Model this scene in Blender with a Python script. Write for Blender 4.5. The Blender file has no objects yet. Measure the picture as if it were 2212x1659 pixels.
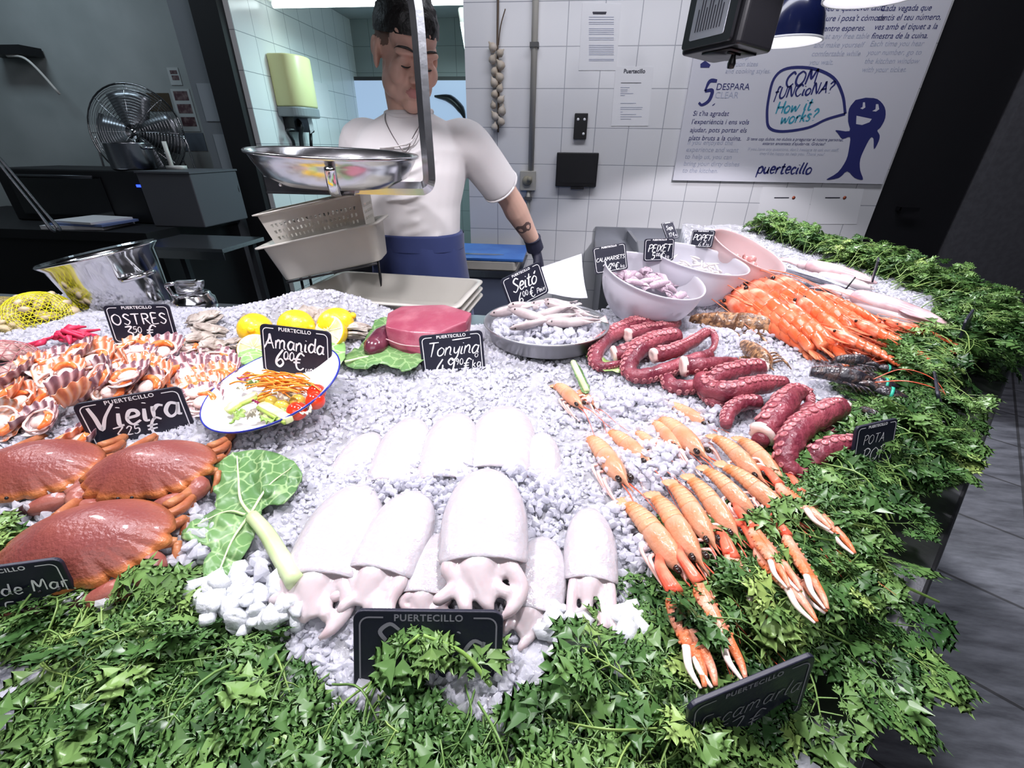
import bpy, math, random
import numpy as np
from mathutils import Vector, Matrix, Euler
random.seed(7); RNG = np.random.default_rng(11)
SC = bpy.context.scene
COL = SC.collection
PI = math.pi

# ---------------------------------------------------------------- camera, world, lamps, exposure
CAMZ = 1.40
FPX = 941.46
cam_d = bpy.data.cameras.new('camera'); cam = bpy.data.objects.new('camera', cam_d); COL.objects.link(cam)
cam_d.sensor_fit = 'HORIZONTAL'; cam_d.sensor_width = 36.0; cam_d.lens = FPX / 2212 * 36.0
cam_d.clip_start = 0.01; cam_d.clip_end = 60
CR = Matrix.Rotation(math.radians(5.86), 3, 'Z') @ Matrix.Rotation(math.radians(90 - 28.546), 3, 'X') @ Matrix.Rotation(math.radians(0.698), 3, 'Z')
cam.matrix_world = Matrix.Translation((0, 0, CAMZ)) @ CR.to_4x4()
SC.camera = cam
w = bpy.data.worlds.new('night_hall'); SC.world = w; w.use_nodes = True
w.node_tree.nodes['Background'].inputs[0].default_value = (0.55, 0.62, 0.75, 1)
w.node_tree.nodes['Background'].inputs[1].default_value = 0.02
SC.view_settings.view_transform = 'Standard'; SC.view_settings.look = 'None'
SC.view_settings.gamma = 1.0; SC.view_settings.exposure = 0.0
SC.view_settings.use_curve_mapping = False
try:
    SC.cycles.max_bounces = 7; SC.cycles.diffuse_bounces = 4; SC.cycles.glossy_bounces = 3
    SC.cycles.transmission_bounces = 5; SC.cycles.transparent_max_bounces = 6
    SC.cycles.caustics_reflective = False; SC.cycles.caustics_refractive = False
    SC.cycles.use_denoising = True; SC.cycles.sample_clamp_indirect = 4.0
except Exception:
    pass

LAMP_COL = (0.97, 0.93, 1.0)
def lamp_light(name, kind, loc, power, col=LAMP_COL, size=0.06, aim=None, spot=150, blend=0.25, parent=None):
    d = bpy.data.lights.new(name, kind); d.energy = power; d.color = col
    if kind == 'AREA': d.shape = 'DISK'; d.size = size
    else: d.shadow_soft_size = size
    if kind == 'SPOT': d.spot_size = math.radians(spot); d.spot_blend = blend
    o = bpy.data.objects.new(name, d); COL.objects.link(o); o.location = loc
    if aim is not None:
        o.rotation_euler = (Vector(aim) - Vector(loc)).to_track_quat('-Z', 'Y').to_euler()
    if parent: o.parent = parent
    return o
# pendant lamps in a row over the stall: (x, y, rim height, watts)
LAMPS = [(0.86, 2.32, 1.785, 38), (0.90, 1.84, 1.815, 34), (0.60, 1.10, 1.98, 42), (0.10, 0.48, 2.0, 43), (-0.52, 0.48, 2.0, 46), (-1.20, 0.74, 2.0, 32)]
for i, (x, y, z, p) in enumerate(LAMPS):
    lamp_light('pendant_bulb_light', 'SPOT', (x, y, z + 0.035), p, size=0.045, aim=(x, y, 0), spot=118, blend=0.18)
# fluorescent tubes of the back kitchen, and the dim light of the market hall behind the camera
def tube_light(name, loc, sx, sy, p, col, rot=(0, 0, 0)):
    d = bpy.data.lights.new(name, 'AREA'); d.shape = 'RECTANGLE'; d.size = sx; d.size_y = sy; d.energy = p; d.color = col
    o = bpy.data.objects.new(name, d); COL.objects.link(o); o.location = loc; o.rotation_euler = rot
    return o
tube_light('kitchen_tube_light', (-1.15, 3.55, 2.12), 0.8, 0.12, 15, (0.62, 0.95, 1.0))
tube_light('hall_ceiling_light', (0.2, -1.4, 2.6), 2.5, 1.0, 22, (0.92, 0.92, 1.0), (math.radians(55), 0, 0))
tube_light('wall_fill_light', (0.3, 1.9, 3.25), 2.4, 0.5, 46, (0.90, 0.91, 1.0), (0.35, 0, 0))  # added unseen fill over the staff side, brightens the tiled wall
lamp_light('hall_spot_light', 'SPOT', (2.9, 3.0, 3.1), 260, (0.9, 0.93, 1.0), 0.05, (2.35, 1.75, 0), 26, 0.1)
lamp_light('hall_spot_light', 'SPOT', (2.6, 0.2, 3.1), 200, (0.9, 0.93, 1.0), 0.05, (1.75, 0.75, 0), 22, 0.1)
tube_light('side_kitchen_light', (-3.3, 2.3, 2.9), 0.8, 0.4, 10.0, (0.7, 0.88, 1.0))

# ---------------------------------------------------------------- finding points of the place along a sight line of the photo
def sight(px, py):
    return (CR @ Vector(((px - 1106) / FPX, (829.5 - py) / FPX, -1.0)))
CAMP = Vector((0, 0, CAMZ))
def at_z(px, py, z):
    d = sight(px, py); return CAMP + d * ((z - CAMZ) / d.z)
def at_y(px, py, y):
    d = sight(px, py); return CAMP + d * (y / d.y)

# ---------------------------------------------------------------- mesh helpers
def _frames(P):
    n = len(P); T = np.zeros((n, 3))
    T[1:-1] = P[2:] - P[:-2]; T[0] = P[1] - P[0]; T[-1] = P[-1] - P[-2]
    T /= np.maximum(np.linalg.norm(T, axis=1), 1e-9)[:, None]
    a = np.array([0, 0, 1.0]) if abs(T[0][2]) < .9 else np.array([1.0, 0, 0])
    N = np.zeros((n, 3)); N[0] = np.cross(np.cross(T[0], a), T[0]); N[0] /= np.linalg.norm(N[0])
    for i in range(1, n):
        v = N[i - 1] - T[i] * np.dot(N[i - 1], T[i]); N[i] = v / max(np.linalg.norm(v), 1e-9)
    return T, N, np.cross(T, N)
def smooth_path(pts, k=6):
    P = np.array([tuple(p) for p in pts], float)
    if len(P) < 3: 
        t = np.linspace(0, 1, k + 1)[:, None]; return P[0] * (1 - t) + P[-1] * t
    out = []
    Q = np.vstack([2 * P[0] - P[1], P, 2 * P[-1] - P[-2]])
    for i in range(1, len(Q) - 2):
        p0, p1, p2, p3 = Q[i - 1:i + 3]
        for j in range(k):
            t = j / k
            out.append(.5 * ((2 * p1) + (p2 - p0) * t + (2 * p0 - 5 * p1 + 4 * p2 - p3) * t * t + (3 * p1 - p0 - 3 * p2 + p3) * t ** 3))
    out.append(Q[-2]); return np.array(out)
class MB:
    def __init__(s): s.v = []; s.f = []; s.m = []; s.n = 0
    def add(s, V, F, mi=0):
        V = np.asarray(V, float); s.v.append(V)
        k = s.n; s.f += [tuple(int(i) + k for i in f) for f in F]; s.m += [mi] * len(F); s.n += len(V); return s
    def box(s, c, size, rot=None, mi=0, M=None):
        a, b, d = [x / 2 for x in size]
        V = np.array([(x, y, z) for x in (-a, a) for y in (-b, b) for z in (-d, d)])
        if rot is not None: V = V @ np.array(Euler(rot).to_matrix()).T
        V = V + np.array(tuple(c))
        if M is not None: V = xf(V, M)
        return s.add(V, [(0, 1, 3, 2), (4, 6, 7, 5), (0, 4, 5, 1), (2, 3, 7, 6), (0, 2, 6, 4), (1, 5, 7, 3)], mi)
    def tube(s, pts, r, n=8, k=1, mi=0, cap=True, flat=1.0, up=None):
        P = np.array([tuple(p) for p in pts], float) if k == 1 else smooth_path(pts, k)
        r = np.atleast_1d(np.asarray(r, float))
        R = np.interp(np.linspace(0, 1, len(P)), np.linspace(0, 1, len(r)), r) if len(r) > 1 else np.full(len(P), r[0])
        T, N, B = _frames(P)
        if up is not None:
            u = np.array(up, float); N = u - T * (T @ u)[:, None]; N /= np.maximum(np.linalg.norm(N, axis=1), 1e-9)[:, None]; B = np.cross(T, N)
        a = np.linspace(0, 2 * PI, n, endpoint=False)
        V = P[:, None, :] + R[:, None, None] * (np.cos(a)[None, :, None] * N[:, None, :] * flat + np.sin(a)[None, :, None] * B[:, None, :])
        m = len(P); F = []
        for i in range(m - 1):
            for j in range(n):
                j2 = (j + 1) % n; F.append((i * n + j, i * n + j2, (i + 1) * n + j2, (i + 1) * n + j))
        if cap: F += [tuple(range(n - 1, -1, -1)), tuple((m - 1) * n + j for j in range(n))]
        return s.add(V.reshape(-1, 3), F, mi)
    def loft(s, rings, cap=True, mi=0, close=True):
        rings = [np.asarray(r, float) for r in rings]; n = len(rings[0]); F = []
        for i in range(len(rings) - 1):
            for j in range(n if close else n - 1):
                j2 = (j + 1) % n; F.append((i * n + j, i * n + j2, (i + 1) * n + j2, (i + 1) * n + j))
        if cap: F += [tuple(range(n - 1, -1, -1)), tuple((len(rings) - 1) * n + j for j in range(n))]
        return s.add(np.vstack(rings), F, mi)
    def lathe(s, prof, n=32, c=(0, 0, 0), M=None, mi=0, cap=False):
        a = np.linspace(0, 2 * PI, n, endpoint=False)
        rings = [np.stack([r * np.cos(a) + c[0], r * np.sin(a) + c[1], np.full(n, z + c[2])], 1) for r, z in prof]
        if M is not None: rings = [xf(r, M) for r in rings]
        return s.loft(rings, cap=cap, mi=mi)
    def ell(s, c, r, rot=None, nu=16, nv=10, mi=0, M=None):
        if np.isscalar(r): r = (r, r, r)
        V = []; F = []
        for i in range(nv + 1):
            t = PI * i / nv
            for j in range(nu):
                p = 2 * PI * j / nu; V.append((math.sin(t) * math.cos(p), math.sin(t) * math.sin(p), math.cos(t)))
        for i in range(nv):
            for j in range(nu):
                j2 = (j + 1) % nu; F.append((i * nu + j, (i + 1) * nu + j, (i + 1) * nu + j2, i * nu + j2))
        V = np.array(V) * np.array(r)
        if rot is not None: V = V @ np.array(Euler(rot).to_matrix()).T
        V = V + np.array(tuple(c))
        if M is not None: V = xf(V, M)
        return s.add(V, F, mi)
    def prism(s, outline, z0, z1, mi=0, M=None, ctr=False):
        o = np.asarray(outline, float); n = len(o)
        V = np.vstack([np.c_[o, np.full(n, z0)], np.c_[o, np.full(n, z1)]])
        if M is not None: V = xf(V, M)
        F = [tuple(range(n - 1, -1, -1)), tuple(range(n, 2 * n))] + [(i, (i + 1) % n, n + (i + 1) % n, n + i) for i in range(n)]
        return s.add(V, F, mi)
    def build(s, name, mats, parent=None, smooth=True, loc=None):
        me = bpy.data.meshes.new(name); me.from_pydata(np.vstack(s.v).tolist() if s.v else [], [], s.f)
        if not isinstance(mats, (list, tuple)): mats = [mats]
        for m in mats: me.materials.append(m)
        if len(mats) > 1: me.polygons.foreach_set('material_index', s.m)
        if smooth: me.polygons.foreach_set('use_smooth', [True] * len(me.polygons))
        me.update()
        o = bpy.data.objects.new(name, me); COL.objects.link(o)
        if parent is not None: o.parent = parent
        if loc is not None: o.location = loc
        return o
def xf(V, M):
    A = np.array(M); return V @ A[:3, :3].T + A[:3, 3]
def rrect(w, h, r, n=5):
    o = []
    for cx, cy, a0 in ((w / 2 - r, h / 2 - r, 0), (-w / 2 + r, h / 2 - r, 90), (-w / 2 + r, -h / 2 + r, 180), (w / 2 - r, -h / 2 + r, 270)):
        for k in range(n + 1):
            a = math.radians(a0 + 90 * k / n); o.append((cx + r * math.cos(a), cy + r * math.sin(a)))
    return o
def sharp(o, ang=35):
    me = o.data
    try: me.set_sharp_from_angle(angle=math.radians(ang))
    except Exception: pass
    return o
def bevel(o, wd=0.003, seg=2):
    m = o.modifiers.new('bevel', 'BEVEL'); m.width = wd; m.segments = seg; m.limit_method = 'ANGLE'; return o
def subsurf(o, l=1):
    m = o.modifiers.new('subsurf', 'SUBSURF'); m.levels = l; m.render_levels = l; return o

# ---------------------------------------------------------------- materials
def mat(name, col, rough=0.5, metal=0.0, spec=0.5, var=None, bump=None, sss=0.0, trans=0.0, ior=1.45, coat=0.0, emit=None, alpha=1.0, sheen=0, translucent=0.0, wave=None):
    """var=(scale, second colour, low, high); bump=(scale, strength[, detail])"""
    m = bpy.data.materials.new(name); m.use_nodes = True
    nt = m.node_tree; N = nt.nodes; L = nt.links; b = N['Principled BSDF']
    c = tuple(col) + (1,)
    b.inputs['Base Color'].default_value = c; b.inputs['Roughness'].default_value = rough; b.inputs['Metallic'].default_value = metal
    b.inputs['Specular IOR Level'].default_value = spec; b.inputs['IOR'].default_value = ior
    if sss: b.inputs['Subsurface Weight'].default_value = sss; b.inputs['Subsurface Radius'].default_value = (0.012, 0.006, 0.005); b.inputs['Subsurface Scale'].default_value = 0.6
    if trans: b.inputs['Transmission Weight'].default_value = trans
    if coat: b.inputs['Coat Weight'].default_value = coat; b.inputs['Coat Roughness'].default_value = 0.08
    if sheen: b.inputs['Sheen Weight'].default_value = sheen
    if emit: b.inputs['Emission Color'].default_value = tuple(emit[0]) + (1,); b.inputs['Emission Strength'].default_value = emit[1]
    if alpha < 1: b.inputs['Alpha'].default_value = alpha
    tc = None
    if var or bump or wave: tc = N.new('ShaderNodeTexCoord')
    if var:
        nz = N.new('ShaderNodeTexNoise'); nz.inputs['Scale'].default_value = var[0]; nz.inputs['Detail'].default_value = 5
        L.new(tc.outputs['Object'], nz.inputs['Vector'])
        rp = N.new('ShaderNodeValToRGB'); rp.color_ramp.elements[0].position = var[2]; rp.color_ramp.elements[1].position = var[3]
        rp.color_ramp.elements[0].color = c; rp.color_ramp.elements[1].color = tuple(var[1]) + (1,)
        L.new(nz.outputs['Fac'], rp.inputs['Fac']); L.new(rp.outputs['Color'], b.inputs['Base Color'])
    if bump:
        nb = N.new('ShaderNodeTexNoise'); nb.inputs['Scale'].default_value = bump[0]; nb.inputs['Detail'].default_value = bump[2] if len(bump) > 2 else 3
        L.new(tc.outputs['Object'], nb.inputs['Vector'])
        bp = N.new('ShaderNodeBump'); bp.inputs['Strength'].default_value = bump[1]; bp.inputs['Distance'].default_value = 0.004
        L.new(nb.outputs['Fac'], bp.inputs['Height']); L.new(bp.outputs['Normal'], b.inputs['Normal'])
    if translucent:
        out = N['Material Output']; tr = N.new('ShaderNodeBsdfTranslucent'); mx = N.new('ShaderNodeMixShader'); mx.inputs[0].default_value = translucent
        tr.inputs[0].default_value = c
        if b.inputs['Base Color'].is_linked: L.new(b.inputs['Base Color'].links[0].from_socket, tr.inputs[0])
        L.new(b.outputs[0], mx.inputs[1]); L.new(tr.outputs[0], mx.inputs[2]); L.new(mx.outputs[0], out.inputs['Surface'])
    return m
def tint_mat(name, cols, rough=0.4, spec=0.5, translucent=0.3, bump=None, sss=0.0, coat=0.0):
    """colour ramp over a 'tint' attribute that each leaf or piece carries"""
    m = mat(name, cols[0], rough, spec=spec, bump=bump, sss=sss, coat=coat)
    nt = m.node_tree; N = nt.nodes; L = nt.links; b = N['Principled BSDF']
    at = N.new('ShaderNodeAttribute'); at.attribute_name = 'tint'
    rp = N.new('ShaderNodeValToRGB'); e = rp.color_ramp.elements
    e[0].color = tuple(cols[0]) + (1,); e[1].color = tuple(cols[-1]) + (1,)
    for i, c in enumerate(cols[1:-1]):
        q = e.new((i + 1) / (len(cols) - 1)); q.color = tuple(c) + (1,)
    L.new(at.outputs['Fac'], rp.inputs['Fac']); L.new(rp.outputs['Color'], b.inputs['Base Color'])
    if translucent:
        out = N['Material Output']; tr = N.new('ShaderNodeBsdfTranslucent'); mx = N.new('ShaderNodeMixShader'); mx.inputs[0].default_value = translucent
        L.new(rp.outputs['Color'], tr.inputs[0]); L.new(b.outputs[0], mx.inputs[1]); L.new(tr.outputs[0], mx.inputs[2]); L.new(mx.outputs[0], out.inputs['Surface'])
    return m
def tile_mat(name, col, grout, u, v, size, ou, ov, rough=0.12, mortar=0.012, vari=0.03, sizeh=None):
    m = mat(name, col, rough, spec=0.5); nt = m.node_tree; N = nt.nodes; L = nt.links; b = N['Principled BSDF']
    tc = N.new('ShaderNodeTexCoord'); sp = N.new('ShaderNodeSeparateXYZ'); cb = N.new('ShaderNodeCombineXYZ'); L.new(tc.outputs['Object'], sp.inputs[0])
    mp = N.new('ShaderNodeMapping'); mp.inputs['Location'].default_value = (ou, ov, 0)
    L.new(sp.outputs[u], cb.inputs[0]); L.new(sp.outputs[v], cb.inputs[1]); L.new(cb.outputs[0], mp.inputs[0])
    bk = N.new('ShaderNodeTexBrick'); bk.offset = 0; bk.squash = 1; bk.inputs['Scale'].default_value = 1
    bk.inputs['Brick Width'].default_value = size; bk.inputs['Row Height'].default_value = sizeh or size; bk.inputs['Mortar Size'].default_value = mortar * size
    bk.inputs['Mortar Smooth'].default_value = 0.3; bk.inputs['Bias'].default_value = 0
    bk.inputs['Color1'].default_value = tuple(col) + (1,); bk.inputs['Color2'].default_value = tuple(c * (1 - vari) for c in col) + (1,); bk.inputs['Mortar'].default_value = tuple(grout) + (1,)
    L.new(mp.outputs[0], bk.inputs['Vector']); L.new(bk.outputs['Color'], b.inputs['Base Color'])
    bp = N.new('ShaderNodeBump'); bp.inputs['Strength'].default_value = 0.4; bp.inputs['Distance'].default_value = 0.002; bp.invert = True
    nz = N.new('ShaderNodeTexNoise'); nz.inputs['Scale'].default_value = 9; L.new(tc.outputs['Object'], nz.inputs['Vector'])
    ad = N.new('ShaderNodeMath'); ad.operation = 'MULTIPLY_ADD'; ad.inputs[1].default_value = 0.25; L.new(nz.outputs['Fac'], ad.inputs[0]); L.new(bk.outputs['Fac'], ad.inputs[2])
    L.new(ad.outputs[0], bp.inputs['Height']); L.new(bp.outputs['Normal'], b.inputs['Normal'])
    return m
M = {}
M['steel'] = mat('steel', (0.55, 0.56, 0.59), 0.24, 1.0, bump=(60, 0.06))
M['polished_steel'] = mat('polished_steel', (0.66, 0.66, 0.68), 0.12, 1.0)
M['brushed_steel'] = mat('brushed_steel', (0.42, 0.43, 0.46), 0.36, 1.0, bump=(140, 0.10))
M['black'] = mat('black_plastic', (0.008, 0.008, 0.010), 0.35)
M['matt_black'] = mat('matt_black', (0.006, 0.006, 0.008), 0.6)
M['white_plastic'] = mat('white_plastic', (0.80, 0.78, 0.74), 0.35)
M['paper'] = mat('paper', (0.82, 0.82, 0.84), 0.7)
M['ink'] = mat('navy_ink', (0.025, 0.03, 0.16), 0.6)
M['grey_ink'] = mat('pale_grey_ink', (0.45, 0.48, 0.60), 0.6)
M['dark_ink'] = mat('dark_grey_ink', (0.05, 0.05, 0.07), 0.6)
M['teal_ink'] = mat('teal_ink', (0.05, 0.33, 0.46), 0.6)
M['chalk'] = mat('chalk_white', (0.88, 0.88, 0.90), 0.7)
M['slate'] = mat('slate_board', (0.012, 0.013, 0.026), 0.42, bump=(200, 0.05))

def fused(b, name, mats, parent, voxel, smooth=6, assign=None):
    """one continuous surface from overlapping volumes"""
    o = b.build('tmp_' + name, mats[0], None); m = o.modifiers.new('r', 'REMESH'); m.mode = 'VOXEL'; m.voxel_size = voxel; s = o.modifiers.new('s', 'SMOOTH'); s.iterations = smooth; s.factor = .5
    bpy.context.view_layer.update(); me = bpy.data.meshes.new_from_object(o.evaluated_get(bpy.context.evaluated_depsgraph_get())); bpy.data.objects.remove(o); me.name = name
    me.materials.clear(); [me.materials.append(x) for x in mats]; me.polygons.foreach_set('use_smooth', [True] * len(me.polygons))
    if assign:
        C = np.zeros(len(me.polygons) * 3); me.polygons.foreach_get('center', C); me.polygons.foreach_set('material_index', assign(C.reshape(-1, 3)).astype(np.int32))
    r = bpy.data.objects.new(name, me); COL.objects.link(r); r.parent = parent; return r
# ---------------------------------------------------------------- tagging
def tag(o, label, cat, group=None, kind=None):
    o['label'] = label; o['category'] = cat
    if group: o['group'] = group
    if kind: o['kind'] = kind
    return o
def thing(name, label, cat, loc=(0, 0, 0), group=None, M4=None):
    o = bpy.data.objects.new(name, None); COL.objects.link(o); o.empty_display_size = 0.05
    if M4 is not None: o.matrix_world = M4
    else: o.location = loc
    return tag(o, label, cat, group)
def struct(o):
    o['kind'] = 'structure'; return o
def dup(root, label, M4=None, group=None):
    r = root.copy(); COL.objects.link(r)
    if M4 is not None: r.matrix_world = M4
    r['label'] = label
    if group: r['group'] = group
    for ch in list(root.children):
        c = ch.copy(); COL.objects.link(c); c.parent = r
        for g in list(ch.children):
            d = g.copy(); COL.objects.link(d); d.parent = c
    return r
ORD = ['first', 'second', 'third', 'fourth', 'fifth', 'sixth', 'seventh', 'eighth', 'ninth', 'tenth', 'eleventh', 'twelfth']
def frame(P, fwd, up=(0, 0, 1), scale=1.0):
    """matrix whose local +Y runs along fwd and whose local +Z is close to up"""
    f = Vector(fwd).normalized(); x = f.cross(Vector(up)).normalized(); z = x.cross(f)
    R = Matrix((x, f, z)).transposed() * scale
    return Matrix.Translation(P) @ R.to_4x4()
# ---------------------------------------------------------------- the ice bed's surface (height above the floor)
MOUNDS = [(-0.56, 0.93, 0.17, 0.10, 0.075), (-0.98, 0.80, 0.28, 0.16, 0.03), (-0.72, 0.62, 0.22, 0.13, 0.035), (-0.10, 0.45, 0.20, 0.22, 0.012), (0.27, 0.50, 0.12, 0.16, 0.012), (0.55, 1.05, 0.22, 0.2, 0.015)]
def ice_h(x, y):
    z = np.interp(y, [0.0, 0.14, 0.22, 0.32, 0.5, 0.8, 1.2, 1.6, 2.6], [0.972, 0.978, 0.992, 1.003, 1.014, 1.024, 1.03, 1.045, 1.07])
    for cx, cy, rx, ry, h in MOUNDS:
        z = z + h * np.exp(-(((x - cx) / rx) ** 2 + ((y - cy) / ry) ** 2))
    z = z + 0.004 * np.sin(x * 21 + 1.3 * np.sin(y * 17)) * np.cos(y * 19)
    return z
def on_ice(px, py, lift=0.0):
    d = sight(px, py); t = 0.1; best = None
    for k in range(900):
        t += 0.004
        P = CAMP + d * t
        if P.z <= ice_h(P.x, P.y) + lift:
            lo, hi = t - 0.004, t
            for _ in range(12):
                m = (lo + hi) / 2; P = CAMP + d * m
                if P.z <= ice_h(P.x, P.y) + lift: hi = m
                else: lo = m
            return CAMP + d * hi
    return CAMP + d * 2.5
def pxm(P):
    """metres covered by one photo pixel at a point"""
    v = CR.transposed() @ (Vector(P) - CAMP); return -v.z / FPX
# ---------------------------------------------------------------- the setting
BW = 3.107   # the tiled wall behind the stall
M['tile'] = tile_mat('white_wall_tile', (0.78, 0.78, 0.80), (0.36, 0.37, 0.41), 0, 2, 0.2, 0.03, 0.095, 0.12)
M['tile_side'] = tile_mat('white_side_tile', (0.78, 0.80, 0.80), (0.33, 0.36, 0.38), 1, 2, 0.2, 0.09, 0.0, 0.18)
M['plaster'] = mat('grey_plaster', (0.42, 0.45, 0.45), 0.8, var=(3, (0.34, 0.37, 0.37), 0.35, 0.7))
M['dark_panel'] = mat('dark_grey_panel', (0.10, 0.10, 0.112), 0.55, var=(30, (0.12, 0.12, 0.135), 0.4, 0.6))
def wallbox(name, x0, x1, y0, y1, z0, z1, m):
    b = MB(); b.box(((x0 + x1) / 2, (y0 + y1) / 2, (z0 + z1) / 2), (x1 - x0, y1 - y0, z1 - z0)); return struct(b.build(name, m, smooth=False))
# slate floor
fm = tile_mat('slate_floor_tile', (0.13, 0.135, 0.155), (0.045, 0.045, 0.05), 0, 1, 0.9, 0.25, 0.3, 0.55, 0.008, 0.1, sizeh=0.45)
nt = fm.node_tree; bk = [n for n in nt.nodes if n.type == 'TEX_BRICK'][0]; b_ = nt.nodes['Principled BSDF']
mpn = [n for n in nt.nodes if n.type == 'MAPPING'][0]; mpn.inputs['Rotation'].default_value = (0, 0, math.radians(38))
nz = nt.nodes.new('ShaderNodeTexNoise'); nz.inputs['Scale'].default_value = 5; nz.inputs['Detail'].default_value = 9; nz.inputs['Roughness'].default_value = 0.65
mv = nt.nodes.new('ShaderNodeMapping'); mv.inputs['Scale'].default_value = (1, 4.5, 1); mv.inputs['Rotation'].default_value = (0, 0, 0.5)
tcn = [n for n in nt.nodes if n.type == 'TEX_COORD'][0]
nt.links.new(tcn.outputs['Object'], mv.inputs[0]); nt.links.new(mv.outputs[0], nz.inputs['Vector'])
mxn = nt.nodes.new('ShaderNodeMix'); mxn.data_type = 'RGBA'; mxn.blend_type = 'MULTIPLY'; mxn.inputs[0].default_value = 0.9
rpn = nt.nodes.new('ShaderNodeValToRGB'); rpn.color_ramp.elements[0].position = 0.3; rpn.color_ramp.elements[0].color = (0.25, 0.25, 0.28, 1); rpn.color_ramp.elements[1].position = 0.72; rpn.color_ramp.elements[1].color = (1.5, 1.5, 1.5, 1)
nt.links.new(nz.outputs['Fac'], rpn.inputs[0]); nt.links.new(bk.outputs['Color'], mxn.inputs[6]); nt.links.new(rpn.outputs[0], mxn.inputs[7]); nt.links.new(mxn.outputs[2], b_.inputs['Base Color'])
wallbox('floor', -6, 6, -3, 6.2, -0.1, 0, fm)
wallbox('wall_back', -0.62, 1.92, BW, BW + 0.12, 0, 3.3, M['tile'])
wallbox('wall_kitchen_left', -2.14, -2.016, BW, 4.95, 0, 3.3, M['tile_side'])
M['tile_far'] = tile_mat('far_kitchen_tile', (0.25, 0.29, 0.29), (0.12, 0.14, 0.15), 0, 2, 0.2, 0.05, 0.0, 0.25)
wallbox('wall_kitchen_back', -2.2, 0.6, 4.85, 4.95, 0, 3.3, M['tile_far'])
wallbox('wall_kitchen_right', -0.62, -0.50, BW + 0.121, 4.85, 0, 3.3, M['tile_side'])
wallbox('ceiling_kitchen', -2.2, 0.0, BW, 4.95, 2.40, 2.5, M['plaster'])
wallbox('ceiling', -6, 6, -3, 3.3, 3.3, 3.4, M['matt_black'])
wallbox('wall_side_kitchen', -5.5, -2.2, 3.30, 3.4, 0, 3.3, M['plaster'])
wallbox('wall_left', -4.6, -4.5, -1, 3.3, 0, 3.3, M['plaster'])
wallbox('trim_post', -2.22, -2.05, BW - 0.06, BW + 0.2, 0, 3.3, M['matt_black'])
wallbox('trim_grey_post', -2.385, -2.215, BW - 0.02, BW + 0.2, 0, 3.3, mat('grey_post', (0.20, 0.22, 0.24), 0.5))
wallbox('wall_right', 2.42, 3.0, BW - 0.04, BW + 0.16, 0, 3.3, M['dark_panel'])
wallbox('wall_far_right', 1.92, 5.9, BW + 1.5, BW + 1.6, 0, 3.3, M['matt_black'])
wallbox('door_1', 1.93, 2.40, BW + 0.02, BW + 0.07, 0, 3.3, mat('black_door', (0.012, 0.012, 0.015), 0.5))
b = MB(); b.box((0.0, 0, 0), (0.10, 0.02, 0.022)); b.box((-0.04, 0.02, 0), (0.02, 0.05, 0.02)); 
hd = b.build('door_handle', M['black'], smooth=False); hd.location = at_y(1965, 452, BW - 0.03); hd['kind'] = 'structure'
# ---------------------------------------------------------------- the stall: steel counter with a bend, and its bed of crushed ice
POLY = [(-2.6, 0.015), (0.105, 0.015), (0.27, 0.19), (0.66, 0.60), (1.16, 1.13), (1.24, 1.36), (1.08, 2.55), (0.42, 2.55), (0.30, 1.50), (0.10, 1.24), (-2.6, 1.22)]
def counter():
    t = thing('display_counter', 'stainless steel fish counter with a bent front edge carrying the crushed ice', 'counter', (0, 0, 0))
    b = MB(); b.prism(POLY, 0.925, 0.955); o = b.build('deck', M['brushed_steel'], t, smooth=False); bevel(o, 0.006, 3)
    c = np.array(POLY); ctr = np.array([0.2, 0.9])
    body = [(-2.6, 0.12), (0.06, 0.12), (0.20, 0.27), (0.58, 0.67), (1.06, 1.17), (1.13, 1.37), (0.98, 2.5), (0.5, 2.5), (0.38, 1.45), (0.12, 1.16), (-2.6, 1.14)]
    b = MB(); b.prism(body, 0.08, 0.925); b.build('cabinet_body', M['brushed_steel'], t, smooth=False)
    b = MB(); b.prism([(x * .97, 0.04 + y * .98) for x, y in body], 0.0, 0.08); b.build('plinth', M['black'], t, smooth=False)
counter()
ICEPOLY = [(-2.4, 0.13), (0.08, 0.13), (0.20, 0.26), (0.58, 0.66), (1.06, 1.16), (1.13, 1.36), (1.0, 2.45), (0.62, 2.45), (0.44, 1.50), (0.16, 1.16), (-0.03, 0.985), (-0.27, 0.95), (-0.31, 1.02), (-0.62, 1.05), (-0.80, 0.95), (-1.05, 1.02), (-2.4, 1.08)]
def inside(x, y, poly):
    x = np.asarray(x); y = np.asarray(y); r = np.zeros(x.shape, bool); n = len(poly)
    for i in range(n):
        x1, y1 = poly[i]; x2, y2 = poly[(i + 1) % n]
        c = ((y1 > y) != (y2 > y)) & (x < (x2 - x1) * (y - y1) / ((y2 - y1) if y2 != y1 else 1e-9) + x1); r ^= c
    return r
def hash_noise(x, y, s):
    xi = np.floor(x * s).astype(int); yi = np.floor(y * s).astype(int); fx = x * s - xi; fy = y * s - yi
    def h(a, b): return np.modf(np.abs(np.sin(a * 127.1 + b * 311.7) * 43758.5453))[0]
    fx = fx * fx * (3 - 2 * fx); fy = fy * fy * (3 - 2 * fy)
    return (h(xi, yi) * (1 - fx) + h(xi + 1, yi) * fx) * (1 - fy) + (h(xi, yi + 1) * (1 - fx) + h(xi + 1, yi + 1) * fx) * fy
M['ice'] = mat('crushed_ice', (0.90, 0.90, 0.95), 0.16, spec=0.7, bump=(300, 0.35, 2), translucent=0.66)
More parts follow.
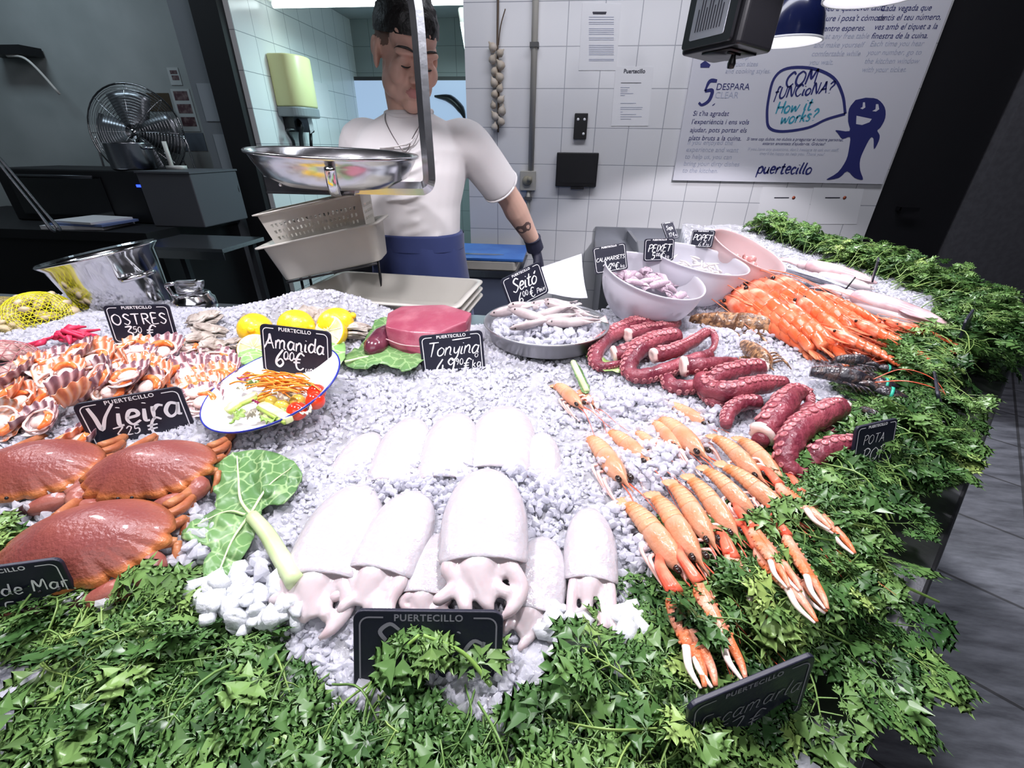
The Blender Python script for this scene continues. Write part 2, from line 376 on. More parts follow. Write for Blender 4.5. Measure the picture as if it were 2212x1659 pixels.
def ice_bed():
    st = 0.008; X = np.arange(-1.45, 1.2, st); Y = np.arange(0.11, 2.5, st)
    gx, gy = np.meshgrid(X, Y, indexing='ij'); ins = inside(gx, gy, ICEPOLY)
    z = ice_h(gx, gy) + 0.007 * (hash_noise(gx, gy, 90) - .5) + 0.008 * (hash_noise(gx + 3, gy, 38) - .5) - 0.004
    idx = -np.ones(gx.shape, int); b = MB(); F = []
    use = ins.copy()
    use[1:, :] |= ins[:-1, :]; use[:, 1:] |= ins[:, :-1]; use[1:, 1:] |= ins[:-1, :-1]
    ids = np.cumsum(use.ravel()).reshape(use.shape) - 1
    V = np.stack([gx[use], gy[use], np.where(ins, z, 0.954)[use]], 1)
    I, J = np.nonzero(ins[:-1, :-1])
    F = np.stack([ids[I, J], ids[I + 1, J], ids[I + 1, J + 1], ids[I, J + 1]], 1)
    b.add(V, F.tolist()); o = b.build('crushed_ice_bed', M['ice'])
    return tag(o, 'white bed of crushed ice spread over the counter under all the seafood', 'ice', kind='stuff')
ice_bed()
# ---- loose crystals: jagged little hulls
def crystal(seed, n=9):
    import bmesh
    r = np.random.default_rng(seed); bm = bmesh.new()
    for p in r.normal(size=(n, 3)):
        p = p / np.linalg.norm(p) * r.uniform(.75, 1.1); bm.verts.new(p * np.array([1.15, .95, .75]))
    bmesh.ops.convex_hull(bm, input=bm.verts); bmesh.ops.triangulate(bm, faces=bm.faces)
    bm.verts.ensure_lookup_table(); keep = [v for v in bm.verts if v.link_faces]
    mp = {v.index: i for i, v in enumerate(keep)}
    V = np.array([v.co[:] for v in keep]); F = np.array([[mp[v.index] for v in f.verts] for f in bm.faces]); bm.free(); return V, F
CRY = [crystal(s, 13 + s % 7) for s in range(14)]
def rand_rot(n, rng):
    q = rng.normal(size=(n, 4)); q /= np.linalg.norm(q, axis=1)[:, None]; w_, x, y, z = q.T
    return np.stack([np.stack([1 - 2 * (y * y + z * z), 2 * (x * y - z * w_), 2 * (x * z + y * w_)], -1), np.stack([2 * (x * y + z * w_), 1 - 2 * (x * x + z * z), 2 * (y * z - x * w_)], -1), np.stack([2 * (x * z - y * w_), 2 * (y * z + x * w_), 1 - 2 * (x * x + y * y)], -1)], 1)
BIG_PTS = []; ICE_PTS = []   # (points, sizes) gathered while the stall is laid out
def strew(P, S): ICE_PTS.append((np.asarray(P, float), np.asarray(S, float)))
def many(templates, P, S, rng, name, m, smooth=False, R=None, tint=None):
    k = rng.integers(0, len(templates), len(P)); Vs = []; Fs = []; off = 0; Ts = []
    for t, (tv, tf) in enumerate(templates):
        q = np.nonzero(k == t)[0]
        if not len(q): continue
        r = R[q] if R is not None else rand_rot(len(q), rng)
        V = np.einsum('nij,vj->nvi', r, tv) * S[q][:, None, None] + P[q][:, None, :]
        F = tf[None] + (off + np.arange(len(q)) * len(tv))[:, None, None]
        off += len(q) * len(tv); Vs.append(V.reshape(-1, 3)); Fs.append(F.reshape(-1, tf.shape[1]))
        if tint is not None: Ts.append(np.repeat(tint[q], len(tv)))
    V = np.vstack(Vs); F = np.vstack(Fs); me = bpy.data.meshes.new(name); n = F.shape[1]
    me.vertices.add(len(V)); me.vertices.foreach_set('co', V.ravel()); me.loops.add(F.size); me.loops.foreach_set('vertex_index', F.ravel())
    me.polygons.add(len(F)); me.polygons.foreach_set('loop_start', np.arange(0, F.size, n)); me.polygons.foreach_set('loop_total', np.full(len(F), n))
    me.polygons.foreach_set('use_smooth', np.full(len(F), smooth))
    if tint is not None:
        a = me.attributes.new('tint', 'FLOAT', 'POINT'); a.data.foreach_set('value', np.concatenate(Ts).astype(np.float32))
    me.materials.append(m); me.update(calc_edges=True); me.validate()
    o = bpy.data.objects.new(name, me); COL.objects.link(o); return o
def cover_ice():
    n = 115000; x = RNG.uniform(-1.45, 1.15, n); y = 0.14 + RNG.beta(1.0, 2.2, n) * 2.3
    ok = inside(x, y, ICEPOLY); x, y = x[ok], y[ok]
    s = RNG.lognormal(math.log(0.0036), 0.42, len(x)); s = np.clip(s, 0.0018, 0.0105)
    strew(np.stack([x, y, ice_h(x, y) - 0.30 * s - 0.001], 1), s)
cover_ice()
def heap_ice(px, py, rpx, n, lift=0.012, smin=0.006, smax=0.011, flat=0.5, big=False):
    """a small heap of crystals around the spot seen at (px, py)"""
    P = on_ice(px, py); r = rpx * pxm(P)
    a = RNG.uniform(0, 2 * PI, n); q = r * np.sqrt(RNG.uniform(0, 1, n))
    x = P.x + q * np.cos(a); y = P.y + q * np.sin(a)
    z = ice_h(x, y) + lift * RNG.uniform(0.0, 1, n) * (1 - (q / r) ** 2 * (1 - flat))
    (BIG_PTS.append((np.stack([x, y, z], 1), RNG.uniform(smin, smax, n))) if big else strew(np.stack([x, y, z], 1), RNG.uniform(smin, smax, n)))
# ---------------------------------------------------------------- parsley hedge round the ice
M['parsley'] = tint_mat('parsley_leaf', [(0.032, 0.088, 0.025), (0.085, 0.19, 0.052), (0.18, 0.32, 0.09), (0.36, 0.50, 0.14)], 0.32, 0.5, 0.22)
_half = [(0, 0), (.03, .24), (.22, .44), (.40, .68), (.18, .58), (.27, .86), (.10, .76), (0, 1.1)]
def blade(L, W, curl, droop, fold):
    V = []; F = []
    for sgn in (1, -1):
        k = len(V)
        for x, y in _half:
            V += [(0, y, 0), (sgn * x, y, 0)]
        n = len(_half)
        for i in range(n - 1):
            a, b_, c, d = k + 2 * i, k + 2 * i + 1, k + 2 * i + 2, k + 2 * i + 3
            F += [(a, b_, d), (a, d, c)] if sgn > 0 else [(a, d, b_), (a, c, d)]
    V = np.array(V, float); x, y = V[:, 0].copy(), V[:, 1].copy()
    V[:, 2] = fold * np.abs(x) - curl * x * x * 2 - droop * y * y + 0.05 * np.sin(x * 18 + y * 9) * np.abs(x)
    V *= np.array([W, L, L]); return V, np.array(F)
def leaf3(r, s):
    """three lobed leaflets spreading from one point"""
    Vs, Fs, off = [], [], 0
    for a, f in ((0, 1.0), (.80, .80), (-.80, .80), (1.75, .42), (-1.75, .42)):
        V, F = blade(s * f, s * f * r.uniform(.85, 1.1), r.uniform(0, .5), r.uniform(-.05, .4), r.uniform(-.1, .5)); a += r.uniform(-.12, .12); c, q = math.cos(a), math.sin(a)
        V = V @ np.array([[c, q, 0], [-q, c, 0], [0, 0, 1]]) + [0, s * .10, 0]; Vs.append(V); Fs.append(F + off); off += len(V)
    return np.vstack(Vs), np.vstack(Fs)
def stem3(P, r):
    P = np.asarray(P, float); T, N, B = _frames(P); V = []; F = []; R = np.linspace(r, r * .6, len(P))
    for i in range(len(P)):
        for a in (0, 2.1, 4.2): V.append(P[i] + R[i] * (math.cos(a) * N[i] + math.sin(a) * B[i]))
    for i in range(len(P) - 1):
        for j in range(3):
            j2 = (j + 1) % 3; F += [(3 * i + j, 3 * i + j2, 3 * i + 3 + j2), (3 * i + j, 3 * i + 3 + j2, 3 * i + 3 + j)]
    return np.array(V), np.array(F)
def sprig(seed, L=0.07, nb=7, size=0.029):
    r = np.random.default_rng(seed); Vs = []; Fs = []; Ts = []; off = 0
    path = smooth_path([(0, 0, 0), (r.uniform(-.008, .008), L * .5, L * r.uniform(.15, .4)), (r.uniform(-.012, .012), L, L * r.uniform(.1, .35))], 4)
    def put(V, F, t):
        nonlocal off
        Vs.append(V); Fs.append(F + off); Ts.append(np.full(len(V), t)); off += len(V)
    v, f = stem3(path, 0.0012); put(v, f, 0.75)
    base = r.uniform(.15, .6)
    for k in range(nb):
        if k < 3: ip = len(path) - 1; ang = (0, .85, -.85)[k]; ln = 0.004
        else: ip = int(len(path) * (.42 + .14 * (k // 2))) % len(path); ang = (1 if k % 2 else -1) * r.uniform(.7, 1.2); ln = r.uniform(.008, .018)
        s = size * r.uniform(.75, 1.2) * (1.1 if k == 0 else .9)
        V, F = leaf3(r, s)
        R = np.array(Euler((r.uniform(-.5, .35), r.uniform(-.5, .5), -ang + r.uniform(-.2, .2)), 'XYZ').to_matrix())
        d = R @ np.array([0, 1, 0]); p0 = path[ip]; p1 = p0 + d * ln
        sv, sf = stem3([p0, (p0 + p1) / 2 + [0, 0, .001], p1], 0.0008); put(sv, sf, 0.7)
        put(V @ R.T + p1, F, float(np.clip(base + r.normal() * .13, 0, 1)))
    return np.vstack(Vs), np.vstack(Fs), np.concatenate(Ts)
SPR = [sprig(100 + i, nb=5 + i % 4, L=0.055 + .004 * (i % 5)) for i in range(16)]
def many_sprigs(name, P, S, yaw, pitch, rng, templates=None, hue=None):
    T = templates or SPR; k = rng.integers(0, len(T), len(P)); Vs = []; Fs = []; Ts = []; off = 0
    for i in range(len(P)):
        V, F, t = T[k[i]]
        R = np.array((Matrix.Rotation(yaw[i], 3, 'Z') @ Matrix.Rotation(pitch[i], 3, 'X') @ Matrix.Rotation(rng.uniform(-.5, .5), 3, 'Y')))
        Vs.append(V @ R.T * S[i] + P[i]); Fs.append(F + off); off += len(V); Ts.append(np.clip(t + rng.normal() * .08 + (hue[i] if hue is not None else 0), 0, 1))
    V = np.vstack(Vs); F = np.vstack(Fs); me = bpy.data.meshes.new(name)
    me.vertices.add(len(V)); me.vertices.foreach_set('co', V.ravel()); me.loops.add(F.size); me.loops.foreach_set('vertex_index', F.ravel().astype(np.int32)); me.polygons.add(len(F)); me.polygons.foreach_set('loop_start', np.arange(0, F.size, 3, dtype=np.int32)); me.polygons.foreach_set('loop_total', np.full(len(F), 3, np.int32)); me.polygons.foreach_set('use_smooth', np.ones(len(F), bool)); me.update(calc_edges=True)
    a = me.attributes.new('tint', 'FLOAT', 'POINT'); a.data.foreach_set('value', np.concatenate(Ts).astype(np.float32))
    me.materials.append(M['parsley']); o = bpy.data.objects.new(name, me); COL.objects.link(o); return o
def poly_pts(poly, n, rng):
    p = np.array(poly); out = []
    while len(out) < n:
        q = rng.uniform(p.min(0), p.max(0), (n * 2, 2)); q = q[inside(q[:, 0], q[:, 1], poly)]; out += q.tolist()
    return np.array(out[:n])
EXCL = []
def hedge(name, inner, outer, n, label, seed, zin=0.02, hi=0.05, size=1.0, pmax=.45):
    """inner and outer edge lines on the counter; sprigs point outward and hang over the outer edge"""
    rng = np.random.default_rng(seed); I = np.array([p[:2] for p in inner]); O = np.array([p[:2] for p in outer])
    def along(L, u):
        d = np.r_[0, np.cumsum(np.linalg.norm(np.diff(L, axis=0), axis=1))]; d /= d[-1]
        return np.stack([np.interp(u, d, L[:, 0]), np.interp(u, d, L[:, 1])], 1)
    u = rng.uniform(0, 1, n); v = rng.uniform(0, 1, n) ** .9
    a, b = along(I, u), along(O, u); xy = a * (1 - v)[:, None] + b * v[:, None]
    out = b - a; keep = np.ones(n, bool)
    for e in EXCL: keep &= ~inside(xy[:, 0], xy[:, 1], e)
    xy, out, v = xy[keep], out[keep], v[keep]; n = len(xy); yaw0 = np.arctan2(out[:, 1], out[:, 0]) - PI / 2
    z = np.maximum(ice_h(xy[:, 0], xy[:, 1]), .96) + zin + hi * np.sin(PI * np.clip(v * .9 + .05, 0, 1)) * rng.uniform(-.1, 1, n) - .02 * (v > .85)
    yaw = yaw0 + rng.normal(size=n) * (.35 + .75 * v); pitch = rng.uniform(-.2, pmax, n) - v * (pmax + .15)
    hue = .22 * (hash_noise(xy[:, 0], xy[:, 1], 9) - .5)
    o = many_sprigs(name, np.c_[xy, z], size * rng.uniform(.8, 1.25, n), yaw, pitch, rng, hue=hue)
    return tag(o, label, 'parsley', kind='stuff')
EXCL += [[tuple(at_z(*p, 1.0))[:2] for p in q] for q in (((-80, 1290), (230, 1280), (240, 1345), (-80, 1375)), ((1400, 1620), (1560, 1530), (1760, 1450), (1830, 1550), (1760, 1690), (1480, 1760)),)] + [[tuple(at_z(*p, 1.035))[:2] for p in q] for q in (((1720, 740), (1900, 730), (2030, 810), (2040, 890), (1960, 960), (1800, 900)), ((1640, 940), (1880, 860), (1900, 1000), (1840, 1060), (1700, 1080)))]
Z = lambda px, py, z=1.0: tuple(at_z(px, py, z))[:2]
hedge('parsley_garnish', [(-.62, .20), Z(0, 1440), Z(250, 1425), Z(430, 1405), Z(560, 1385), Z(660, 1395), Z(760, 1445), Z(1090, 1465), Z(1260, 1525)],
      [(-.62, .20), (-.40, .19), (-.30, .165), (-.2, .12), (-.1, .10), (0.0, .105), (.07, .115)], 580, 'flat leaf parsley heaped along the front edge below the white cuttlefish', 21, -0.004, 0.018, pmax=.12)
hedge('parsley_garnish', [Z(1260, 1560), Z(1400, 1560), Z(1560, 1610), Z(1760, 1510), Z(1890, 1390), Z(1940, 1250), Z(1950, 1130), Z(2020, 1060), Z(2070, 950), Z(2060, 880)],
      [(.05, .12), (.085, .17), (.165, .255), (.245, .34), (.34, .45), (.445, .555), (.525, .65), (.615, .73)], 520, 'flat leaf parsley heaped along the slanting right edge beside the langoustines', 22, 0.0, 0.036)
hedge('parsley_garnish', [Z(2060, 880, 1.02), Z(2100, 800, 1.03), Z(2090, 720, 1.04), Z(2030, 670, 1.05)], [(.615, .73), (.76, .88), (.95, 1.05), (1.12, 1.2)], 330, 'flat leaf parsley heaped at the far corner beyond the red prawns', 23, 0.0, 0.05)
hedge('parsley_garnish', [Z(2000, 660, 1.05), Z(1900, 605, 1.05), Z(1790, 565, 1.06), Z(1690, 530, 1.06), Z(1610, 505, 1.06)], [(1.17, 1.2), (1.16, 1.45), (1.12, 1.75), (1.10, 2.1), (1.04, 2.5)], 420, 'flat leaf parsley in a line at the back end under the wall sheets', 24, 0.0, 0.06, 1.1)

def flat_bed(poly, n, label, seed, lift=0.004):
    rng = np.random.default_rng(seed); q = poly_pts([Z(*p) for p in poly], n, rng); z = ice_h(q[:, 0], q[:, 1]) + lift + rng.uniform(0, .008, n)
    o = many_sprigs('parsley_garnish', np.c_[q, z], rng.uniform(.75, 1.1, n), rng.uniform(-PI, PI, n), rng.uniform(-.12, .05, n), rng, [(V * [1, 1, .3], F, t) for V, F, t in SPR], rng.normal(size=n) * .1)
    return tag(o, label, 'parsley', kind='stuff')
flat_bed([(1330, 1330), (1480, 1260), (1620, 1200), (1740, 1170), (1860, 1090), (1890, 1200), (1830, 1330), (1720, 1440), (1560, 1560), (1400, 1520), (1290, 1480)], 60, 'low layer of parsley lying under the langoustine claws', 31)
flat_bed([(1900, 890), (1980, 890), (1970, 1000), (1920, 1050), (1890, 960)], 45, 'low layer of parsley between the octopus pile and the dark lobsters', 32, .01)
# ---------------------------------------------------------------- hand lettering: brush strokes in a unit em (x-height .6, caps 1)
GL = {
'A': (.72, ['0,0 .3,.62 .36,1 .5,.5 .68,0', '.1,.36 .62,.38']), 'C': (.66, ['.62,.82 .4,1 .1,.7 .08,.3 .35,0 .64,.2']), 'D': (.7, ['.1,0 .12,1', '.1,1 .5,.9 .66,.5 .5,.1 .08,0']),
'E': (.56, ['.52,1 .1,1 .08,.5 .08,0 .54,0', '.1,.52 .44,.54']), 'F': (.54, ['.5,1 .1,1 .08,0', '.1,.55 .42,.56']), 'H': (.7, ['.1,1 .08,0', '.62,1 .6,0', '.08,.5 .62,.52']),
'I': (.2, ['.1,1 .1,0']), 'L': (.56, ['.1,1 .08,0 .52,.03']), 'M': (.84, ['.06,0 .14,1 .4,.35 .68,1 .78,0']), 'N': (.72, ['.08,0 .12,1 .58,.05 .64,1']), 'O': (.78, ['.4,1 .1,.75 .1,.25 .4,0 .68,.28 .68,.75 .4,1']),
'P': (.6, ['.12,0 .1,.5 .12,1', '.0,.92 .3,1.04 .6,.85 .45,.55 .12,.48']), 'R': (.66, ['.1,0 .1,1', '.08,1 .5,.95 .52,.62 .12,.5', '.3,.5 .62,0']), 'S': (.6, ['.56,.85 .3,1 .1,.8 .3,.55 .52,.3 .3,0 .04,.15']),
'T': (.66, ['.0,.98 .66,1', '.33,1 .3,0']), 'V': (.7, ['.0,1 .14,.55 .28,0 .45,.5 .74,1']), 'U': (.68, ['.08,1 .1,.25 .34,0 .58,.25 .6,1']), 'X': (.62, ['.04,1 .58,0', '.58,1 .02,0']), 'Y': (.62, ['.04,1 .3,.5', '.6,1 .3,.5 .2,0']), 'W': (.9, ['.04,1 .2,0 .44,.7 .66,0 .86,1']),
'B': (.62, ['.1,0 .1,1', '.08,1 .5,.9 .4,.55 .1,.52', '.1,.52 .56,.4 .5,.1 .08,0']),
'a': (.54, ['.46,.52 .2,.6 .04,.3 .16,.02 .36,.12 .46,.52', '.47,.58 .44,.12 .56,.04']), 'c': (.44, ['.42,.5 .22,.6 .05,.3 .2,0 .44,.12']), 'd': (.56, ['.46,.5 .2,.6 .04,.3 .16,.02 .36,.1 .46,.5', '.5,1.02 .46,.3 .46,.1 .58,.04']), 'e': (.48, ['.06,.3 .4,.36 .36,.56 .16,.58 .05,.25 .2,0 .46,.12']),
'f': (.4, ['.42,.95 .26,1 .2,.7 .16,-.3', '.02,.55 .36,.58']), 'g': (.54, ['.46,.52 .2,.6 .05,.32 .16,.06 .4,.2 .46,.55', '.47,.58 .44,-.2 .2,-.38 .02,-.24']), 'i': (.24, ['.1,.58 .08,.1 .22,.04', '.12,.80 .13,.84']), 'k': (.5, ['.1,1 .06,0', '.42,.6 .1,.28', '.18,.34 .46,0']), 'l': (.26, ['.16,1 .08,.3 .12,.04 .24,.04']),
'm': (.84, ['.06,.58 .06,0', '.06,.4 .22,.6 .34,.5 .34,0', '.34,.4 .5,.6 .66,.5 .66,.06 .8,.02']), 'n': (.56, ['.06,.58 .06,0', '.06,.38 .26,.6 .4,.45 .4,.08 .54,.02']), 'o': (.52, ['.26,.6 .05,.4 .08,.1 .26,0 .44,.14 .46,.42 .26,.6']), 'p': (.54, ['.1,.58 .06,-.36', '.08,.4 .3,.62 .5,.4 .4,.05 .1,.06']), 'r': (.4, ['.08,.58 .08,0', '.08,.36 .24,.58 .42,.54']), 's': (.44, ['.4,.52 .2,.6 .08,.45 .34,.22 .24,0 .02,.06']),
't': (.4, ['.2,.92 .14,.2 .22,.02 .4,.06', '.0,.62 .38,.64']), 'u': (.56, ['.08,.58 .06,.2 .22,0 .42,.2 .44,.58', '.44,.4 .44,.06 .56,.02']), 'w': (.76, ['.04,.58 .16,.04 .36,.46 .52,.04 .72,.6']), 'x': (.48, ['.04,.58 .44,.02', '.44,.6 .02,.0']), 'y': (.52, ['.06,.58 .12,.22 .3,.16 .44,.5', '.46,.6 .4,-.1 .16,-.38 .0,-.26']),
'0': (.6, ['.3,1 .08,.7 .1,.2 .32,0 .52,.3 .5,.75 .3,1']), '1': (.34, ['.02,.72 .24,1 .2,0']), '2': (.56, ['.06,.78 .3,1 .48,.76 .06,.02', '.06,.03 .54,.02']), '3': (.54, ['.06,.95 .46,.97 .2,.6', '.2,.6 .5,.4 .34,.02 .02,.08']), '4': (.6, ['.4,1 .04,.34 .56,.34', '.42,.62 .38,0']), '5': (.54, ['.5,1 .16,.98 .1,.58', '.1,.58 .44,.6 .46,.2 .2,0 .0,.1']), '6': (.56, ['.42,1 .12,.5 .1,.15 .32,0 .5,.22 .34,.45 .1,.26']), '7': (.54, ['.04,.96 .5,1 .2,0']), '9': (.56, ['.48,.8 .28,1 .08,.78 .24,.56 .48,.78', '.49,.85 .44,.4 .3,0']),
'€': (.66, ['.62,.86 .36,1 .16,.6 .22,.15 .44,0 .64,.14', '.0,.62 .42,.64', '.0,.42 .4,.44']), '?': (.5, ['.06,.8 .28,1 .46,.75 .22,.45 .22,.26', '.22,.04 .23,0']), '.': (.22, ['.1,.03 .13,0']), '-': (.4, ['.02,.4 .38,.42']), "'": (.16, ['.1,1 .06,.8']), ' ': (.32, []),
}
GL['ó'] = (.52, GL['o'][1] + ['.26,.74 .4,.92'])
def ribbon(mb, P, wd, z=0.0, closed=False):
    P = np.asarray(P, float); n = len(P)
    T = np.gradient(P, axis=0) if not closed else (np.roll(P, -1, 0) - np.roll(P, 1, 0))
    T /= np.maximum(np.linalg.norm(T, axis=1), 1e-9)[:, None]; N = np.c_[-T[:, 1], T[:, 0]]
    W = np.full(n, wd / 2) if np.isscalar(wd) else np.asarray(wd) / 2
    V = np.vstack([np.c_[P + N * W[:, None], np.full(n, z)], np.c_[P - N * W[:, None], np.full(n, z)]])
    m = n if closed else n - 1
    mb.add(V, [(i, n + i, n + (i + 1) % n, (i + 1) % n) for i in range(m)])
def brush(mb, text, x, y, size, slant=0.15, weight=0.075, rise=0.0, gap=0.1, align=0, z=0.0, seed=0):
    """hand-written text; (x, y) is the baseline's start (align=0) or middle (align=1)"""
    wtot = sum(GL.get(c, GL[' '])[0] + gap for c in text) * size
    cx = x - (wtot / 2 if align else 0); c0 = cx; rng = np.random.default_rng(seed + len(text))
    for c in text:
        wd, strokes = GL.get(c, GL[' ']); jy = rng.uniform(-.03, .03)
        for s in strokes:
            P = np.array([tuple(map(float, p.split(','))) for p in s.split()])
            P = smooth_path(np.c_[P, np.zeros(len(P))], 5)[:, :2]
            P[:, 1] += jy; P[:, 0] += slant * P[:, 1]
            Q = P * size + [cx, y]; Q[:, 1] += rise * (Q[:, 0] - c0)
            t = np.linspace(0, 1, len(Q)); ribbon(mb, Q, weight * size * (.75 + .45 * np.sin(PI * np.clip(t * 1.1 + .1, 0, 1))), z)
        cx += (wd + gap) * size
    return wtot
PRINTS = []
def printed(name, text, size, m, parent, loc, rot=(0, 0, 0), align='CENTER', spacing=1.0, shear=0.0, line=1.0, bold=0.0, space=1.0):
    cu = bpy.data.curves.new(name, 'FONT'); cu.body = text; cu.size = size; cu.align_x = align; cu.space_character = spacing; cu.shear = shear; cu.space_line = line; cu.offset = bold
    cu.materials.append(m); cu.resolution_u = 3
    o = bpy.data.objects.new(name, cu); COL.objects.link(o); o.location = loc; o.rotation_euler = rot; PRINTS.append(o)
    if parent is not None: o.parent = parent
    return o

M['shaded_chalk'] = mat('shaded_chalk', (0.22, 0.22, 0.25), 0.7)  # chalk greyed: the weaker light on two boards is put into its colour
# ---------------------------------------------------------------- price boards
def board_pose(corners, wd, ht, tilt0=0.3):
    """pose of a flat w x h board from where its four corners are seen (TL, TR, BR, BL)"""
    Pl = np.array([(-wd / 2, ht, 0), (wd / 2, ht, 0), (wd / 2, 0, 0), (-wd / 2, 0, 0)], float); Cn = np.array(corners, float)
    px = np.linalg.norm(Cn[1] - Cn[0]); d0 = wd * FPX / px; C3 = np.array(CR)
    mid = (Cn[2] + Cn[3]) / 2; dv = np.array([(mid[0] - 1106) / FPX, (829.5 - mid[1]) / FPX, -1.0])
    t = C3 @ (dv * d0); 
    def rot(e): return np.array(Matrix.Rotation(e[2], 3, 'Z') @ Matrix.Rotation(e[0], 3, 'X') @ Matrix.Rotation(e[1], 3, 'Y'))
    def proj(p):
        W = Pl @ rot(p[:3]).T + p[3:]; c = W @ C3; return np.c_[1106 + FPX * c[:, 0] / -c[:, 2], 829.5 - FPX * c[:, 1] / -c[:, 2]]
    best = None
    for yaw in (-.5, 0, .5):
        p = np.array([PI / 2 - tilt0, 0, yaw, *t])
        lam = 1e-2
        def cost(p):
            r = (proj(p) - Cn).ravel(); return np.r_[r, 25 * (p[0] - (PI / 2 - tilt0)), 10 * p[1]]
        r = cost(p)
        for _ in range(60):
            J = np.stack([(cost(p + np.eye(6)[i] * 1e-5) - r) / 1e-5 for i in range(6)], 1)
            dp = np.linalg.solve(J.T @ J + lam * np.diag(np.diag(J.T @ J) + 1e-9), -J.T @ r); r2 = cost(p + dp)
            if r2 @ r2 < r @ r: p = p + dp; r = r2; lam *= .4
            else: lam *= 4
        if best is None or r @ r < best[0]: best = (r @ r, p)
    p = best[1]; Mx = Matrix.Translation(p[3:]) @ Matrix.Rotation(p[2], 4, 'Z') @ Matrix.Rotation(p[0], 4, 'X') @ Matrix.Rotation(p[1], 4, 'Y')
    return Mx, best[0]
BOARDS = {}
def price_board(label, M4, wd, ht, lines, seed=0, header=True, group=None, chalk='chalk'):
    """local X across, Y up the board, Z out of its face; stands on its lower edge"""
    t = thing('price_board', label, 'price sign', M4=M4)
    b = MB(); o2 = np.array(rrect(wd, ht, wd * .07)) + [0, ht / 2]; b.prism(o2, -0.004, 0.0); o = b.build('panel', M['slate'], t, smooth=False); bevel(o, 0.0008, 2)
    i = wd * .045; r = wd * .06; k = wd * .30 if header else 0
    R = np.array(rrect(wd - 2 * i, ht - 2 * i, r)); R[:, 1] += ht / 2
    # open the frame at the top for the printed name
    top = ht - i; L = []
    seq = [(k, top)] + [tuple(p) for p in R[5::-1]][0:6] + [tuple(p) for p in R[:17:-1]] + [tuple(p) for p in R[17:11:-1]] + [tuple(p) for p in R[11:5:-1]] + [(-k, top)]
    b = MB(); ribbon(b, seq, wd * .011, 0.0004); b.build('border_line', M[chalk], t, smooth=False)
    if header:
        printed('header_lettering', 'PUERTECILLO', wd * .068, M[chalk], t, (0, top - wd * .024, 0.0005), spacing=1.12, bold=0.0002)
    b = MB()
    for q, (txt, x, y, size, kw) in enumerate(lines):
        kw = dict(kw); g = kw.get('gap', .1); wt = sum(GL.get(c, GL[' '])[0] + g for c in txt) * size; room = .86 if kw.get('align') else .44 - x
        if wt > room: size *= room / wt
        brush(b, txt, x * wd, y * ht, size * wd, z=0.0006, seed=seed + q, **kw)
    if lines: b.build('lettering', M[chalk], t, smooth=False)
    return t
def put_board(key, label, corners, lines, wd=0.135, ht=0.095, tilt=0.3, seed=0, ht_vis=None, zbase=None, chalk='chalk'):
    Mx, c = board_pose(corners, wd, ht_vis or ht, tilt)
    # the board's true size follows from where its lower edge rests
    P = CAMP + Mx.translation; d = Mx.translation
    if zbase is None:
        q = CR.transposed() @ d; Q = on_ice(1106 + FPX * q.x / -q.z, 829.5 - FPX * q.y / -q.z, 0.002)
    else: Q = CAMP + d * ((zbase - CAMZ) / d.z)
    k = (Q - CAMP).length / d.length; wd *= k; ht *= k; ht_vis = ht_vis and ht_vis * k
    Mx.translation = Q
    if ht_vis: Mx = Mx @ Matrix.Translation((0, ht_vis - ht, 0))
    t = price_board(label, Mx, wd, ht, lines, seed, chalk=chalk); BOARDS[key] = (Mx, c); return t
A1 = dict(align=1)
put_board('ostres', 'black price board reading OSTRES standing before the steel bucket', [(215.6, 661), (365, 663), (388.6, 737), (249, 737)],
    [('OSTRES', 0, .50, .235, dict(align=1, slant=.0, weight=.11)), ('3', -.30, .12, .24, dict(slant=.1, weight=.1)), ('50', -.16, .28, .11, dict(slant=.1, weight=.12)), ('-', -.12, .15, .16, {}), ('€', .03, .12, .24, dict(weight=.1)), ('unidad', .18, .10, .09, dict(weight=.13))])
put_board('amanida', 'black price board reading Amanida standing in the plate of salad', [(559, 699), (714, 718), (718, 825.5), (569, 805)],
    [('Amanida', -.02, .54, .235, dict(align=1, slant=.1, weight=.11, gap=.05)), ('6', -.32, .20, .24, dict(weight=.12)), ('00', -.19, .34, .12, dict(weight=.14)), ('-', -.18, .24, .2, {}), ('€', -.06, .16, .24, dict(weight=.1)), ('unidad', .12, .14, .11, dict(weight=.13))], tilt=.2, zbase=1.045)
put_board('vieira', 'black price board reading Vieira planted in ice before the scallops', [(151, 878), (392, 839), (420, 912.5), (197, 956)],
    [('Vieira', 0, .46, .30, dict(align=1, slant=.15, weight=.12, gap=.05)), ('3', -.30, .14, .22, {}), ('25', -.16, .27, .11, dict(weight=.12)), ('€', .03, .14, .24, dict(weight=.1)), ('unidad', .20, .16, .10, dict(weight=.12))], tilt=.5, wd=.125, ht=.085, ht_vis=.066)
put_board('tonyina', 'navy price board reading Tonyina leaning against the tuna block', [(903, 731.6), (1043.6, 710.7), (1048, 787), (912, 796)],
    [('Tonyina', 0, .50, .22, dict(align=1, slant=.3, weight=.08, gap=.02)), ('-', -.05, .40, .8, dict(weight=.02)), ('o', .34, .40, .11, {}), ('49', -.30, .08, .24, dict(weight=.09)), ('90', .02, .26, .10, dict(weight=.12)), ('€', .14, .1, .2, dict(weight=.09)), ('kg', .28, .16, .13, dict(weight=.1))], ht_vis=.075)
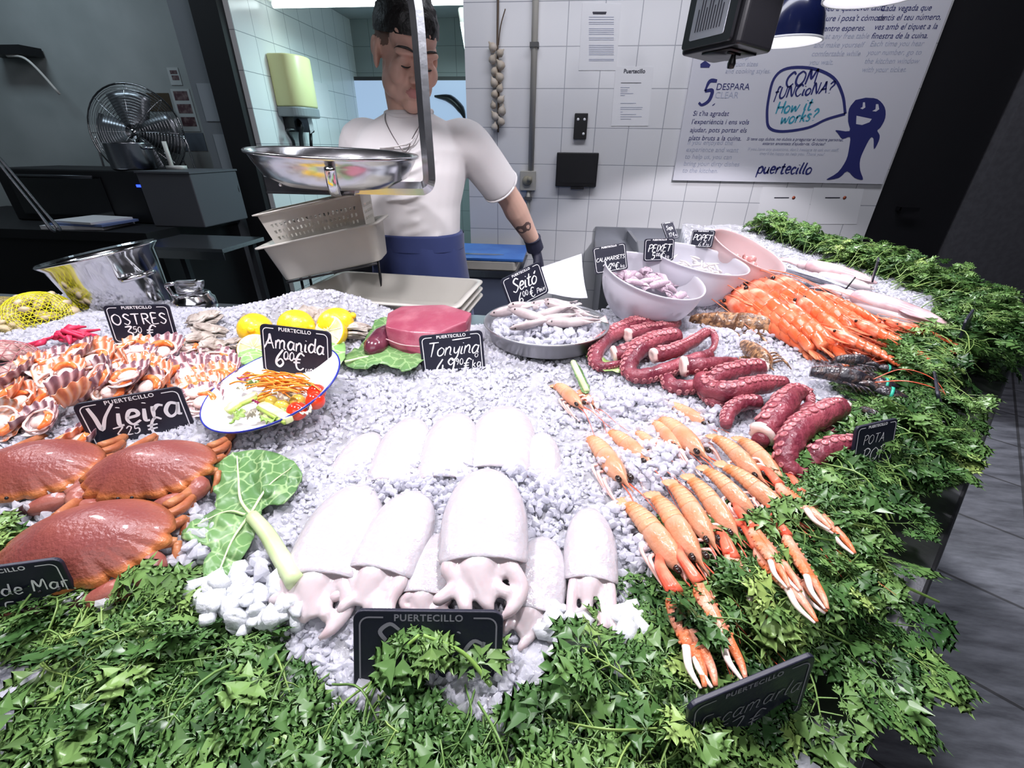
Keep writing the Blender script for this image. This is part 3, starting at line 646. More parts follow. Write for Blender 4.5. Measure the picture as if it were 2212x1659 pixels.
put_board('seito', 'slanted price board reading Seitó standing in the pan of anchovies', [(1080.7, 607.7), (1169, 565), (1185, 625), (1103, 674)],
    [('Seitó', -.02, .46, .27, dict(align=1, slant=.3, weight=.1, gap=.02)), ('6', -.28, .10, .22, dict(weight=.1)), ('00', -.14, .24, .11, dict(weight=.12)), ('€', .02, .10, .2, dict(weight=.1)), ('Peix', .20, .14, .10, dict(weight=.12, slant=.3))], wd=.128, ht=.092, tilt=.25, zbase=1.055)
put_board('calamarsets', 'price board reading CALAMARSETS in the translucent bowl of baby squid', [(1278.5, 541), (1354.4, 521.6), (1356, 579), (1285, 592)],
    [('CALAMARSETS', 0, .44, .3, dict(align=1, slant=.15, weight=.12, gap=.03)), ('24', -.28, .06, .22, dict(weight=.1)), ('90', -.02, .2, .1, dict(weight=.14)), ('€', .10, .06, .2, dict(weight=.1)), ('kg', .27, .1, .11, {})], wd=.125, ht=.1, tilt=.2, zbase=1.145)
put_board('peixet', 'price board reading PEIXET in the middle translucent bowl', [(1392.4, 517.5), (1460, 514), (1454, 560), (1389, 566)],
    [('PEIXET', 0, .42, .22, dict(align=1, slant=.25, weight=.11, gap=.05)), ('5', -.25, .1, .2, dict(weight=.12)), ('00', -.1, .22, .1, dict(weight=.14)), ('€', .03, .08, .2, dict(weight=.12)), ('kg', .2, .12, .12, {})], wd=.125, ht=.09, tilt=.2, zbase=1.15)
put_board('popet', 'price board reading POPET in the pinkish bowl nearest the wall', [(1497, 502), (1547.5, 494), (1535, 535), (1487, 532)],
    [('POPET', 0, .40, .24, dict(align=1, slant=.25, weight=.12, gap=.04)), ('6', -.1, .06, .2, {}), ('€', .08, .06, .2, {}), ('kg', .24, .1, .11, {})], wd=.12, ht=.088, tilt=.2, zbase=1.155)
put_board('small', 'small tilted price board against the steel sink behind the bowls', [(1424, 482), (1452.5, 482), (1471.5, 513), (1443, 515)],
    [('Sepi', -.30, .55, .26, dict(slant=.3, weight=.11)), ('17', -.25, .14, .24, dict(weight=.12)), ('€', .06, .14, .24, dict(weight=.11)), ('kg', .24, .14, .14, {})], wd=.09, ht=.1, tilt=.25, zbase=1.05)
put_board('mar', 'dark price board reading de Mar cut off below the big brown crab', [(-160, 1246), (107.5, 1222.5), (212, 1306), (-120, 1362)],
    [('Bou de Mar', .06, .50, .145, dict(align=1, slant=.1, weight=.11)), ('25', -.2, .14, .17, {}), ('50', .06, .24, .09, {}), ('€', .2, .14, .17, {})], tilt=.55)
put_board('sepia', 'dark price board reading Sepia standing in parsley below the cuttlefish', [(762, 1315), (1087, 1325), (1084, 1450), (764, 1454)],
    [('Sepia', 0, .48, .27, dict(align=1, slant=.2, weight=.09)), ('19', -.16, .08, .22, dict(weight=.13)), ('50', .10, .2, .1, {}), ('€', .22, .1, .18, {})], tilt=.25, ht_vis=.06, chalk='shaded_chalk')
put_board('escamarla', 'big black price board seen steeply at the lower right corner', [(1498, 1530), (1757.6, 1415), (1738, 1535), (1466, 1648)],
    [('Escamarla', 0, .50, .19, dict(align=1, slant=.25, weight=.06)), ('57', -.3, .16, .2, dict(weight=.06)), ('€', .0, .16, .2, dict(weight=.06))], tilt=.1, chalk='shaded_chalk')
def edge_board(label, px, py, z, yaw, lean, wd, ht, lines, roll=0.0):
    P = at_z(px, py, z); Mx = Matrix.Translation(P) @ Matrix.Rotation(math.radians(yaw), 4, 'Z') @ Matrix.Rotation(math.radians(90 - lean), 4, 'X') @ Matrix.Rotation(math.radians(roll), 4, 'Z')
    return price_board(label, Mx, wd, ht, lines)
edge_board('dark price board leaning between the octopus arms and the parsley', 1882, 1006, 1.05, 24, 14, .07, .058, [('POTA', -.05, .55, .17, dict(align=1, weight=.06)), ('POP', 0, .12, .26, dict(align=1, weight=.06))])
edge_board('black price board seen nearly edge-on in parsley beyond the dark lobster', 2045, 900, 1.02, 58, 30, .10, .065, [])
edge_board('black price board seen edge-on at the end of the red prawns', 2070, 765, 1.03, 47, 8, .11, .085, [])
edge_board('small pale-edged price board at the back end of the whole squid', 1886, 606, 1.08, 60, 5, .06, .06, [])
for k_, v_ in BOARDS.items(): print('BOARD', k_, [round(x, 3) for x in v_[0].translation], 'err', round(v_[1], 1), [round(math.degrees(a)) for a in v_[0].to_euler()])
# ---------------------------------------------------------------- things laid out on the ice
def lay(pa, pb, la=0.0, lb=None, roll=0.0, wide=1.0, thick=1.0):
    """matrix carrying local (0,0,0) to the spot seen at pa and (0,1,0) to the spot seen at pb"""
    A = on_ice(*pa, la); B = on_ice(*pb, la if lb is None else lb); d = B - A; L = d.length
    Mx = frame(A, d, scale=1.0); S = Matrix.Diagonal((L * wide, L, L * thick, 1))
    return Mx @ Matrix.Rotation(roll, 4, 'Y') @ S
# ---- cuttlefish
M['cuttle'] = mat('cuttlefish_flesh', (0.45, 0.42, 0.445), 0.16, spec=0.6, sss=0.25, coat=0.6, bump=(11, 0.55, 3))
M['cuttle_arm'] = mat('cuttlefish_arm', (0.52, 0.45, 0.46), 0.2, spec=0.6, sss=0.25, coat=0.3, var=(7, (0.52, 0.39, 0.41), .5, .75))
def cuttle_mantle(openf=True):
    b = MB(); n = 28; rings = []
    def ring(y, w_, h, zc=0.0, drop=0.0):
        a = np.linspace(0, 2 * PI, n, endpoint=False); c, s_ = np.cos(a), np.sin(a)
        x = w_ * np.sign(c) * np.abs(c) ** .8; z = np.where(s_ > 0, h * np.abs(s_) ** .9, .35 * h * s_) + zc + .2 * h
        return np.stack([x, np.full(n, y) + drop * np.maximum(0, s_) , z], 1)
    for t in np.linspace(0.02, 1, 16):
        w_ = .305 * (1 - (1 - min(t / .66, 1)) ** 2.1) ** .62 - .05 * max(0, t - .7)
        h = .165 * (1 - (1 - min(t / .5, 1)) ** 2) ** .55
        rings.append(ring(t, w_, h, 0, .05 * t * t))
    rings[-1][:, 1] += .03 * np.sin(np.linspace(0, 6 * PI, n)); rings[-3][:, 2] += .012 * np.sin(np.linspace(0, 4 * PI, n))
    rings.append(ring(1.0, .272, .142, .006, .045))
    rings.append(ring(.97, .235, .118, .012, .03)); rings.append(ring(.82, .19, .09, .015)); rings.append(ring(.6, .12, .07, .02))
    b.loft(rings); return b
def cuttle_arms(b, seed, k):
    r = np.random.default_rng(seed)
    x0 = (-.1 + .2 * (k % 3) / 2) ; y1 = 1.28 + .25 * r.uniform(-.4, .8)
    P = [(x0 * .6, .80, .10), (x0 + r.uniform(-.03, .03), 1.04, .09 - .03 * (k // 3)), (x0 * 1.5 + r.uniform(-.06, .06), 1.2, .06), (x0 * 1.8 + r.uniform(-.1, .1), y1, .035)]
    b.tube(P, np.array([.062, .075, .066, .045, .02]) * r.uniform(.8, 1.2), n=10, k=6); return b
def cuttlefish(label, pa, pb, wide, seed, arms=True, lift=0.0, roll=0.0, thick=1.0, lb=None):
    Mx = lay(pa, pb, lift, lift if lb is None else lb, roll, wide, thick)
    t = thing('cuttlefish', label, 'cuttlefish', M4=Mx, group='cuttlefish on the ice')
    o = cuttle_mantle().build('mantle', M['cuttle'], t); subsurf(o)
    if arms:
        r = np.random.default_rng(seed * 5); b = MB(); b.ell((0, .90, .09), (.15, .16, .085)); b.tube([(-.02, .85, .11), (.03, 1.08, .10), (.05 * (-1) ** seed, 1.30, .05)], [.13, .115, .045], n=12, k=4, flat=.7, up=(0, 0, 1))
        for k in range(5):
            x = (k - 2) * .085; y = r.uniform(1.16, 1.42) + (.28 if seed == 4 else 0); q = r.uniform(-.05, .05)
            b.tube([(x * .6, .9, .07), (x * 1.1 + q * .5, 1.05, .085 - .02 * (k % 2)), (x * 1.2 - q, (1.05 + y) / 2, .055), (x * 1.25 + q, y, .045 + .03 * (k % 2)), (x * 1.0 + q * 1.8, y + .06 - .08 * (k % 3 == 1), .02)], [.06, .062, .055, .045, .018], n=10, k=5)
        fused(b, 'head_and_arms', [M['cuttle_arm']], t, .016, 5)
    return t
cuttlefish('cuttlefish second from the bottom left, mantle slanting beside the kale stem', (785, 1048), (700, 1258), 1.12, 1)
cuttlefish('cuttlefish with a slanting glossy mantle between the first one and the largest one', (908, 1062), (822, 1246), 1.10, 2)
cuttlefish('cuttlefish half hidden under the left side of the largest one', (965, 1150), (925, 1290), 1.25, 5)
cuttlefish('cuttlefish half hidden under the right side of the largest one', (1178, 1160), (1150, 1325), 1.15, 6)
cuttlefish('largest cuttlefish with a broad glossy mantle lying on top of the others', (1052, 1015), (1044, 1225), 1.18, 3, lift=0.022)
cuttlefish('cuttlefish lying alone at the right, its arms spread over ice lumps', (1272, 1098), (1276, 1262), .98, 4, lift=0.004)
for lab, a, c, wd in (('half buried cuttlefish at the left end of the back row', (812, 935), (742, 1055), 1.0), ('half buried cuttlefish second from left in the back row', (898, 905), (850, 1055), .98), ('half buried cuttlefish in the middle of the back row', (988, 895), (965, 1050), 1.0), ('half buried cuttlefish second from right in the back row', (1095, 880), (1078, 1030), 1.12), ('half buried cuttlefish at the right end of the back row', (1172, 935), (1165, 1060), .95)):
    cuttlefish(lab, a, c, wd, 9, arms=False, lift=-0.002, thick=.95, lb=-.022)
for px, py, r, n in ((880, 1075, 60, 60), (960, 1062, 60, 50), (1120, 1055, 60, 60), (800, 1072, 45, 40), (1190, 1085, 60, 60)): heap_ice(px, py, r, n, .016, .003, .007)
# ---- brown crabs
M['crab'] = tint_mat('crab_shell', [(0.20, 0.052, 0.046), (0.27, 0.075, 0.050), (0.42, 0.125, 0.042), (0.56, 0.21, 0.065)], 0.36, 0.5, 0, bump=(38, 0.35), coat=0.12)
nt = M['crab'].node_tree; at_ = [n for n in nt.nodes if n.type == 'ATTRIBUTE'][0]; rp_ = [n for n in nt.nodes if n.type == 'VALTORGB'][0]
nz_ = nt.nodes.new('ShaderNodeTexNoise'); nz_.inputs['Scale'].default_value = 3.5; nz_.inputs['Detail'].default_value = 6; tc_ = [n for n in nt.nodes if n.type == 'TEX_COORD'][0]
nt.links.new(tc_.outputs['Object'], nz_.inputs['Vector']); ma_ = nt.nodes.new('ShaderNodeMath'); ma_.operation = 'MULTIPLY_ADD'; ma_.inputs[1].default_value = 0.75; 
sb_ = nt.nodes.new('ShaderNodeMath'); sb_.operation = 'SUBTRACT'; sb_.inputs[1].default_value = 0.48
nt.links.new(nz_.outputs['Fac'], sb_.inputs[0]); nt.links.new(sb_.outputs[0], ma_.inputs[0]); nt.links.new(at_.outputs['Fac'], ma_.inputs[2]); nt.links.new(ma_.outputs[0], rp_.inputs['Fac'])
M['crab_leg'] = mat('crab_leg', (0.30, 0.085, 0.035), 0.4, var=(9, (0.46, 0.19, 0.08), .4, .7), bump=(30, 0.3))
M['crab_claw'] = mat('crab_claw', (0.24, 0.065, 0.05), 0.35, var=(5, (0.38, 0.15, 0.11), .4, .7), bump=(25, 0.25))
M['crab_tip'] = mat('crab_claw_tip', (0.03, 0.012, 0.012), 0.3)
def set_tint(o, vals):
    a = o.data.attributes.new('tint', 'FLOAT', 'POINT'); a.data.foreach_set('value', np.asarray(vals, np.float32))
def crab_carapace():
    b = MB(); nr, na = 14, 132; V = [(0, 0, .185)]; T = [0.05]; F = []
    for i in range(1, nr + 1):
        r = i / nr
        for j in range(na):
            a = 2 * PI * j / na; c, s = math.cos(a), math.sin(a)
            x = .5 * np.sign(c) * abs(c) ** (1 - .18 * r); y = (.31 if s > 0 else .30) * np.sign(s) * abs(s) ** (1 - .1 * r)
            if s < 0: x *= 1 - .22 * abs(s) ** 1.5
            fr = np.clip((s + .15) / .3, 0, 1); lob = abs(math.sin(a * 9)) ** .5
            e = 1 + fr * (.15 * lob - .10) * r ** 7
            z = .185 * (1 - r ** 2.1) ** .92 if r < 1 else 0.0
            z += .010 * math.sin(x * r * 14) * math.cos(y * r * 16) * (1 - r) + .012 * fr * (lob - .6) * r ** 5
            V.append((x * r * e, y * r * e, z)); T.append(.04 + .58 * r ** 6 + .30 * (r > .92) * fr)
    for j in range(na): F.append((0, 1 + j, 1 + (j + 1) % na))
    for i in range(nr - 1):
        for j in range(na):
            j2 = (j + 1) % na; F.append((1 + i * na + j, 1 + (i + 1) * na + j, 1 + (i + 1) * na + j2, 1 + i * na + j2))
    k = len(V); V.append((0, 0, -.10)); T.append(.8); q = 1 + (nr - 1) * na
    m = len(V)
    for j in range(na):
        x, y, z = V[q + j]; V.append((x * .86, y * .86, -.045)); T.append(.9)
    for j in range(na):
        j2 = (j + 1) % na; F.append((q + j, m + j, m + j2, q + j2)); F.append((m + j, k, m + j2))
    b.add(V, F); return b, T
CRAB_SRC = []
def crab(label, c, width_px, yaw, lift=0.02, tilt=(0, 0)):
    P = on_ice(*c, lift); s = width_px * pxm(P)
    Mx = Matrix.Translation(P) @ Euler((tilt[0], tilt[1], yaw)).to_matrix().to_4x4() @ Matrix.Scale(s, 4)
    if CRAB_SRC: return dup(CRAB_SRC[0], label, Mx)
    t = thing('brown_crab', label, 'crab', M4=Mx, group='brown crabs on the ice'); CRAB_SRC.append(t)
    b, T = crab_carapace(); o = b.build('carapace', M['crab'], t); set_tint(o, T)
    for sx in (-1, 1):
        b = MB()   # folded claw under the front edge: arm, palm, then two black-tipped fingers
        b.tube([(sx * .36, .10, -.03), (sx * .46, .20, -.03), (sx * .40, .28, -.04)], [.05, .07, .065], n=12, k=4)
        b.ell((sx * .28, .315, -.06), (.15, .075, .075), rot=(0, 0, -sx * .38), nu=20, nv=14)
        o = b.build('claw', M['crab_claw'], t)
        b = MB(); b.tube([(sx * .17, .355, -.05), (sx * .10, .37, -.06), (sx * .05, .36, -.07)], [.052, .040, .012], n=10, k=4); b.tube([(sx * .17, .33, -.09), (sx * .10, .345, -.10), (sx * .06, .345, -.085)], [.038, .03, .010], n=10, k=4)
        b.build('claw_finger', M['crab_tip'], o)
        for k in range(4):
            y0 = .06 - .095 * k; b = MB(); oy = -.02 - .10 * k
            b.tube([(sx * .34, y0, -.02), (sx * (.47 - .03 * k), y0 + oy * .5, -.02 - .03 * k), (sx * (.515 - .055 * k), y0 + oy, -.04 - .04 * k)], [.030, .036, .028], n=10, k=4)
            b.tube([(sx * (.515 - .055 * k), y0 + oy, -.04 - .04 * k), (sx * (.53 - .06 * k), y0 + oy * 1.1 + .08, -.07 - .04 * k), (sx * (.50 - .05 * k), y0 + oy + .16, -.11 - .03 * k)], [.028, .024, .007], n=10, k=4)
            b.build('leg', M['crab_leg'], t)
    b = MB(); b.ell((.05, .315, .045), .012, nu=10, nv=6); b.ell((-.05, .315, .045), .012, nu=10, nv=6); b.build('eyes', M['black'], t)
    return t
crab('largest brown crab in front, cut by the black board below it', (192, 1170), 350, math.radians(180 + 12), .026, (-.24, .05))
crab('brown crab behind the largest one, beside the kale leaf', (328, 1012), 268, math.radians(180 + 10), .024, (-.2, .04))
crab('brown crab at the left picture edge, left of the one by the kale leaf', (72, 1012), 275, math.radians(180 + 14), .022, (-.2, .0))
for px, py, r, n in ((120, 1050, 90, 130), (20, 1070, 60, 80), (390, 1130, 45, 60), (430, 1185, 50, 70), (240, 1275, 80, 90), (330, 1245, 60, 60), (560, 1265, 70, 60)): heap_ice(px, py, r, n, .02, .005, .0105)
# ---- leaves under the seafood
def leaf_mat(name, c1, c2, vein, sc=24):
    m = mat(name, c1, 0.35, var=(8, c2, .35, .7), translucent=0.15); nt = m.node_tree; N = nt.nodes; L = nt.links
    vo = N.new('ShaderNodeTexVoronoi'); vo.feature = 'DISTANCE_TO_EDGE'; vo.inputs['Scale'].default_value = sc
    tc = [n for n in N if n.type == 'TEX_COORD'][0]; wn = N.new('ShaderNodeTexNoise'); wn.inputs['Scale'].default_value = 40; L.new(tc.outputs['Object'], wn.inputs['Vector']); wa = N.new('ShaderNodeVectorMath'); wa.operation = 'MULTIPLY_ADD'; wa.inputs[1].default_value = (.018, .018, .018); L.new(wn.outputs['Color'], wa.inputs[0]); L.new(tc.outputs['Object'], wa.inputs[2]); L.new(wa.outputs[0], vo.inputs['Vector'])
    rp = N.new('ShaderNodeValToRGB'); rp.color_ramp.elements[0].position = 0.012; rp.color_ramp.elements[1].position = 0.07; rp.color_ramp.elements[0].color = (1, 1, 1, 1); rp.color_ramp.elements[1].color = (0, 0, 0, 1); L.new(vo.outputs['Distance'], rp.inputs[0])
    mx = N.new('ShaderNodeMix'); mx.data_type = 'RGBA'; mx.inputs[7].default_value = tuple(vein) + (1,); b = N['Principled BSDF']; src = b.inputs['Base Color'].links[0].from_socket
    L.new(rp.outputs[0], mx.inputs[0]); L.new(src, mx.inputs[6]); L.new(mx.outputs[2], b.inputs['Base Color'])
    bp = N.new('ShaderNodeBump'); bp.inputs['Strength'].default_value = .5; bp.inputs['Distance'].default_value = .002; L.new(vo.outputs['Distance'], bp.inputs['Height']); L.new(bp.outputs['Normal'], b.inputs['Normal'])
    return m
M['kale'] = leaf_mat('kale_leaf', (0.085, 0.20, 0.065), (0.16, 0.31, 0.11), (0.30, 0.45, 0.20), 46)
M['kale_rib'] = mat('kale_rib', (0.60, 0.68, 0.42), 0.4, var=(20, (0.42, 0.55, 0.25), .4, .7))
def leaf(name, label, outline, ribs, lift=0.006, wave=0.008, cat='leaf', mats=None, seed=0, zf=None):
    import bmesh
    bm = bmesh.new(); pts = smooth_path([(x, y, 0) for x, y in outline] + [(*outline[0], 0)], 4)[:-1]
    rng = np.random.default_rng(seed); pts = pts + rng.normal(size=pts.shape) * [1.8, 1.8, 0]
    V = [bm.verts.new(p) for p in pts]; bm.faces.new(V)
    bmesh.ops.triangulate(bm, faces=bm.faces)
    for _ in range(4):
        E = [e for e in bm.edges if e.calc_length() > 14]
        if not E: break
        bmesh.ops.subdivide_edges(bm, edges=E, cuts=1); bmesh.ops.triangulate(bm, faces=[f for f in bm.faces if len(f.verts) > 3])
    bmesh.ops.beautify_fill(bm, faces=bm.faces, edges=bm.edges)
    bm.verts.ensure_lookup_table(); edge = {v.index for v in bm.verts if v.is_boundary}
    Q = []
    for v in bm.verts:
        n = hash_noise(np.array(v.co.x), np.array(v.co.y), 1 / 34.0); n2 = hash_noise(np.array(v.co.x + 99), np.array(v.co.y), 1 / 13.0)
        Q.append(on_ice(v.co.x, v.co.y, lift + wave * float(n) + .35 * wave * float(n2)))
    c = Vector(np.mean([tuple(q) for q in Q], 0)); bm.verts.index_update()
    F = [tuple(v.index for v in f.verts) for f in bm.faces]; bm.free()
    b = MB(); b.add([tuple(q - c) for q in Q], F); b.v[0] = b.v[0]
    t = thing(name, label, cat, loc=c); mk, mr = mats or (M['kale'], M['kale_rib'])
    o = b.build('leaf_blade', mk, t); so = o.modifiers.new('thickness', 'SOLIDIFY'); so.thickness = .0012
    for i, (pth, r0, r1) in enumerate(ribs):
        b = MB(); b.tube([on_ice(x, y, lift + wave * .85 + r0 * .4) - c for x, y in pth], [r0, r1], n=8, k=5); b.build('rib', mr, t)
    return t
leaf('kale_leaf', 'big green kale leaf with a pale stem lying on ice beside the crabs', [(508, 976), (567, 973), (640, 1000), (646, 1051), (613, 1087), (572, 1097), (560, 1125), (548, 1160), (526, 1202), (490, 1250), (452, 1289), (439, 1225), (453, 1184), (395, 1163), (412, 1129), (457, 1106), (467, 1074), (453, 1019), (485, 991)],
     [([(545, 1115), (520, 1080), (515, 1030), (512, 985)], .0022, .0008), ([(540, 1112), (580, 1050), (630, 1010)], .0018, .0006), ([(530, 1112), (490, 1105), (420, 1135)], .0018, .0006), ([(535, 1118), (500, 1170), (460, 1270)], .0018, .0006), ([(545, 1115), (575, 1150), (605, 1200), (640, 1258)], .0075, .0095)], .008, .012, seed=1)
leaf('kale_leaf', 'small ragged green leaf tip half buried in ice below the big kale leaf', [(370, 1275), (400, 1250), (430, 1260), (440, 1290), (410, 1300), (380, 1300)], [([(380, 1290), (430, 1275)], .0012, .0006)], .006, .006, seed=2)
# ---------------------------------------------------------------- langoustines, octopus arms, prawns, lobsters
M['lang'] = mat('langoustine_shell', (0.62, 0.20, 0.06), 0.24, coat=0.3, var=(3.0, (0.68, 0.34, 0.19), .40, .62), bump=(24, 0.2), sss=0.1)
M['lang_body'] = mat('langoustine_carapace', (0.58, 0.25, 0.13), 0.26, coat=0.3, var=(3.4, (0.64, 0.34, 0.22), .38, .62), bump=(22, 0.25), sss=0.1)
M['lang_claw'] = mat('langoustine_claw', (0.66, 0.17, 0.06), 0.3, coat=0.25, var=(5, (0.70, 0.34, 0.24), .42, .62), bump=(45, 0.3))
M['lang_red'] = mat('langoustine_red', (0.72, 0.09, 0.045), 0.3, coat=0.3, var=(8, (0.82, 0.24, 0.14), .4, .7))
M['lang_leg'] = mat('langoustine_leg', (0.85, 0.52, 0.46), 0.3)
M['claw_tip'] = mat('pale_claw_tip', (0.88, 0.74, 0.68), 0.3)
M['eye'] = mat('shiny_black_eye', (0.02, 0.012, 0.01), 0.08, coat=0.5)
def half_ring(y, w_, h, zc, n=16, keel=0.0):
    a = np.linspace(0, 2 * PI, n, endpoint=False); c, s_ = np.cos(a), np.sin(a)
    z = np.where(s_ > 0, h * s_, .55 * h * s_) + zc + keel * np.maximum(0, s_) ** 6
    return np.stack([w_ * c, np.full(n, y), z], 1)
def shrimp_body(t, seg, w0, h0, droop, mshell, mbody, taper=.55, ratio=.42):
    """abdomen of overlapping rings (y 0..ratio) and a carapace (ratio..1)"""
    b = MB(); n = 18
    for i in range(seg):
        y0 = ratio * (1 - (i + 1) / seg); y1 = ratio * (1 - i / seg) ; f0 = 1 - (1 - taper) * ((i + 1) / seg) ** 1.3; f1 = 1 - (1 - taper) * (i / seg) ** 1.3
        z0 = -droop * ((i + 1) / seg) ** 2.2; z1 = -droop * (i / seg) ** 2.2
        rings = [half_ring(y1 + .022, w0 * f1 * .90, h0 * f1 * .90, z1 + .02), half_ring(y1, w0 * f1 * .985, h0 * f1 * .99, z1 + .01), half_ring((y0 * .35 + y1 * .65), w0 * f1, h0 * f1, z1), half_ring(y0 * .8 + y1 * .2, w0 * f0 * 1.03, h0 * f0 * 1.05, z0), half_ring(y0, w0 * f0 * 1.01, h0 * f0 * 1.02, z0)]
        b.loft(rings)
    o = b.build('abdomen', mshell, t)
    b = MB(); R = []
    for q, wf, hf, zf in ((0, .96, .95, 0), (.08, 1.02, 1.04, 0), (.3, 1.06, 1.10, .005), (.40, 1.0, 1.04, .005), (.44, 1.03, 1.09, .005), (.62, .92, 1.0, .01), (.8, .66, .78, .02), (.92, .40, .5, .035), (1.0, .18, .24, .045), (1.12, .06, .08, .05), (1.30, .012, .015, .06)):
        R.append(half_ring(ratio + q * (1 - ratio) * .98, w0 * wf, h0 * hf, zf, 18, h0 * .12 * (q > .05)))
    b.loft(R); b.build('carapace', mbody, t)
def lang_tail(t):
    b = MB()
    for k, a in enumerate((-.62, -.32, 0, .32, .62)):
        P = [(0, 0.01, -.07), (math.sin(a) * .10, -.07, -.09), (math.sin(a) * .17, -.14 * math.cos(a) - .02, -.105)]
        b.tube(P, [.025, .052, .018], n=10, k=4, flat=.25, up=(0, 0, 1))
    return b.build('tail_fan', M['lang'], t)
LANG = []
def langoustine(label, pa, pb, claws, lift=0.014, wide=1.0, roll=0.0, sink=False, curl=.09):
    Mx = lay(pa, pb, lift, lift, roll, wide, wide)
    if sink and LANG: return dup(LANG[0], label, Mx, 'half buried langoustines')
    t = thing('langoustine', label, 'langoustine', M4=Mx, group='half buried langoustines' if sink else 'langoustines in the front row')
    shrimp_body(t, 6, .122, .135, curl, M['lang'], M['lang_body'], .62)
    lang_tail(t)
    for sx in (-1, 1):
        b = MB(); b.tube([(sx * .05, .90, .07), (sx * .085, .935, .095)], [.022, .03], n=8); b.ell((sx * .075, .95, .085), (.034, .042, .034), nu=12, nv=8); b.build('eye', M['eye'], t)
        b = MB(); b.tube([(sx * .04, .98, .03), (sx * .07, 1.25, .08), (sx * .14, 1.6, .03), (sx * .26, 2.0, .0)], [.010, .007, .005, .003], n=5, k=5); b.build('antenna', M['lang_red'], t)
        for k in range(3):
            y = .55 + .12 * k; b = MB()
            b.tube([(sx * .13, y, -.03), (sx * (.25 - .02 * k), y + .08, .03), (sx * (.235 - .02 * k), y + .30, -.03), (sx * (.22 - .03 * k), y + .46, -.06)], [.022, .02, .015, .007], n=7, k=4); b.build('walking_leg', M['lang_leg'], t)
    if sink: LANG.append(t)
    Mi = Mx.inverted(); sc = Mx.to_scale()[1]
    for (tip, lf) in claws:
        w_ = Mi @ on_ice(*tip, lf); sx = 1 if w_.x > 0 else -1; w_ = Mi @ on_ice(*tip, lf + .036)
        A = Vector((sx * .10, .72, 0)); d = w_ - A; el = A + d * .14 + Vector((sx * .05, 0, .05)); wr = A + d * .36 + Vector((0, 0, .05)); kn = A + d * .74 + Vector((0, 0, .03))
        side = d.cross(Vector((0, 0, 1))).normalized(); L = d.length
        b = MB(); b.tube([A, el, wr], [.04, .052, .062], n=10, k=5); o = b.build('claw', [M['lang_red'], M['lang_claw'], M['claw_tip']], t)
        b = MB(); b.tube([wr, A + d * .42, A + d * .56, kn], [.045, .082, .086, .062], n=14, k=5, flat=.75, up=(0, 0, 1)); 
        for q in np.linspace(.42, .72, 7):   # spines along the edges
            for sg in (-1, 1):
                c = A + d * q + side * sg * .075 + Vector((0, 0, .035)); b.ell(c, .014, nu=6, nv=4)
        b.build('palm', M['lang_claw'], o)
        b = MB(); b.tube([kn - side * .02, A + d * .87 - side * .045, A + d * .97 - side * .02], [.050, .036, .016], n=10, k=4); b.build('fixed_finger', M['lang_claw'], o)
        b = MB(); b.tube([kn + side * .03, A + d * .86 + side * .05, A + d * .98 + side * .012], [.036, .028, .012], n=10, k=4); b.build('moving_finger', M['claw_tip'], o)
    return t
LF = 0.012
langoustine('langoustine half buried in ice just right of the cuttlefish, tail up', (1276, 940), (1352, 1052), [], .002, sink=True)
langoustine('langoustine first from left in the front row, claws hanging straight down', (1360, 1082), (1482, 1250), [((1520, 1496), LF), ((1545, 1494), LF)], .018, 1.0)
langoustine('langoustine second from left in the front row, one long claw downward', (1420, 1068), (1512, 1224), [((1612, 1480), LF)], .026, 1.0)
langoustine('langoustine third from left in the front row, hooked claw on parsley', (1458, 1042), (1540, 1184), [((1708, 1388), LF), ((1662, 1352), LF)], .028, 1.0)
langoustine('langoustine fourth from left in the front row, with long slanting claws', (1498, 1030), (1590, 1166), [((1768, 1352), .03), ((1790, 1330), .012)], .030, 1.0)
langoustine('langoustine fifth from left in the front row, paired claws spread', (1530, 1010), (1630, 1120), [((1732, 1282), .03), ((1705, 1275), .03)], .03, 1.0)
langoustine('langoustine sixth from left in the front row, eye facing the parsley', (1572, 1002), (1714, 1130), [((1788, 1322), .026)], .034, .86)
langoustine('langoustine above the front row beside the octopus, lower of the two', (1550, 940), (1642, 1040), [((1806, 1156), .02), ((1798, 1148), .03)], .026, 1.0)
langoustine('langoustine nearest the octopus pile, topmost of those with claws', (1606, 945), (1688, 1048), [((1850, 1202), .014)], .02, 1.0)
for lab, a, c, lf in (('langoustine half buried in ice, second of the row from the cuttlefish', (1318, 928), (1404, 1008), .0), ('langoustine half buried in ice, third of the row from the cuttlefish', (1376, 930), (1430, 990), -.003), ('langoustine tail half sunk in ice, beside the fully exposed one', (1412, 908), (1470, 975), -.003),
        ('langoustine lying bare on the ice in the middle of the pink ice', (1430, 900), (1520, 992), .006), ('langoustine deepest in ice below the octopus, only its back showing', (1437, 868), (1530, 925), -.006), ('langoustine at the far tip of the group below the green stalk', (1203, 828), (1256, 884), .004), ('short langoustine tail right of the green stalk at the far tip', (1247, 842), (1288, 886), -.003)):
    langoustine(lab, a, c, [], lf, sink=True)
for px, py, r, n in ((1345, 1010, 40, 50), (1400, 985, 40, 60), (1450, 1000, 50, 80), (1540, 905, 40, 40), (1500, 960, 30, 20), (1420, 1035, 40, 50), (1330, 1000, 40, 40), (1300, 885, 60, 50), (1390, 880, 60, 60), (1340, 1120, 40, 70), (1370, 1200, 35, 50)): heap_ice(px, py, r, n, .016, .0035, .008)
leaf('green_stalk', 'pale green leaf stalk poking from ice at the tip of the langoustines', [(1232, 785), (1246, 780), (1262, 812), (1276, 842), (1262, 850), (1246, 820)], [([(1238, 783), (1252, 812), (1268, 845)], .006, .005)], .008, .004, cat='stalk', seed=5)

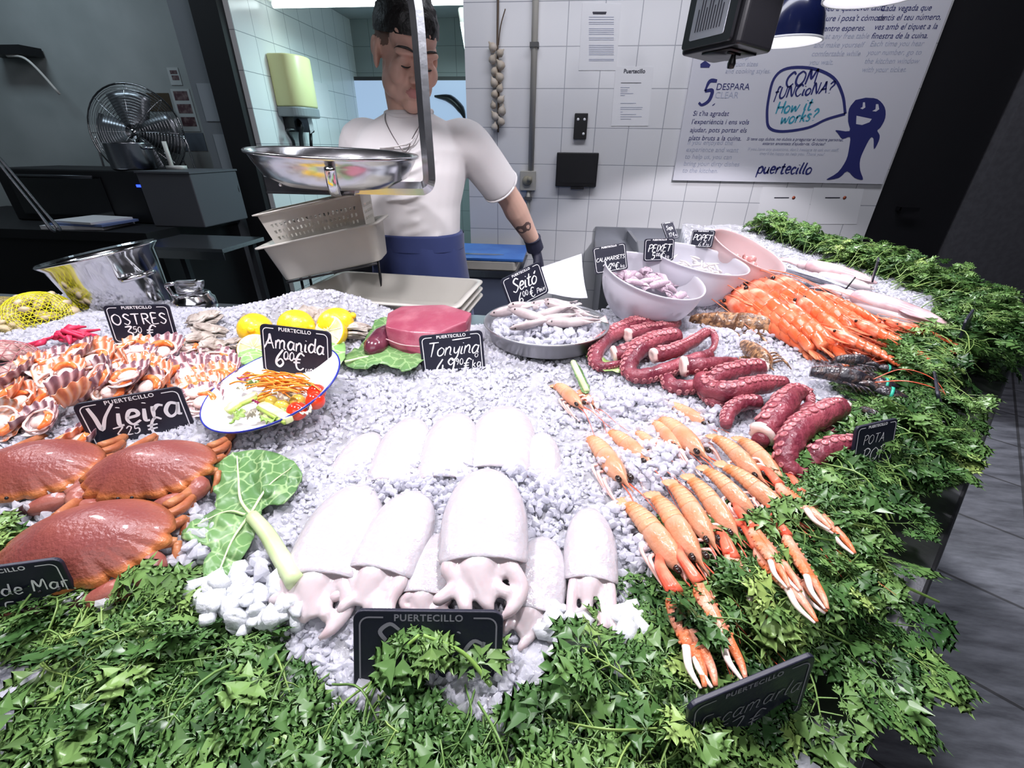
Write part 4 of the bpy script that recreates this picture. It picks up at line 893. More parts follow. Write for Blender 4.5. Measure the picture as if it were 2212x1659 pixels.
# ---- cooked octopus arms
M['octo'] = mat('octopus_skin', (0.13, 0.016, 0.032), 0.34, coat=0.2, var=(22, (0.32, 0.07, 0.09), .36, .68), bump=(120, 0.9, 5), sss=0.08)
M['sucker'] = mat('octopus_sucker', (0.50, 0.20, 0.21), 0.28, coat=0.3, var=(40, (0.33, 0.085, 0.10), .4, .6))
M['octo_flesh'] = mat('octopus_cut_flesh', (0.84, 0.68, 0.62), 0.3, coat=0.3, var=(30, (0.78, 0.50, 0.46), .5, .7), bump=(60, .4))
def octopus_arm(label, pts, radii, side, cut=True, light=False):
    """pts: (px, py, lift); side: which way the suckers face"""
    W = smooth_path([on_ice(x, y, l) for x, y, l in pts], 9); c = Vector(W.mean(0)); W = W - np.array(c)
    k = pxm(on_ice(pts[0][0], pts[0][1])); R = np.interp(np.linspace(0, 1, len(W)), np.linspace(0, 1, len(radii)), np.array(radii) * k) * (1 + .05 * np.sin(np.arange(len(W)) * .9 + pts[0][0]) + .03 * np.sin(np.arange(len(W)) * 2.3))
    t = thing('octopus_arm', label, 'octopus arm', loc=c, group='cooked octopus arms')
    b = MB(); b.tube(W, R, n=18); b.build('arm', M['octo'], t)
    T, N, B = _frames(W); d = np.r_[0, np.cumsum(np.linalg.norm(np.diff(W, axis=0), axis=1))]
    b = MB(); s = R[0] * 1.0; tor = [(.35, .10), (.55, .30), (.85, .34), (1.0, .12), (.95, -.2)]
    tv = []; n = 9
    while s < d[-1] * .985:
        P = np.array([np.interp(s, d, W[:, i]) for i in range(3)]); t_ = np.array([np.interp(s, d, T[:, i]) for i in range(3)]); t_ /= np.linalg.norm(t_); r = float(np.interp(s, d, R)); rs = r * .33
        up = np.array([0, 0, 1.0]); sd = np.cross(t_, up) * side; sd /= max(np.linalg.norm(sd), 1e-6); vw = np.array(CAMP) - (P + np.array(c)); vw -= t_ * (vw @ t_); vw /= np.linalg.norm(vw); sd = np.cross(t_, vw) * side; u2 = vw
        for ang in (.25, .95):
            nv = sd * math.cos(ang) + u2 * math.sin(ang); c0 = P + nv * r * .97; e2 = np.cross(nv, t_); rings = []
            a = np.linspace(0, 2 * PI, n, endpoint=False)
            for q, h in tor: rings.append(c0 + rs * (h * 1.0) * nv + rs * q * (np.cos(a)[:, None] * t_ + np.sin(a)[:, None] * e2))
            b.loft(rings, cap=True)
        s += rs * 2.15
    b.build('suckers', M['sucker'], t)
    if cut:
        b = MB(); d0 = (W[0] - W[3]); d0 /= np.linalg.norm(d0); e1 = N[0]; e2 = B[0]; a = np.linspace(0, 2 * PI, 16, endpoint=False); rr = np.random.default_rng(len(pts)).uniform(.85, 1.08, 16)
        ring = lambda o_, f: W[0] + d0 * o_ * R[0] + R[0] * f * (rr * np.cos(a))[:, None] * e1 + R[0] * f * (rr * np.sin(a))[:, None] * e2
        b.loft([ring(-.15, 1.04), ring(.12, 1.03), ring(.30, .86), ring(.34, .5), ring(.22, .15)]); b.build('cut_end', M['octo_flesh'], t)
    return t
OA = octopus_arm
OA('octopus arm at the far end of the pile, its tip curling over white flesh', [(1356, 724, .02), (1395, 714, .022), (1432, 708, .022), (1460, 703, .016), (1463, 692, .016), (1445, 686, .016), (1420, 692, .018)], [15, 16, 13, 9, 6, 4, 3], -1)
OA('octopus arm sweeping round the far end of the pile over a green leaf', [(1408, 695, .026), (1360, 704, .024), (1315, 728, .02), (1289, 758, .018), (1287, 783, .012), (1305, 792, .012), (1345, 783, .012)], [15, 16, 15, 14, 11, 8, 5], 1, cut=False)
OA('octopus arm with a broad white cut face near the far end', [(1328, 766, .016), (1365, 756, .022), (1395, 738, .026), (1432, 728, .026), (1462, 730, .022)], [17, 17, 15, 13, 9], -1)
OA('long octopus arm folded into a narrow U in the upper part of the pile', [(1462, 726, .032), (1415, 736, .03), (1378, 758, .026), (1358, 788, .02), (1364, 808, .016), (1392, 812, .016), (1440, 800, .018), (1490, 782, .02), (1530, 768, .02)], [17, 18, 17, 15, 12, 13, 14, 14, 12], 1, cut=False)
OA('octopus arm curling up at the top edge of the pile, white flesh inside', [(1412, 768, .03), (1455, 758, .034), (1500, 736, .034), (1528, 718, .03), (1543, 728, .026), (1540, 752, .024), (1520, 766, .024)], [16, 15, 13, 10, 8, 6, 5], -1)
OA('octopus arm with a pale squared cut end in the middle of the pile', [(1478, 792, .036), (1520, 790, .038), (1560, 782, .034), (1590, 778, .028)], [19, 16, 11, 6], 1)
OA('thin octopus arm looping low in the middle of the pile', [(1500, 776, .014), (1455, 790, .014), (1440, 810, .012), (1452, 832, .012), (1490, 836, .014), (1530, 826, .016)], [9, 11, 12, 14, 14, 10], 1, cut=False)
OA('octopus arm with its pink cut end at the right, above the folded arm', [(1640, 795, .03), (1600, 800, .034), (1555, 812, .036), (1530, 830, .03)], [19, 20, 18, 14], 1)
OA('thick octopus arm folded back on itself in the centre of the pile', [(1692, 828, .03), (1640, 832, .038), (1580, 846, .036), (1535, 842, .03), (1515, 826, .026), (1522, 802, .026), (1550, 784, .028)], [14, 19, 20, 19, 16, 12, 8], 1, cut=False)
OA('thin octopus arm tip stretched under the thick folded arm', [(1518, 836, .016), (1535, 862, .016), (1570, 868, .018), (1625, 852, .02)], [14, 13, 10, 3], 1, cut=False)
OA('octopus arm hanging down over the ice at the left of the pile', [(1640, 868, .028), (1600, 872, .026), (1575, 890, .02), (1568, 918, .012)], [14, 16, 14, 11], 1, cut=False)
OA('very thick octopus arm with a big white cut end pointing at the langoustines', [(1648, 938, .026), (1668, 912, .034), (1690, 880, .042), (1715, 850, .04), (1742, 852, .034), (1752, 876, .03)], [25, 27, 28, 22, 15, 8], -1)
OA('short octopus arm lying across behind the biggest sucker arm', [(1640, 955, .02), (1665, 925, .022), (1720, 905, .026), (1750, 880, .03)], [16, 19, 20, 16], 1, cut=False)
OA('big octopus arm with large suckers arching over the front of the pile', [(1812, 880, .05), (1780, 895, .054), (1735, 920, .05), (1705, 960, .046), (1700, 1000, .036), (1730, 1022, .032), (1790, 1026, .032), (1815, 1030, .028)], [20, 23, 23, 21, 16, 11, 8, 5], 1)
OA('octopus arm in front right with a pale end touching the dark board', [(1868, 962, .046), (1825, 962, .052), (1775, 975, .048), (1752, 1000, .036), (1760, 1018, .030)], [16, 20, 20, 15, 8], 1)
OA('octopus arm tip curling behind the front arms at the right of the pile', [(1810, 935, .034), (1775, 945, .034), (1745, 968, .028), (1728, 992, .018)], [14, 14, 12, 8], 1, cut=False)
leaf('lettuce_leaf', 'light green leaf under the far end of the octopus pile', [(1262, 745), (1285, 738), (1300, 770), (1350, 792), (1360, 806), (1330, 805), (1290, 795), (1268, 770)], [], .004, .006, cat='leaf', mats=(leaf_mat('lettuce', (0.28, 0.48, 0.10), (0.42, 0.60, 0.22), (0.6, 0.72, 0.4), 30), M['kale_rib']), seed=6)
leaf('dark_leaf', 'dark green leaf lying under the front arms of the octopus', [(1640, 960), (1700, 975), (1720, 1040), (1700, 1062), (1660, 1030)], [], .003, .006, cat='leaf', seed=7)

# ---- red prawns
M['prawn'] = mat('red_prawn_shell', (0.66, 0.11, 0.035), 0.22, coat=0.4, var=(4, (0.76, 0.27, 0.14), .42, .68), bump=(26, 0.2), sss=0.08)
M['prawn_head'] = mat('red_prawn_head', (0.76, 0.12, 0.05), 0.22, coat=0.4, var=(6, (0.90, 0.42, 0.28), .45, .7), bump=(26, 0.2))
M['prawn_whisker'] = mat('prawn_whisker', (0.82, 0.22, 0.10), 0.4)
PRAWN = []
def prawn(label, head, tail, lift, roll):
    Mx = lay(tail, head, lift, lift, roll)
    if PRAWN: return dup(PRAWN[0], label, Mx)
    t = thing('red_prawn', label, 'prawn', M4=Mx, group='red prawns laid in a bank'); PRAWN.append(t)
    shrimp_body(t, 6, .075, .085, .05, M['prawn'], M['prawn_head'], .5, .60)
    b = MB()
    for a in (-.5, -.2, .2, .5): b.tube([(0, .02, -.05), (math.sin(a) * .06, -.05, -.06), (math.sin(a) * .10, -.11, -.07)], [.014, .026, .008], n=8, k=3, flat=.3, up=(0, 0, 1))
    b.build('tail_fan', M['prawn'], t)
    for sx in (-1, 1):
        b = MB(); b.ell((sx * .045, .935, .055), .02, nu=10, nv=6); b.build('eye', M['eye'], t)
        b = MB(); b.tube([(sx * .02, .98, .02), (sx * .10, 1.12, .07), (sx * .16, .8, .10), (sx * .19, .3, .06)], [.006, .005, .004, .002], n=4, k=5); b.build('antenna', M['prawn_whisker'], t)
        b = MB()
        for k in range(4): b.tube([(sx * .05, .66 + .06 * k, -.03), (sx * .10, .74 + .06 * k, -.05), (sx * .09, .84 + .06 * k, -.06)], [.009, .008, .003], n=5, k=3)
        b.build('legs', M['prawn_whisker'], t)
    return t
pr = [((1566, 652), (1740, 745)), ((1575, 636), (1762, 742)), ((1600, 634), (1790, 738)), ((1612, 622), (1800, 722)), ((1640, 618), (1826, 712)), ((1664, 612), (1850, 700)), ((1655, 660), (1800, 752)), ((1690, 664), (1826, 762)), ((1720, 650), (1850, 742)), ((1700, 640), (1840, 690)), ((1738, 646), (1888, 706)), ((1760, 640), (1900, 690))]
for i, (h, tl) in enumerate(pr):
    prawn('red prawn %s from the left in the half of the bank nearer the bowls' % ORD[i], h, tl, .018 + .012 * (i % 3), (-.35, .2, .5, -.1)[i % 4])
pr = [((1806, 748), (1948, 800)), ((1838, 745), (1990, 802)), ((1790, 720), (1960, 790)), ((1850, 728), (2020, 792)), ((1872, 728), (2044, 782)), ((1838, 698), (2010, 772)), ((1880, 700), (2052, 765)), ((1902, 694), (2055, 748)), ((1930, 700), (2058, 736)), ((1962, 704), (2050, 730))]
for i, (h, tl) in enumerate(pr):
    prawn('large red prawn %s from the left in the half of the bank by the parsley' % ORD[i], h, tl, .018 + .014 * (i % 3), (-.3, .25, .45, 0)[i % 4])

# ---- spiny lobster tails half buried, and dark lobsters with banded claws
M['spiny'] = mat('brown_lobster_shell', (0.10, 0.045, 0.022), 0.3, coat=0.4, var=(18, (0.42, 0.22, 0.10), .45, .62), bump=(40, 0.5))
M['dark_lob'] = mat('black_lobster_shell', (0.018, 0.016, 0.022), 0.22, coat=0.5, var=(10, (0.13, 0.075, 0.06), .5, .75), bump=(30, 0.4))
M['band'] = mat('green_rubber_band', (0.03, 0.42, 0.28), 0.45)
def spiny(label, pa, pb, lift, wide=1.0):
    t = thing('spiny_lobster', label, 'lobster', M4=lay(pa, pb, lift, lift, .2, wide, wide), group='brown lobsters sunk in ice')
    shrimp_body(t, 7, .14, .15, .05, M['spiny'], M['spiny'], .5, .5)
    b = MB(); 
    for a in (-.6, -.2, .2, .6): b.tube([(0, .02, -.05), (math.sin(a) * .1, -.07, -.07), (math.sin(a) * .16, -.16, -.08)], [.02, .04, .01], n=8, k=3, flat=.3, up=(0, 0, 1))
    b.build('tail_fan', M['spiny'], t)
    for sx in (-1, 1):
        b = MB()
        for k in range(4): b.tube([(sx * .1, .52 + .09 * k, -.02), (sx * .24, .58 + .09 * k, .04), (sx * .30, .70 + .09 * k, -.05)], [.018, .015, .006], n=6, k=3)
        b.build('legs', M['spiny'], t)
    return t
spiny('brown lobster tail in ice, the longest, just above the octopus', (1492, 686), (1690, 722), .004)
spiny('brown lobster in ice right beside the left edge of the prawns', (1560, 662), (1670, 700), -.002, 1.1)
spiny('small brown lobster with an orange end sunk in ice beside the octopus', (1605, 738), (1662, 800), .002, 1.1)
spiny('brown shell tip barely showing in ice below the middle of the prawns', (1685, 706), (1760, 728), -.012, .8)
spiny('thin brown shell ridge in ice above the dark lobster', (1740, 718), (1850, 745), -.010, .6)
for px, py, r, n in ((1600, 735, 40, 40), (1640, 725, 40, 40), (1560, 725, 30, 30), (1700, 740, 50, 40), (1780, 750, 40, 30)): heap_ice(px, py, r, n, .012, .004, .008)
def dark_lobster(label, pa, pb, claws, wide=1.0):
    Mx = lay(pa, pb, .030, .030, .1, wide, wide)
    t = thing('dark_lobster', label, 'lobster', M4=Mx, group='dark lobsters by the parsley')
    shrimp_body(t, 6, .16, .17, .05, M['dark_lob'], M['dark_lob'], .6, .42); Mi = Mx.inverted()
    for sx in (-1, 1):
        b = MB(); b.ell((sx * .07, .92, .1), .03, nu=8, nv=6); b.build('eye', M['eye'], t)
        b = MB(); b.tube([(sx * .04, .98, .05), (sx * .2, 1.4, .3), (sx * .15, 1.9, .25), (sx * -.1, 2.2, .0)], [.012, .009, .007, .004], n=5, k=6); b.build('antenna', M['lang_red'], t)
        b = MB()
        for k in range(4): b.tube([(sx * .12, .52 + .1 * k, -.02), (sx * .30, .62 + .1 * k, .06), (sx * .34, .80 + .1 * k, -.05)], [.022, .018, .007], n=6, k=3)
        b.build('legs', M['dark_lob'], t)
    for tip in claws:
        w_ = Mi @ on_ice(*tip, .034); A = Vector((.1 if w_.x > 0 else -.1, .75, 0)); d = w_ - A
        b = MB(); b.tube([A, A + d * .25 + Vector((0, 0, .06)), A + d * .4], [.05, .06, .07], n=10, k=4); b.tube([A + d * .38, A + d * .55, A + d * .75, A + d], [.07, .14, .12, .02], n=14, k=5, flat=.6, up=(0, 0, 1)); o = b.build('claw', M['dark_lob'], t)
        b = MB(); b.tube([A + d * .66, A + d * .72], [.135, .13], n=18, k=1, flat=.68, up=(0, 0, 1), cap=False); bo = b.build('rubber_band', M['band'], o); so = bo.modifiers.new('thickness', 'SOLIDIFY'); so.thickness = .02
    return t
dark_lobster('dark lobster in front with a green band round its claw', (1752, 800), (1880, 830), [(1962, 858), (1945, 835)], 1.15)
dark_lobster('dark lobster lying behind the banded one next to the prawns', (1805, 775), (1880, 785), [(1945, 800)], 1.2)
dark_lobster('dark lobster mostly hidden in parsley below the banded one', (1860, 880), (1900, 905), [(1965, 935)], 1.4)

# ---- bigger clear lumps of ice and stray parsley sprigs
for px, py, r, n in ((1310, 1430, 60, 30), (1360, 1380, 40, 18), (1250, 1400, 50, 24), (1200, 1360, 40, 16), (640, 1330, 30, 10), (470, 1300, 60, 26), (560, 1320, 60, 26)): heap_ice(px, py, r, n, .022, .008, .0155, big=True)
def stray(label, pts, leaves, size, seed):
    """one parsley stem along photo points with leaves near its end"""
    W = [at_z(*p) if len(p) == 3 else on_ice(*p) for p in pts]; c = W[0].copy(); g = np.random.default_rng(seed); t = thing('parsley_sprig', label, 'parsley', loc=c); b = MB(); path = smooth_path([p - c for p in W], 6); b.tube(path, [.0022, .0013], n=7); b.build('stem', M['parsley_stem'], t)
    for i, (f, yaw, pit) in enumerate(leaves):
        P = path[min(int(f * (len(path) - 1)), len(path) - 1)]; V, F = leaf3(g, size * g.uniform(.8, 1.1)); R = np.array(Euler((pit, g.uniform(-.3, .3), yaw)).to_matrix()); b = MB(); b.add(V @ R.T + P, F); o = b.build('leaf', M['parsley'], t); set_tint(o, np.full(len(V), g.uniform(.4, .7)))
M['parsley_stem'] = mat('parsley_stem', (.22, .38, .08), .4)
stray('parsley sprig arching on long stems in front of the Sepia board', [(790, 1500, 1.0), (830, 1440, 1.02), (905, 1372, 1.045)], [(.98, .2, -.5), (.98, 1.2, -.4), (.98, -1.2, -.3), (.9, 2.6, -.3)], .034, 1)
stray('second arching parsley stem right of the Sepia board middle', [(1060, 1480, 1.0), (1000, 1410, 1.025), (915, 1372, 1.045)], [(.97, 3.0, -.5), (.95, -2.2, -.4), (.3, -.6, .2), (.25, .9, .2)], .034, 2)
stray('single parsley stem jutting out over the floor at the right edge', [(1850, 1240, 1.0), (1940, 1262, .995), (2028, 1300, .985)], [(.1, -1.0, 0), (.2, -2.2, 0), (.35, -.6, .1)], .026, 3)
stray('parsley sprig jutting over the right rim near the big black board', [(1830, 1370, 1.0), (1890, 1385, .995), (1935, 1395, .985)], [(1, -1.6, -.2), (.95, -2.3, -.3), (.95, -.9, 0), (.8, -1.3, .2)], .034, 4)
Pz = on_ice(1755, 918, .06); V, F = leaf3(np.random.default_rng(1), .022); b = MB(); b.add(V, F); o = b.build('parsley_leaf', M['parsley'], loc=Pz); set_tint(o, np.full(len(V), .75)); o.rotation_euler = (.3, .3, .4); tag(o, 'single parsley leaf lying on the biggest octopus arm', 'parsley')
# ---------------------------------------------------------------- scallops on the half shell
M['scallop'] = tint_mat('scallop_shell', [(0.80, 0.72, 0.72), (0.66, 0.50, 0.50), (0.34, 0.17, 0.19), (0.16, 0.07, 0.09)], 0.25, 0.5, 0, coat=0.4)
M['scallop_o'] = tint_mat('orange_scallop_shell', [(0.84, 0.74, 0.70), (0.78, 0.50, 0.38), (0.70, 0.27, 0.12), (0.50, 0.14, 0.07)], 0.25, 0.5, 0, coat=0.4)
M['scallop_meat'] = mat('scallop_meat', (0.86, 0.66, 0.60), 0.15, coat=0.6, sss=0.2, var=(9, (0.80, 0.50, 0.44), .45, .7))
M['roe'] = mat('orange_roe', (0.85, 0.16, 0.03), 0.15, coat=0.6, var=(8, (0.86, 0.34, 0.14), .4, .7))
def scallop_shell(orange, seed):
    b = MB(); nr, na = 9, 66; V = []; T = []; F = []; rib = 17
    r0 = np.random.default_rng(seed)
    for s in (0, 1):
        for i in range(nr + 1):
            r = i / nr
            for j in range(na + 1):
                a = -1.42 + 2.84 * j / na; ph = math.cos(a * rib); R = (1 + .035 * ph * r ** 3) * (1 - .10 * abs(a / 1.42) ** 3)
                x = R * r * math.sin(a) * .62; y = R * r * (.12 + .88 * math.cos(a * .80)); z = -.16 * (1 - (2 * r - 1) ** 2) ** .7 + .16 * r ** 4 * .5 + .018 * ph * r - .02 * s * (1 - .3 * r)
                V.append((x, y, z)); T.append(np.clip((.10 + 1.0 * r ** 2.2) * (.50 + .50 * ph * (r > .25)) + .12 * r + (.30 if s else 0), 0, 1))
    m = (nr + 1) * (na + 1)
    for s in (0, 1):
        for i in range(nr):
            for j in range(na):
                q = s * m + i * (na + 1) + j; f = (q, q + na + 1, q + na + 2, q + 1); F.append(f if not s else f[::-1])
    for j in range(na):
        q = nr * (na + 1) + j; F.append((q, q + m, q + m + 1, q + 1))
    b.add(V, F); return b, T
SCAL = []
def scallop_src(kind):
    t = thing('scallop', 'scallop', 'scallop', group='scallops on the half shell')
    b, T = scallop_shell(kind, kind); o = b.build('shell', M['scallop_o' if kind % 2 else 'scallop'], t); set_tint(o, T)
    b = MB(); b.ell((.06, .46, -.03), (.20, .19, .10), nu=16, nv=10); b.build('meat', M['scallop_meat'], t)
    b = MB(); sx = -1 if kind < 2 else 1; b.tube([(sx * .25, .30, -.02), (sx * .30, .50, 0), (sx * .16, .68, -.01), (sx * -.06, .72, -.02)], [.05, .085, .08, .03], n=12, k=4); b.build('roe', M['roe'], t)
    b = MB(); a = np.linspace(.3, 2 * PI, 18); b.tube([(.34 * math.cos(q), .48 + .31 * math.sin(q), -.035 + .02 * math.sin(5 * q)) for q in a], [.032], n=8); b.build('mantle_frill', M['scallop_meat'], t)
    return t
SCAL = [scallop_src(k) for k in range(4)]
sc = [[(20, 1285), (90, 1150), (200, 1120), (150, 1235), (340, 1245), (170, 1340), (285, 1370), (40, 1370)], [(30, 1200), (120, 1060), (240, 1010), (350, 1020), (390, 1095), (470, 1150), (560, 1190), (640, 1135), (760, 1165), (850, 1120)],
      [(390, 965), (470, 1040), (540, 910), (645, 960), (700, 1060), (800, 1020), (890, 1070), (980, 1025), (1010, 1140), (1090, 1090)], [(640, 880), (740, 890), (850, 870), (930, 940), (960, 880), (1130, 900), (1280, 880), (1500, 950)], [(1270, 1060), (1410, 1050), (1400, 1150), (1320, 1190), (1385, 1245), (1560, 1040), (1480, 1090)], [(480, 1490), (560, 1500)]]
rows = ['left front of the scallop heap', 'middle row behind the Vieira board', 'long back row of the heap', 'far row below the OSTRES board', 'right end beside the salad plate', 'pair in front of the Vieira board']
rg = np.random.default_rng(3); first = set()
for ri, row in enumerate(sc):
    for ci, (cx, cy) in enumerate(sorted(row)):
        px, py = cx / 3.191, 480 + cy / 3.191; q = (ci * 7 + ri * 3) % 4; lf = .008 + .016 * rg.uniform() * (ri < 3) + (.010 if ri in (1, 2) else 0) - (.006 if ri == 3 else 0)
        P = on_ice(px, py, lf); s = rg.uniform(.056, .070) if (cx, cy) not in ((1270, 1060), (640, 1135), (1130, 900), (645, 960)) else .078
        yaw = rg.uniform(-.9, .9) + (-.5 if cx < 900 else .3); E = Euler((.38 + rg.normal() * .22, rg.normal() * .25, yaw), 'ZXY') if False else Euler(((.30 if ri != 3 else .12) + rg.normal() * .2, rg.normal() * .25, yaw))
        Mx = Matrix.Translation(P) @ E.to_matrix().to_4x4() @ Matrix.Scale(s, 4) @ Matrix.Translation((0, -.5, .1))
        lab = '%s scallop, %s from left, %s' % ('orange' if q % 2 else 'purple-brown', ORD[ci], rows[ri])
        if q not in first: t = SCAL[q]; t.matrix_world = Mx; t['label'] = lab; first.add(q)
        else: dup(SCAL[q], lab, Mx)

# ---------------------------------------------------------------- plate of salad
PC = on_ice(603, 852, 0.022); PK = 143 * pxm(PC)
PMX = Matrix.Translation(PC) @ Euler((math.radians(11), math.radians(-9), 0)).to_matrix().to_4x4()
M['china'] = mat('white_china', (0.84, 0.83, 0.85), 0.12, coat=0.5)
t = thing('salad_plate', 'white plate with a thin blue rim holding a mixed salad', 'plate', M4=PMX)
b = MB(); b.lathe([(0, -.012), (.5 * PK, -.012), (.56 * PK, -.014), (.58 * PK, -.008), (.8 * PK, .004), (1.0 * PK, .019), (1.005 * PK, .021), (.995 * PK, .0225), (.80 * PK, .010), (.62 * PK, -.002), (.5 * PK, -.006), (0, -.006)], 72); b.build('plate_body', M['china'], t)
b = MB(); b.lathe([(1.003 * PK, .0195), (1.010 * PK, .0212), (1.003 * PK, .0228), (.987 * PK, .0222)], 72); b.build('blue_rim', mat('cobalt_blue', (0.02, 0.03, 0.28), 0.2), t)
PN = (PMX.to_3x3() @ Vector((0, 0, 1)))
def on_plate(px, py, h=0.0):
    d = sight(px, py); O = PC + PN * h; return CAMP + d * ((O - CAMP).dot(PN) / d.dot(PN))
SK = pxm(PC)
cp = lambda x, y: (420 + x / 3.3515, 560 + y / 3.3515)
M['tomato'] = mat('cherry_tomato', (0.72, 0.03, 0.012), 0.12, coat=0.6, var=(14, (0.80, 0.12, 0.03), .5, .8))
for (x, y, r, lab) in ((885, 965, 62, 'upper right cherry tomato of the touching pair on the salad'), (875, 1025, 64, 'lower cherry tomato of the touching pair on the salad'), (742, 1100, 66, 'single orange-red cherry tomato at the front of the salad')):
    R = r / 3.3515 * SK; t = thing('cherry_tomato', lab, 'tomato', loc=on_plate(*cp(x, y), R * .9), group='cherry tomatoes on the salad')
    b = MB(); b.ell((0, 0, 0), (R, R, R * .93), nu=20, nv=14); b.build('flesh', M['tomato'], t)
    b = MB(); b.ell((R * .2, R * .3, R * .86), (R * .12, R * .12, R * .04), nu=8, nv=5); b.build('stem_scar', mat('stem_scar', (0.35, 0.30, 0.08), 0.6), t)
M['cuke'] = mat('pale_cucumber', (0.66, 0.72, 0.30), 0.25, var=(40, (0.78, 0.80, 0.48), .4, .6), coat=.3); M['cuke_skin'] = mat('cucumber_skin', (0.40, 0.55, 0.10), .3)
for (a, c, lab) in (((250, 1080), (460, 985), 'long cucumber stick at the left of the salad'), ((235, 1110), (330, 1040), 'short cucumber stick under the long one on the salad'), ((490, 1060), (690, 1170), 'cucumber stick at the front of the salad')):
    A, B_ = on_plate(*cp(*a), .014), on_plate(*cp(*c), .016); d = B_ - A
    t = thing('cucumber_stick', lab, 'cucumber', M4=frame(A, d), group='cucumber sticks'); b = MB(); b.prism(rrect(.014, d.length, .004, 4), -.004, .006, M=Matrix.Translation((0, d.length / 2, 0))); bevel(b.build('flesh', M['cuke'], t), .0015)
    b = MB(); b.tube([(0.0062, .001, 0), (.0068, d.length / 2, 0), (.0062, d.length - .001, 0)], .0034, n=8); b.build('skin', M['cuke_skin'], t)
M['olive'] = mat('yellow_olive', (0.62, 0.45, 0.07), 0.2, coat=.4)
for x, y, lab in ((560, 1035, 'yellow olive next to the radicchio shred'), (640, 1065, 'yellow olive between the cucumber stick and the tomato'), (745, 1025, 'yellow olive above the single tomato'), (505, 1010, 'yellow olive tucked behind the left cucumber')):
    b = MB(); b.ell((0, 0, 0), (.0125, .010, .010), rot=(0, .2, x * .01), nu=14, nv=10); tag(b.build('olive', M['olive'], loc=on_plate(*cp(x, y), .012)), lab, 'olive', 'olives in the salad')
rg = np.random.default_rng(8); b = MB()
for k in range(70):
    P = on_plate(*cp(620 + rg.normal() * 95, 905 + rg.normal() * 38), .014 + rg.uniform(0, .022)); a = rg.uniform(-.6, .6); L = rg.uniform(.012, .03)
    d = Vector((math.cos(a), math.sin(a), rg.uniform(-.3, .3))) * L; m_ = P + Vector((0, 0, .004)); b.tube([P - d, m_, P + d], [.0012, .0016, .001], n=4, k=3)
tag(b.build('carrot_shreds', mat('carrot', (0.82, 0.25, 0.02), 0.35)), 'orange carrot shreds heaped in the middle of the salad', 'carrot', kind='stuff')
def ruffle(name, label, cx, cy, r, m, h=.014, seed=0, cat='lettuce', flat=.4, group=None):
    g = np.random.default_rng(seed); n = 40; V = [(0, 0, 0)]; F = []; R = r / 3.3515 * SK
    for i in range(1, 7):
        for j in range(n):
            a = 2 * PI * j / n; q = R * i / 6 * (1 + .18 * math.sin(3 * a + seed) + .12 * math.sin(7 * a + seed * 2)); V.append((q * math.cos(a) * .9, q * math.sin(a) * .62, flat * R * (i / 6) ** 2 * (math.sin(2 * a + seed) * .7 + .5 * math.sin(9 * a + seed) * (i / 6)) + .3 * R))
    for j in range(n): F.append((0, 1 + j, 1 + (j + 1) % n))
    for i in range(5):
        for j in range(n): j2 = (j + 1) % n; F.append((1 + i * n + j, 1 + (i + 1) * n + j, 1 + (i + 1) * n + j2, 1 + i * n + j2))
    b = MB(); b.add(V, F); o = b.build(name, m, loc=on_plate(*cp(cx, cy), h)); o.rotation_euler = (g.uniform(-.4, .6), g.uniform(-.5, .5), g.uniform(0, 6)); so = o.modifiers.new('thickness', 'SOLIDIFY'); so.thickness = .0009
    return tag(o, label, cat, group)
M['lett'] = mat('lettuce_green', (0.24, 0.40, 0.08), 0.35, var=(50, (0.55, 0.65, 0.26), .4, .65), translucent=.2); M['lett_w'] = mat('lettuce_heart', (0.74, 0.70, 0.56), 0.35, var=(40, (0.62, 0.66, 0.32), .5, .7), translucent=.2); M['radic'] = mat('radicchio', (0.34, 0.02, 0.14), 0.35, var=(45, (0.75, 0.52, 0.62), .55, .7), translucent=.15); M['rocket'] = mat('dark_salad_leaf', (0.06, 0.17, 0.03), 0.35, translucent=.2)
for i, (n_, lab, x, y, r, mk) in enumerate((('radicchio_leaf', 'purple radicchio leaf at the top left of the salad', 365, 860, 52, 'radic'), ('radicchio_leaf', 'small purple radicchio shred in the middle of the salad', 460, 1040, 40, 'radic'), ('lettuce_leaf', 'pale lettuce piece under the radicchio at the left', 345, 940, 52, 'lett_w'), ('lettuce_leaf', 'white curled lettuce heart in front of the carrots', 640, 990, 90, 'lett_w'), ('lettuce_leaf', 'white ribbed lettuce piece at the right of the carrots', 745, 965, 62, 'lett_w'), ('lettuce_leaf', 'frilly green lettuce left of the carrots', 440, 910, 62, 'lett'), ('salad_leaf', 'small dark green leaf among the carrots', 660, 955, 46, 'rocket'), ('salad_leaf', 'round dark green leaves at the lower left of the salad', 320, 1150, 62, 'lett'), ('lettuce_leaf', 'pinkish lettuce heart at the lower front of the salad', 440, 1140, 70, 'lett_w'), ('lettuce_leaf', 'frilly green lettuce along the front edge of the salad', 560, 1180, 70, 'lett'), ('lettuce_leaf', 'pale lettuce rib beside the single tomato', 830, 1110, 50, 'lett_w'), ('lettuce_leaf', 'yellow-green frill between cucumber and single tomato', 655, 1105, 36, 'lett'), ('lettuce_leaf', 'frilly leaf behind the tomatoes under the price board', 800, 915, 55, 'lett'))):
    ruffle(n_, lab, x, y, r, M[mk], .014, i, 'salad leaf')

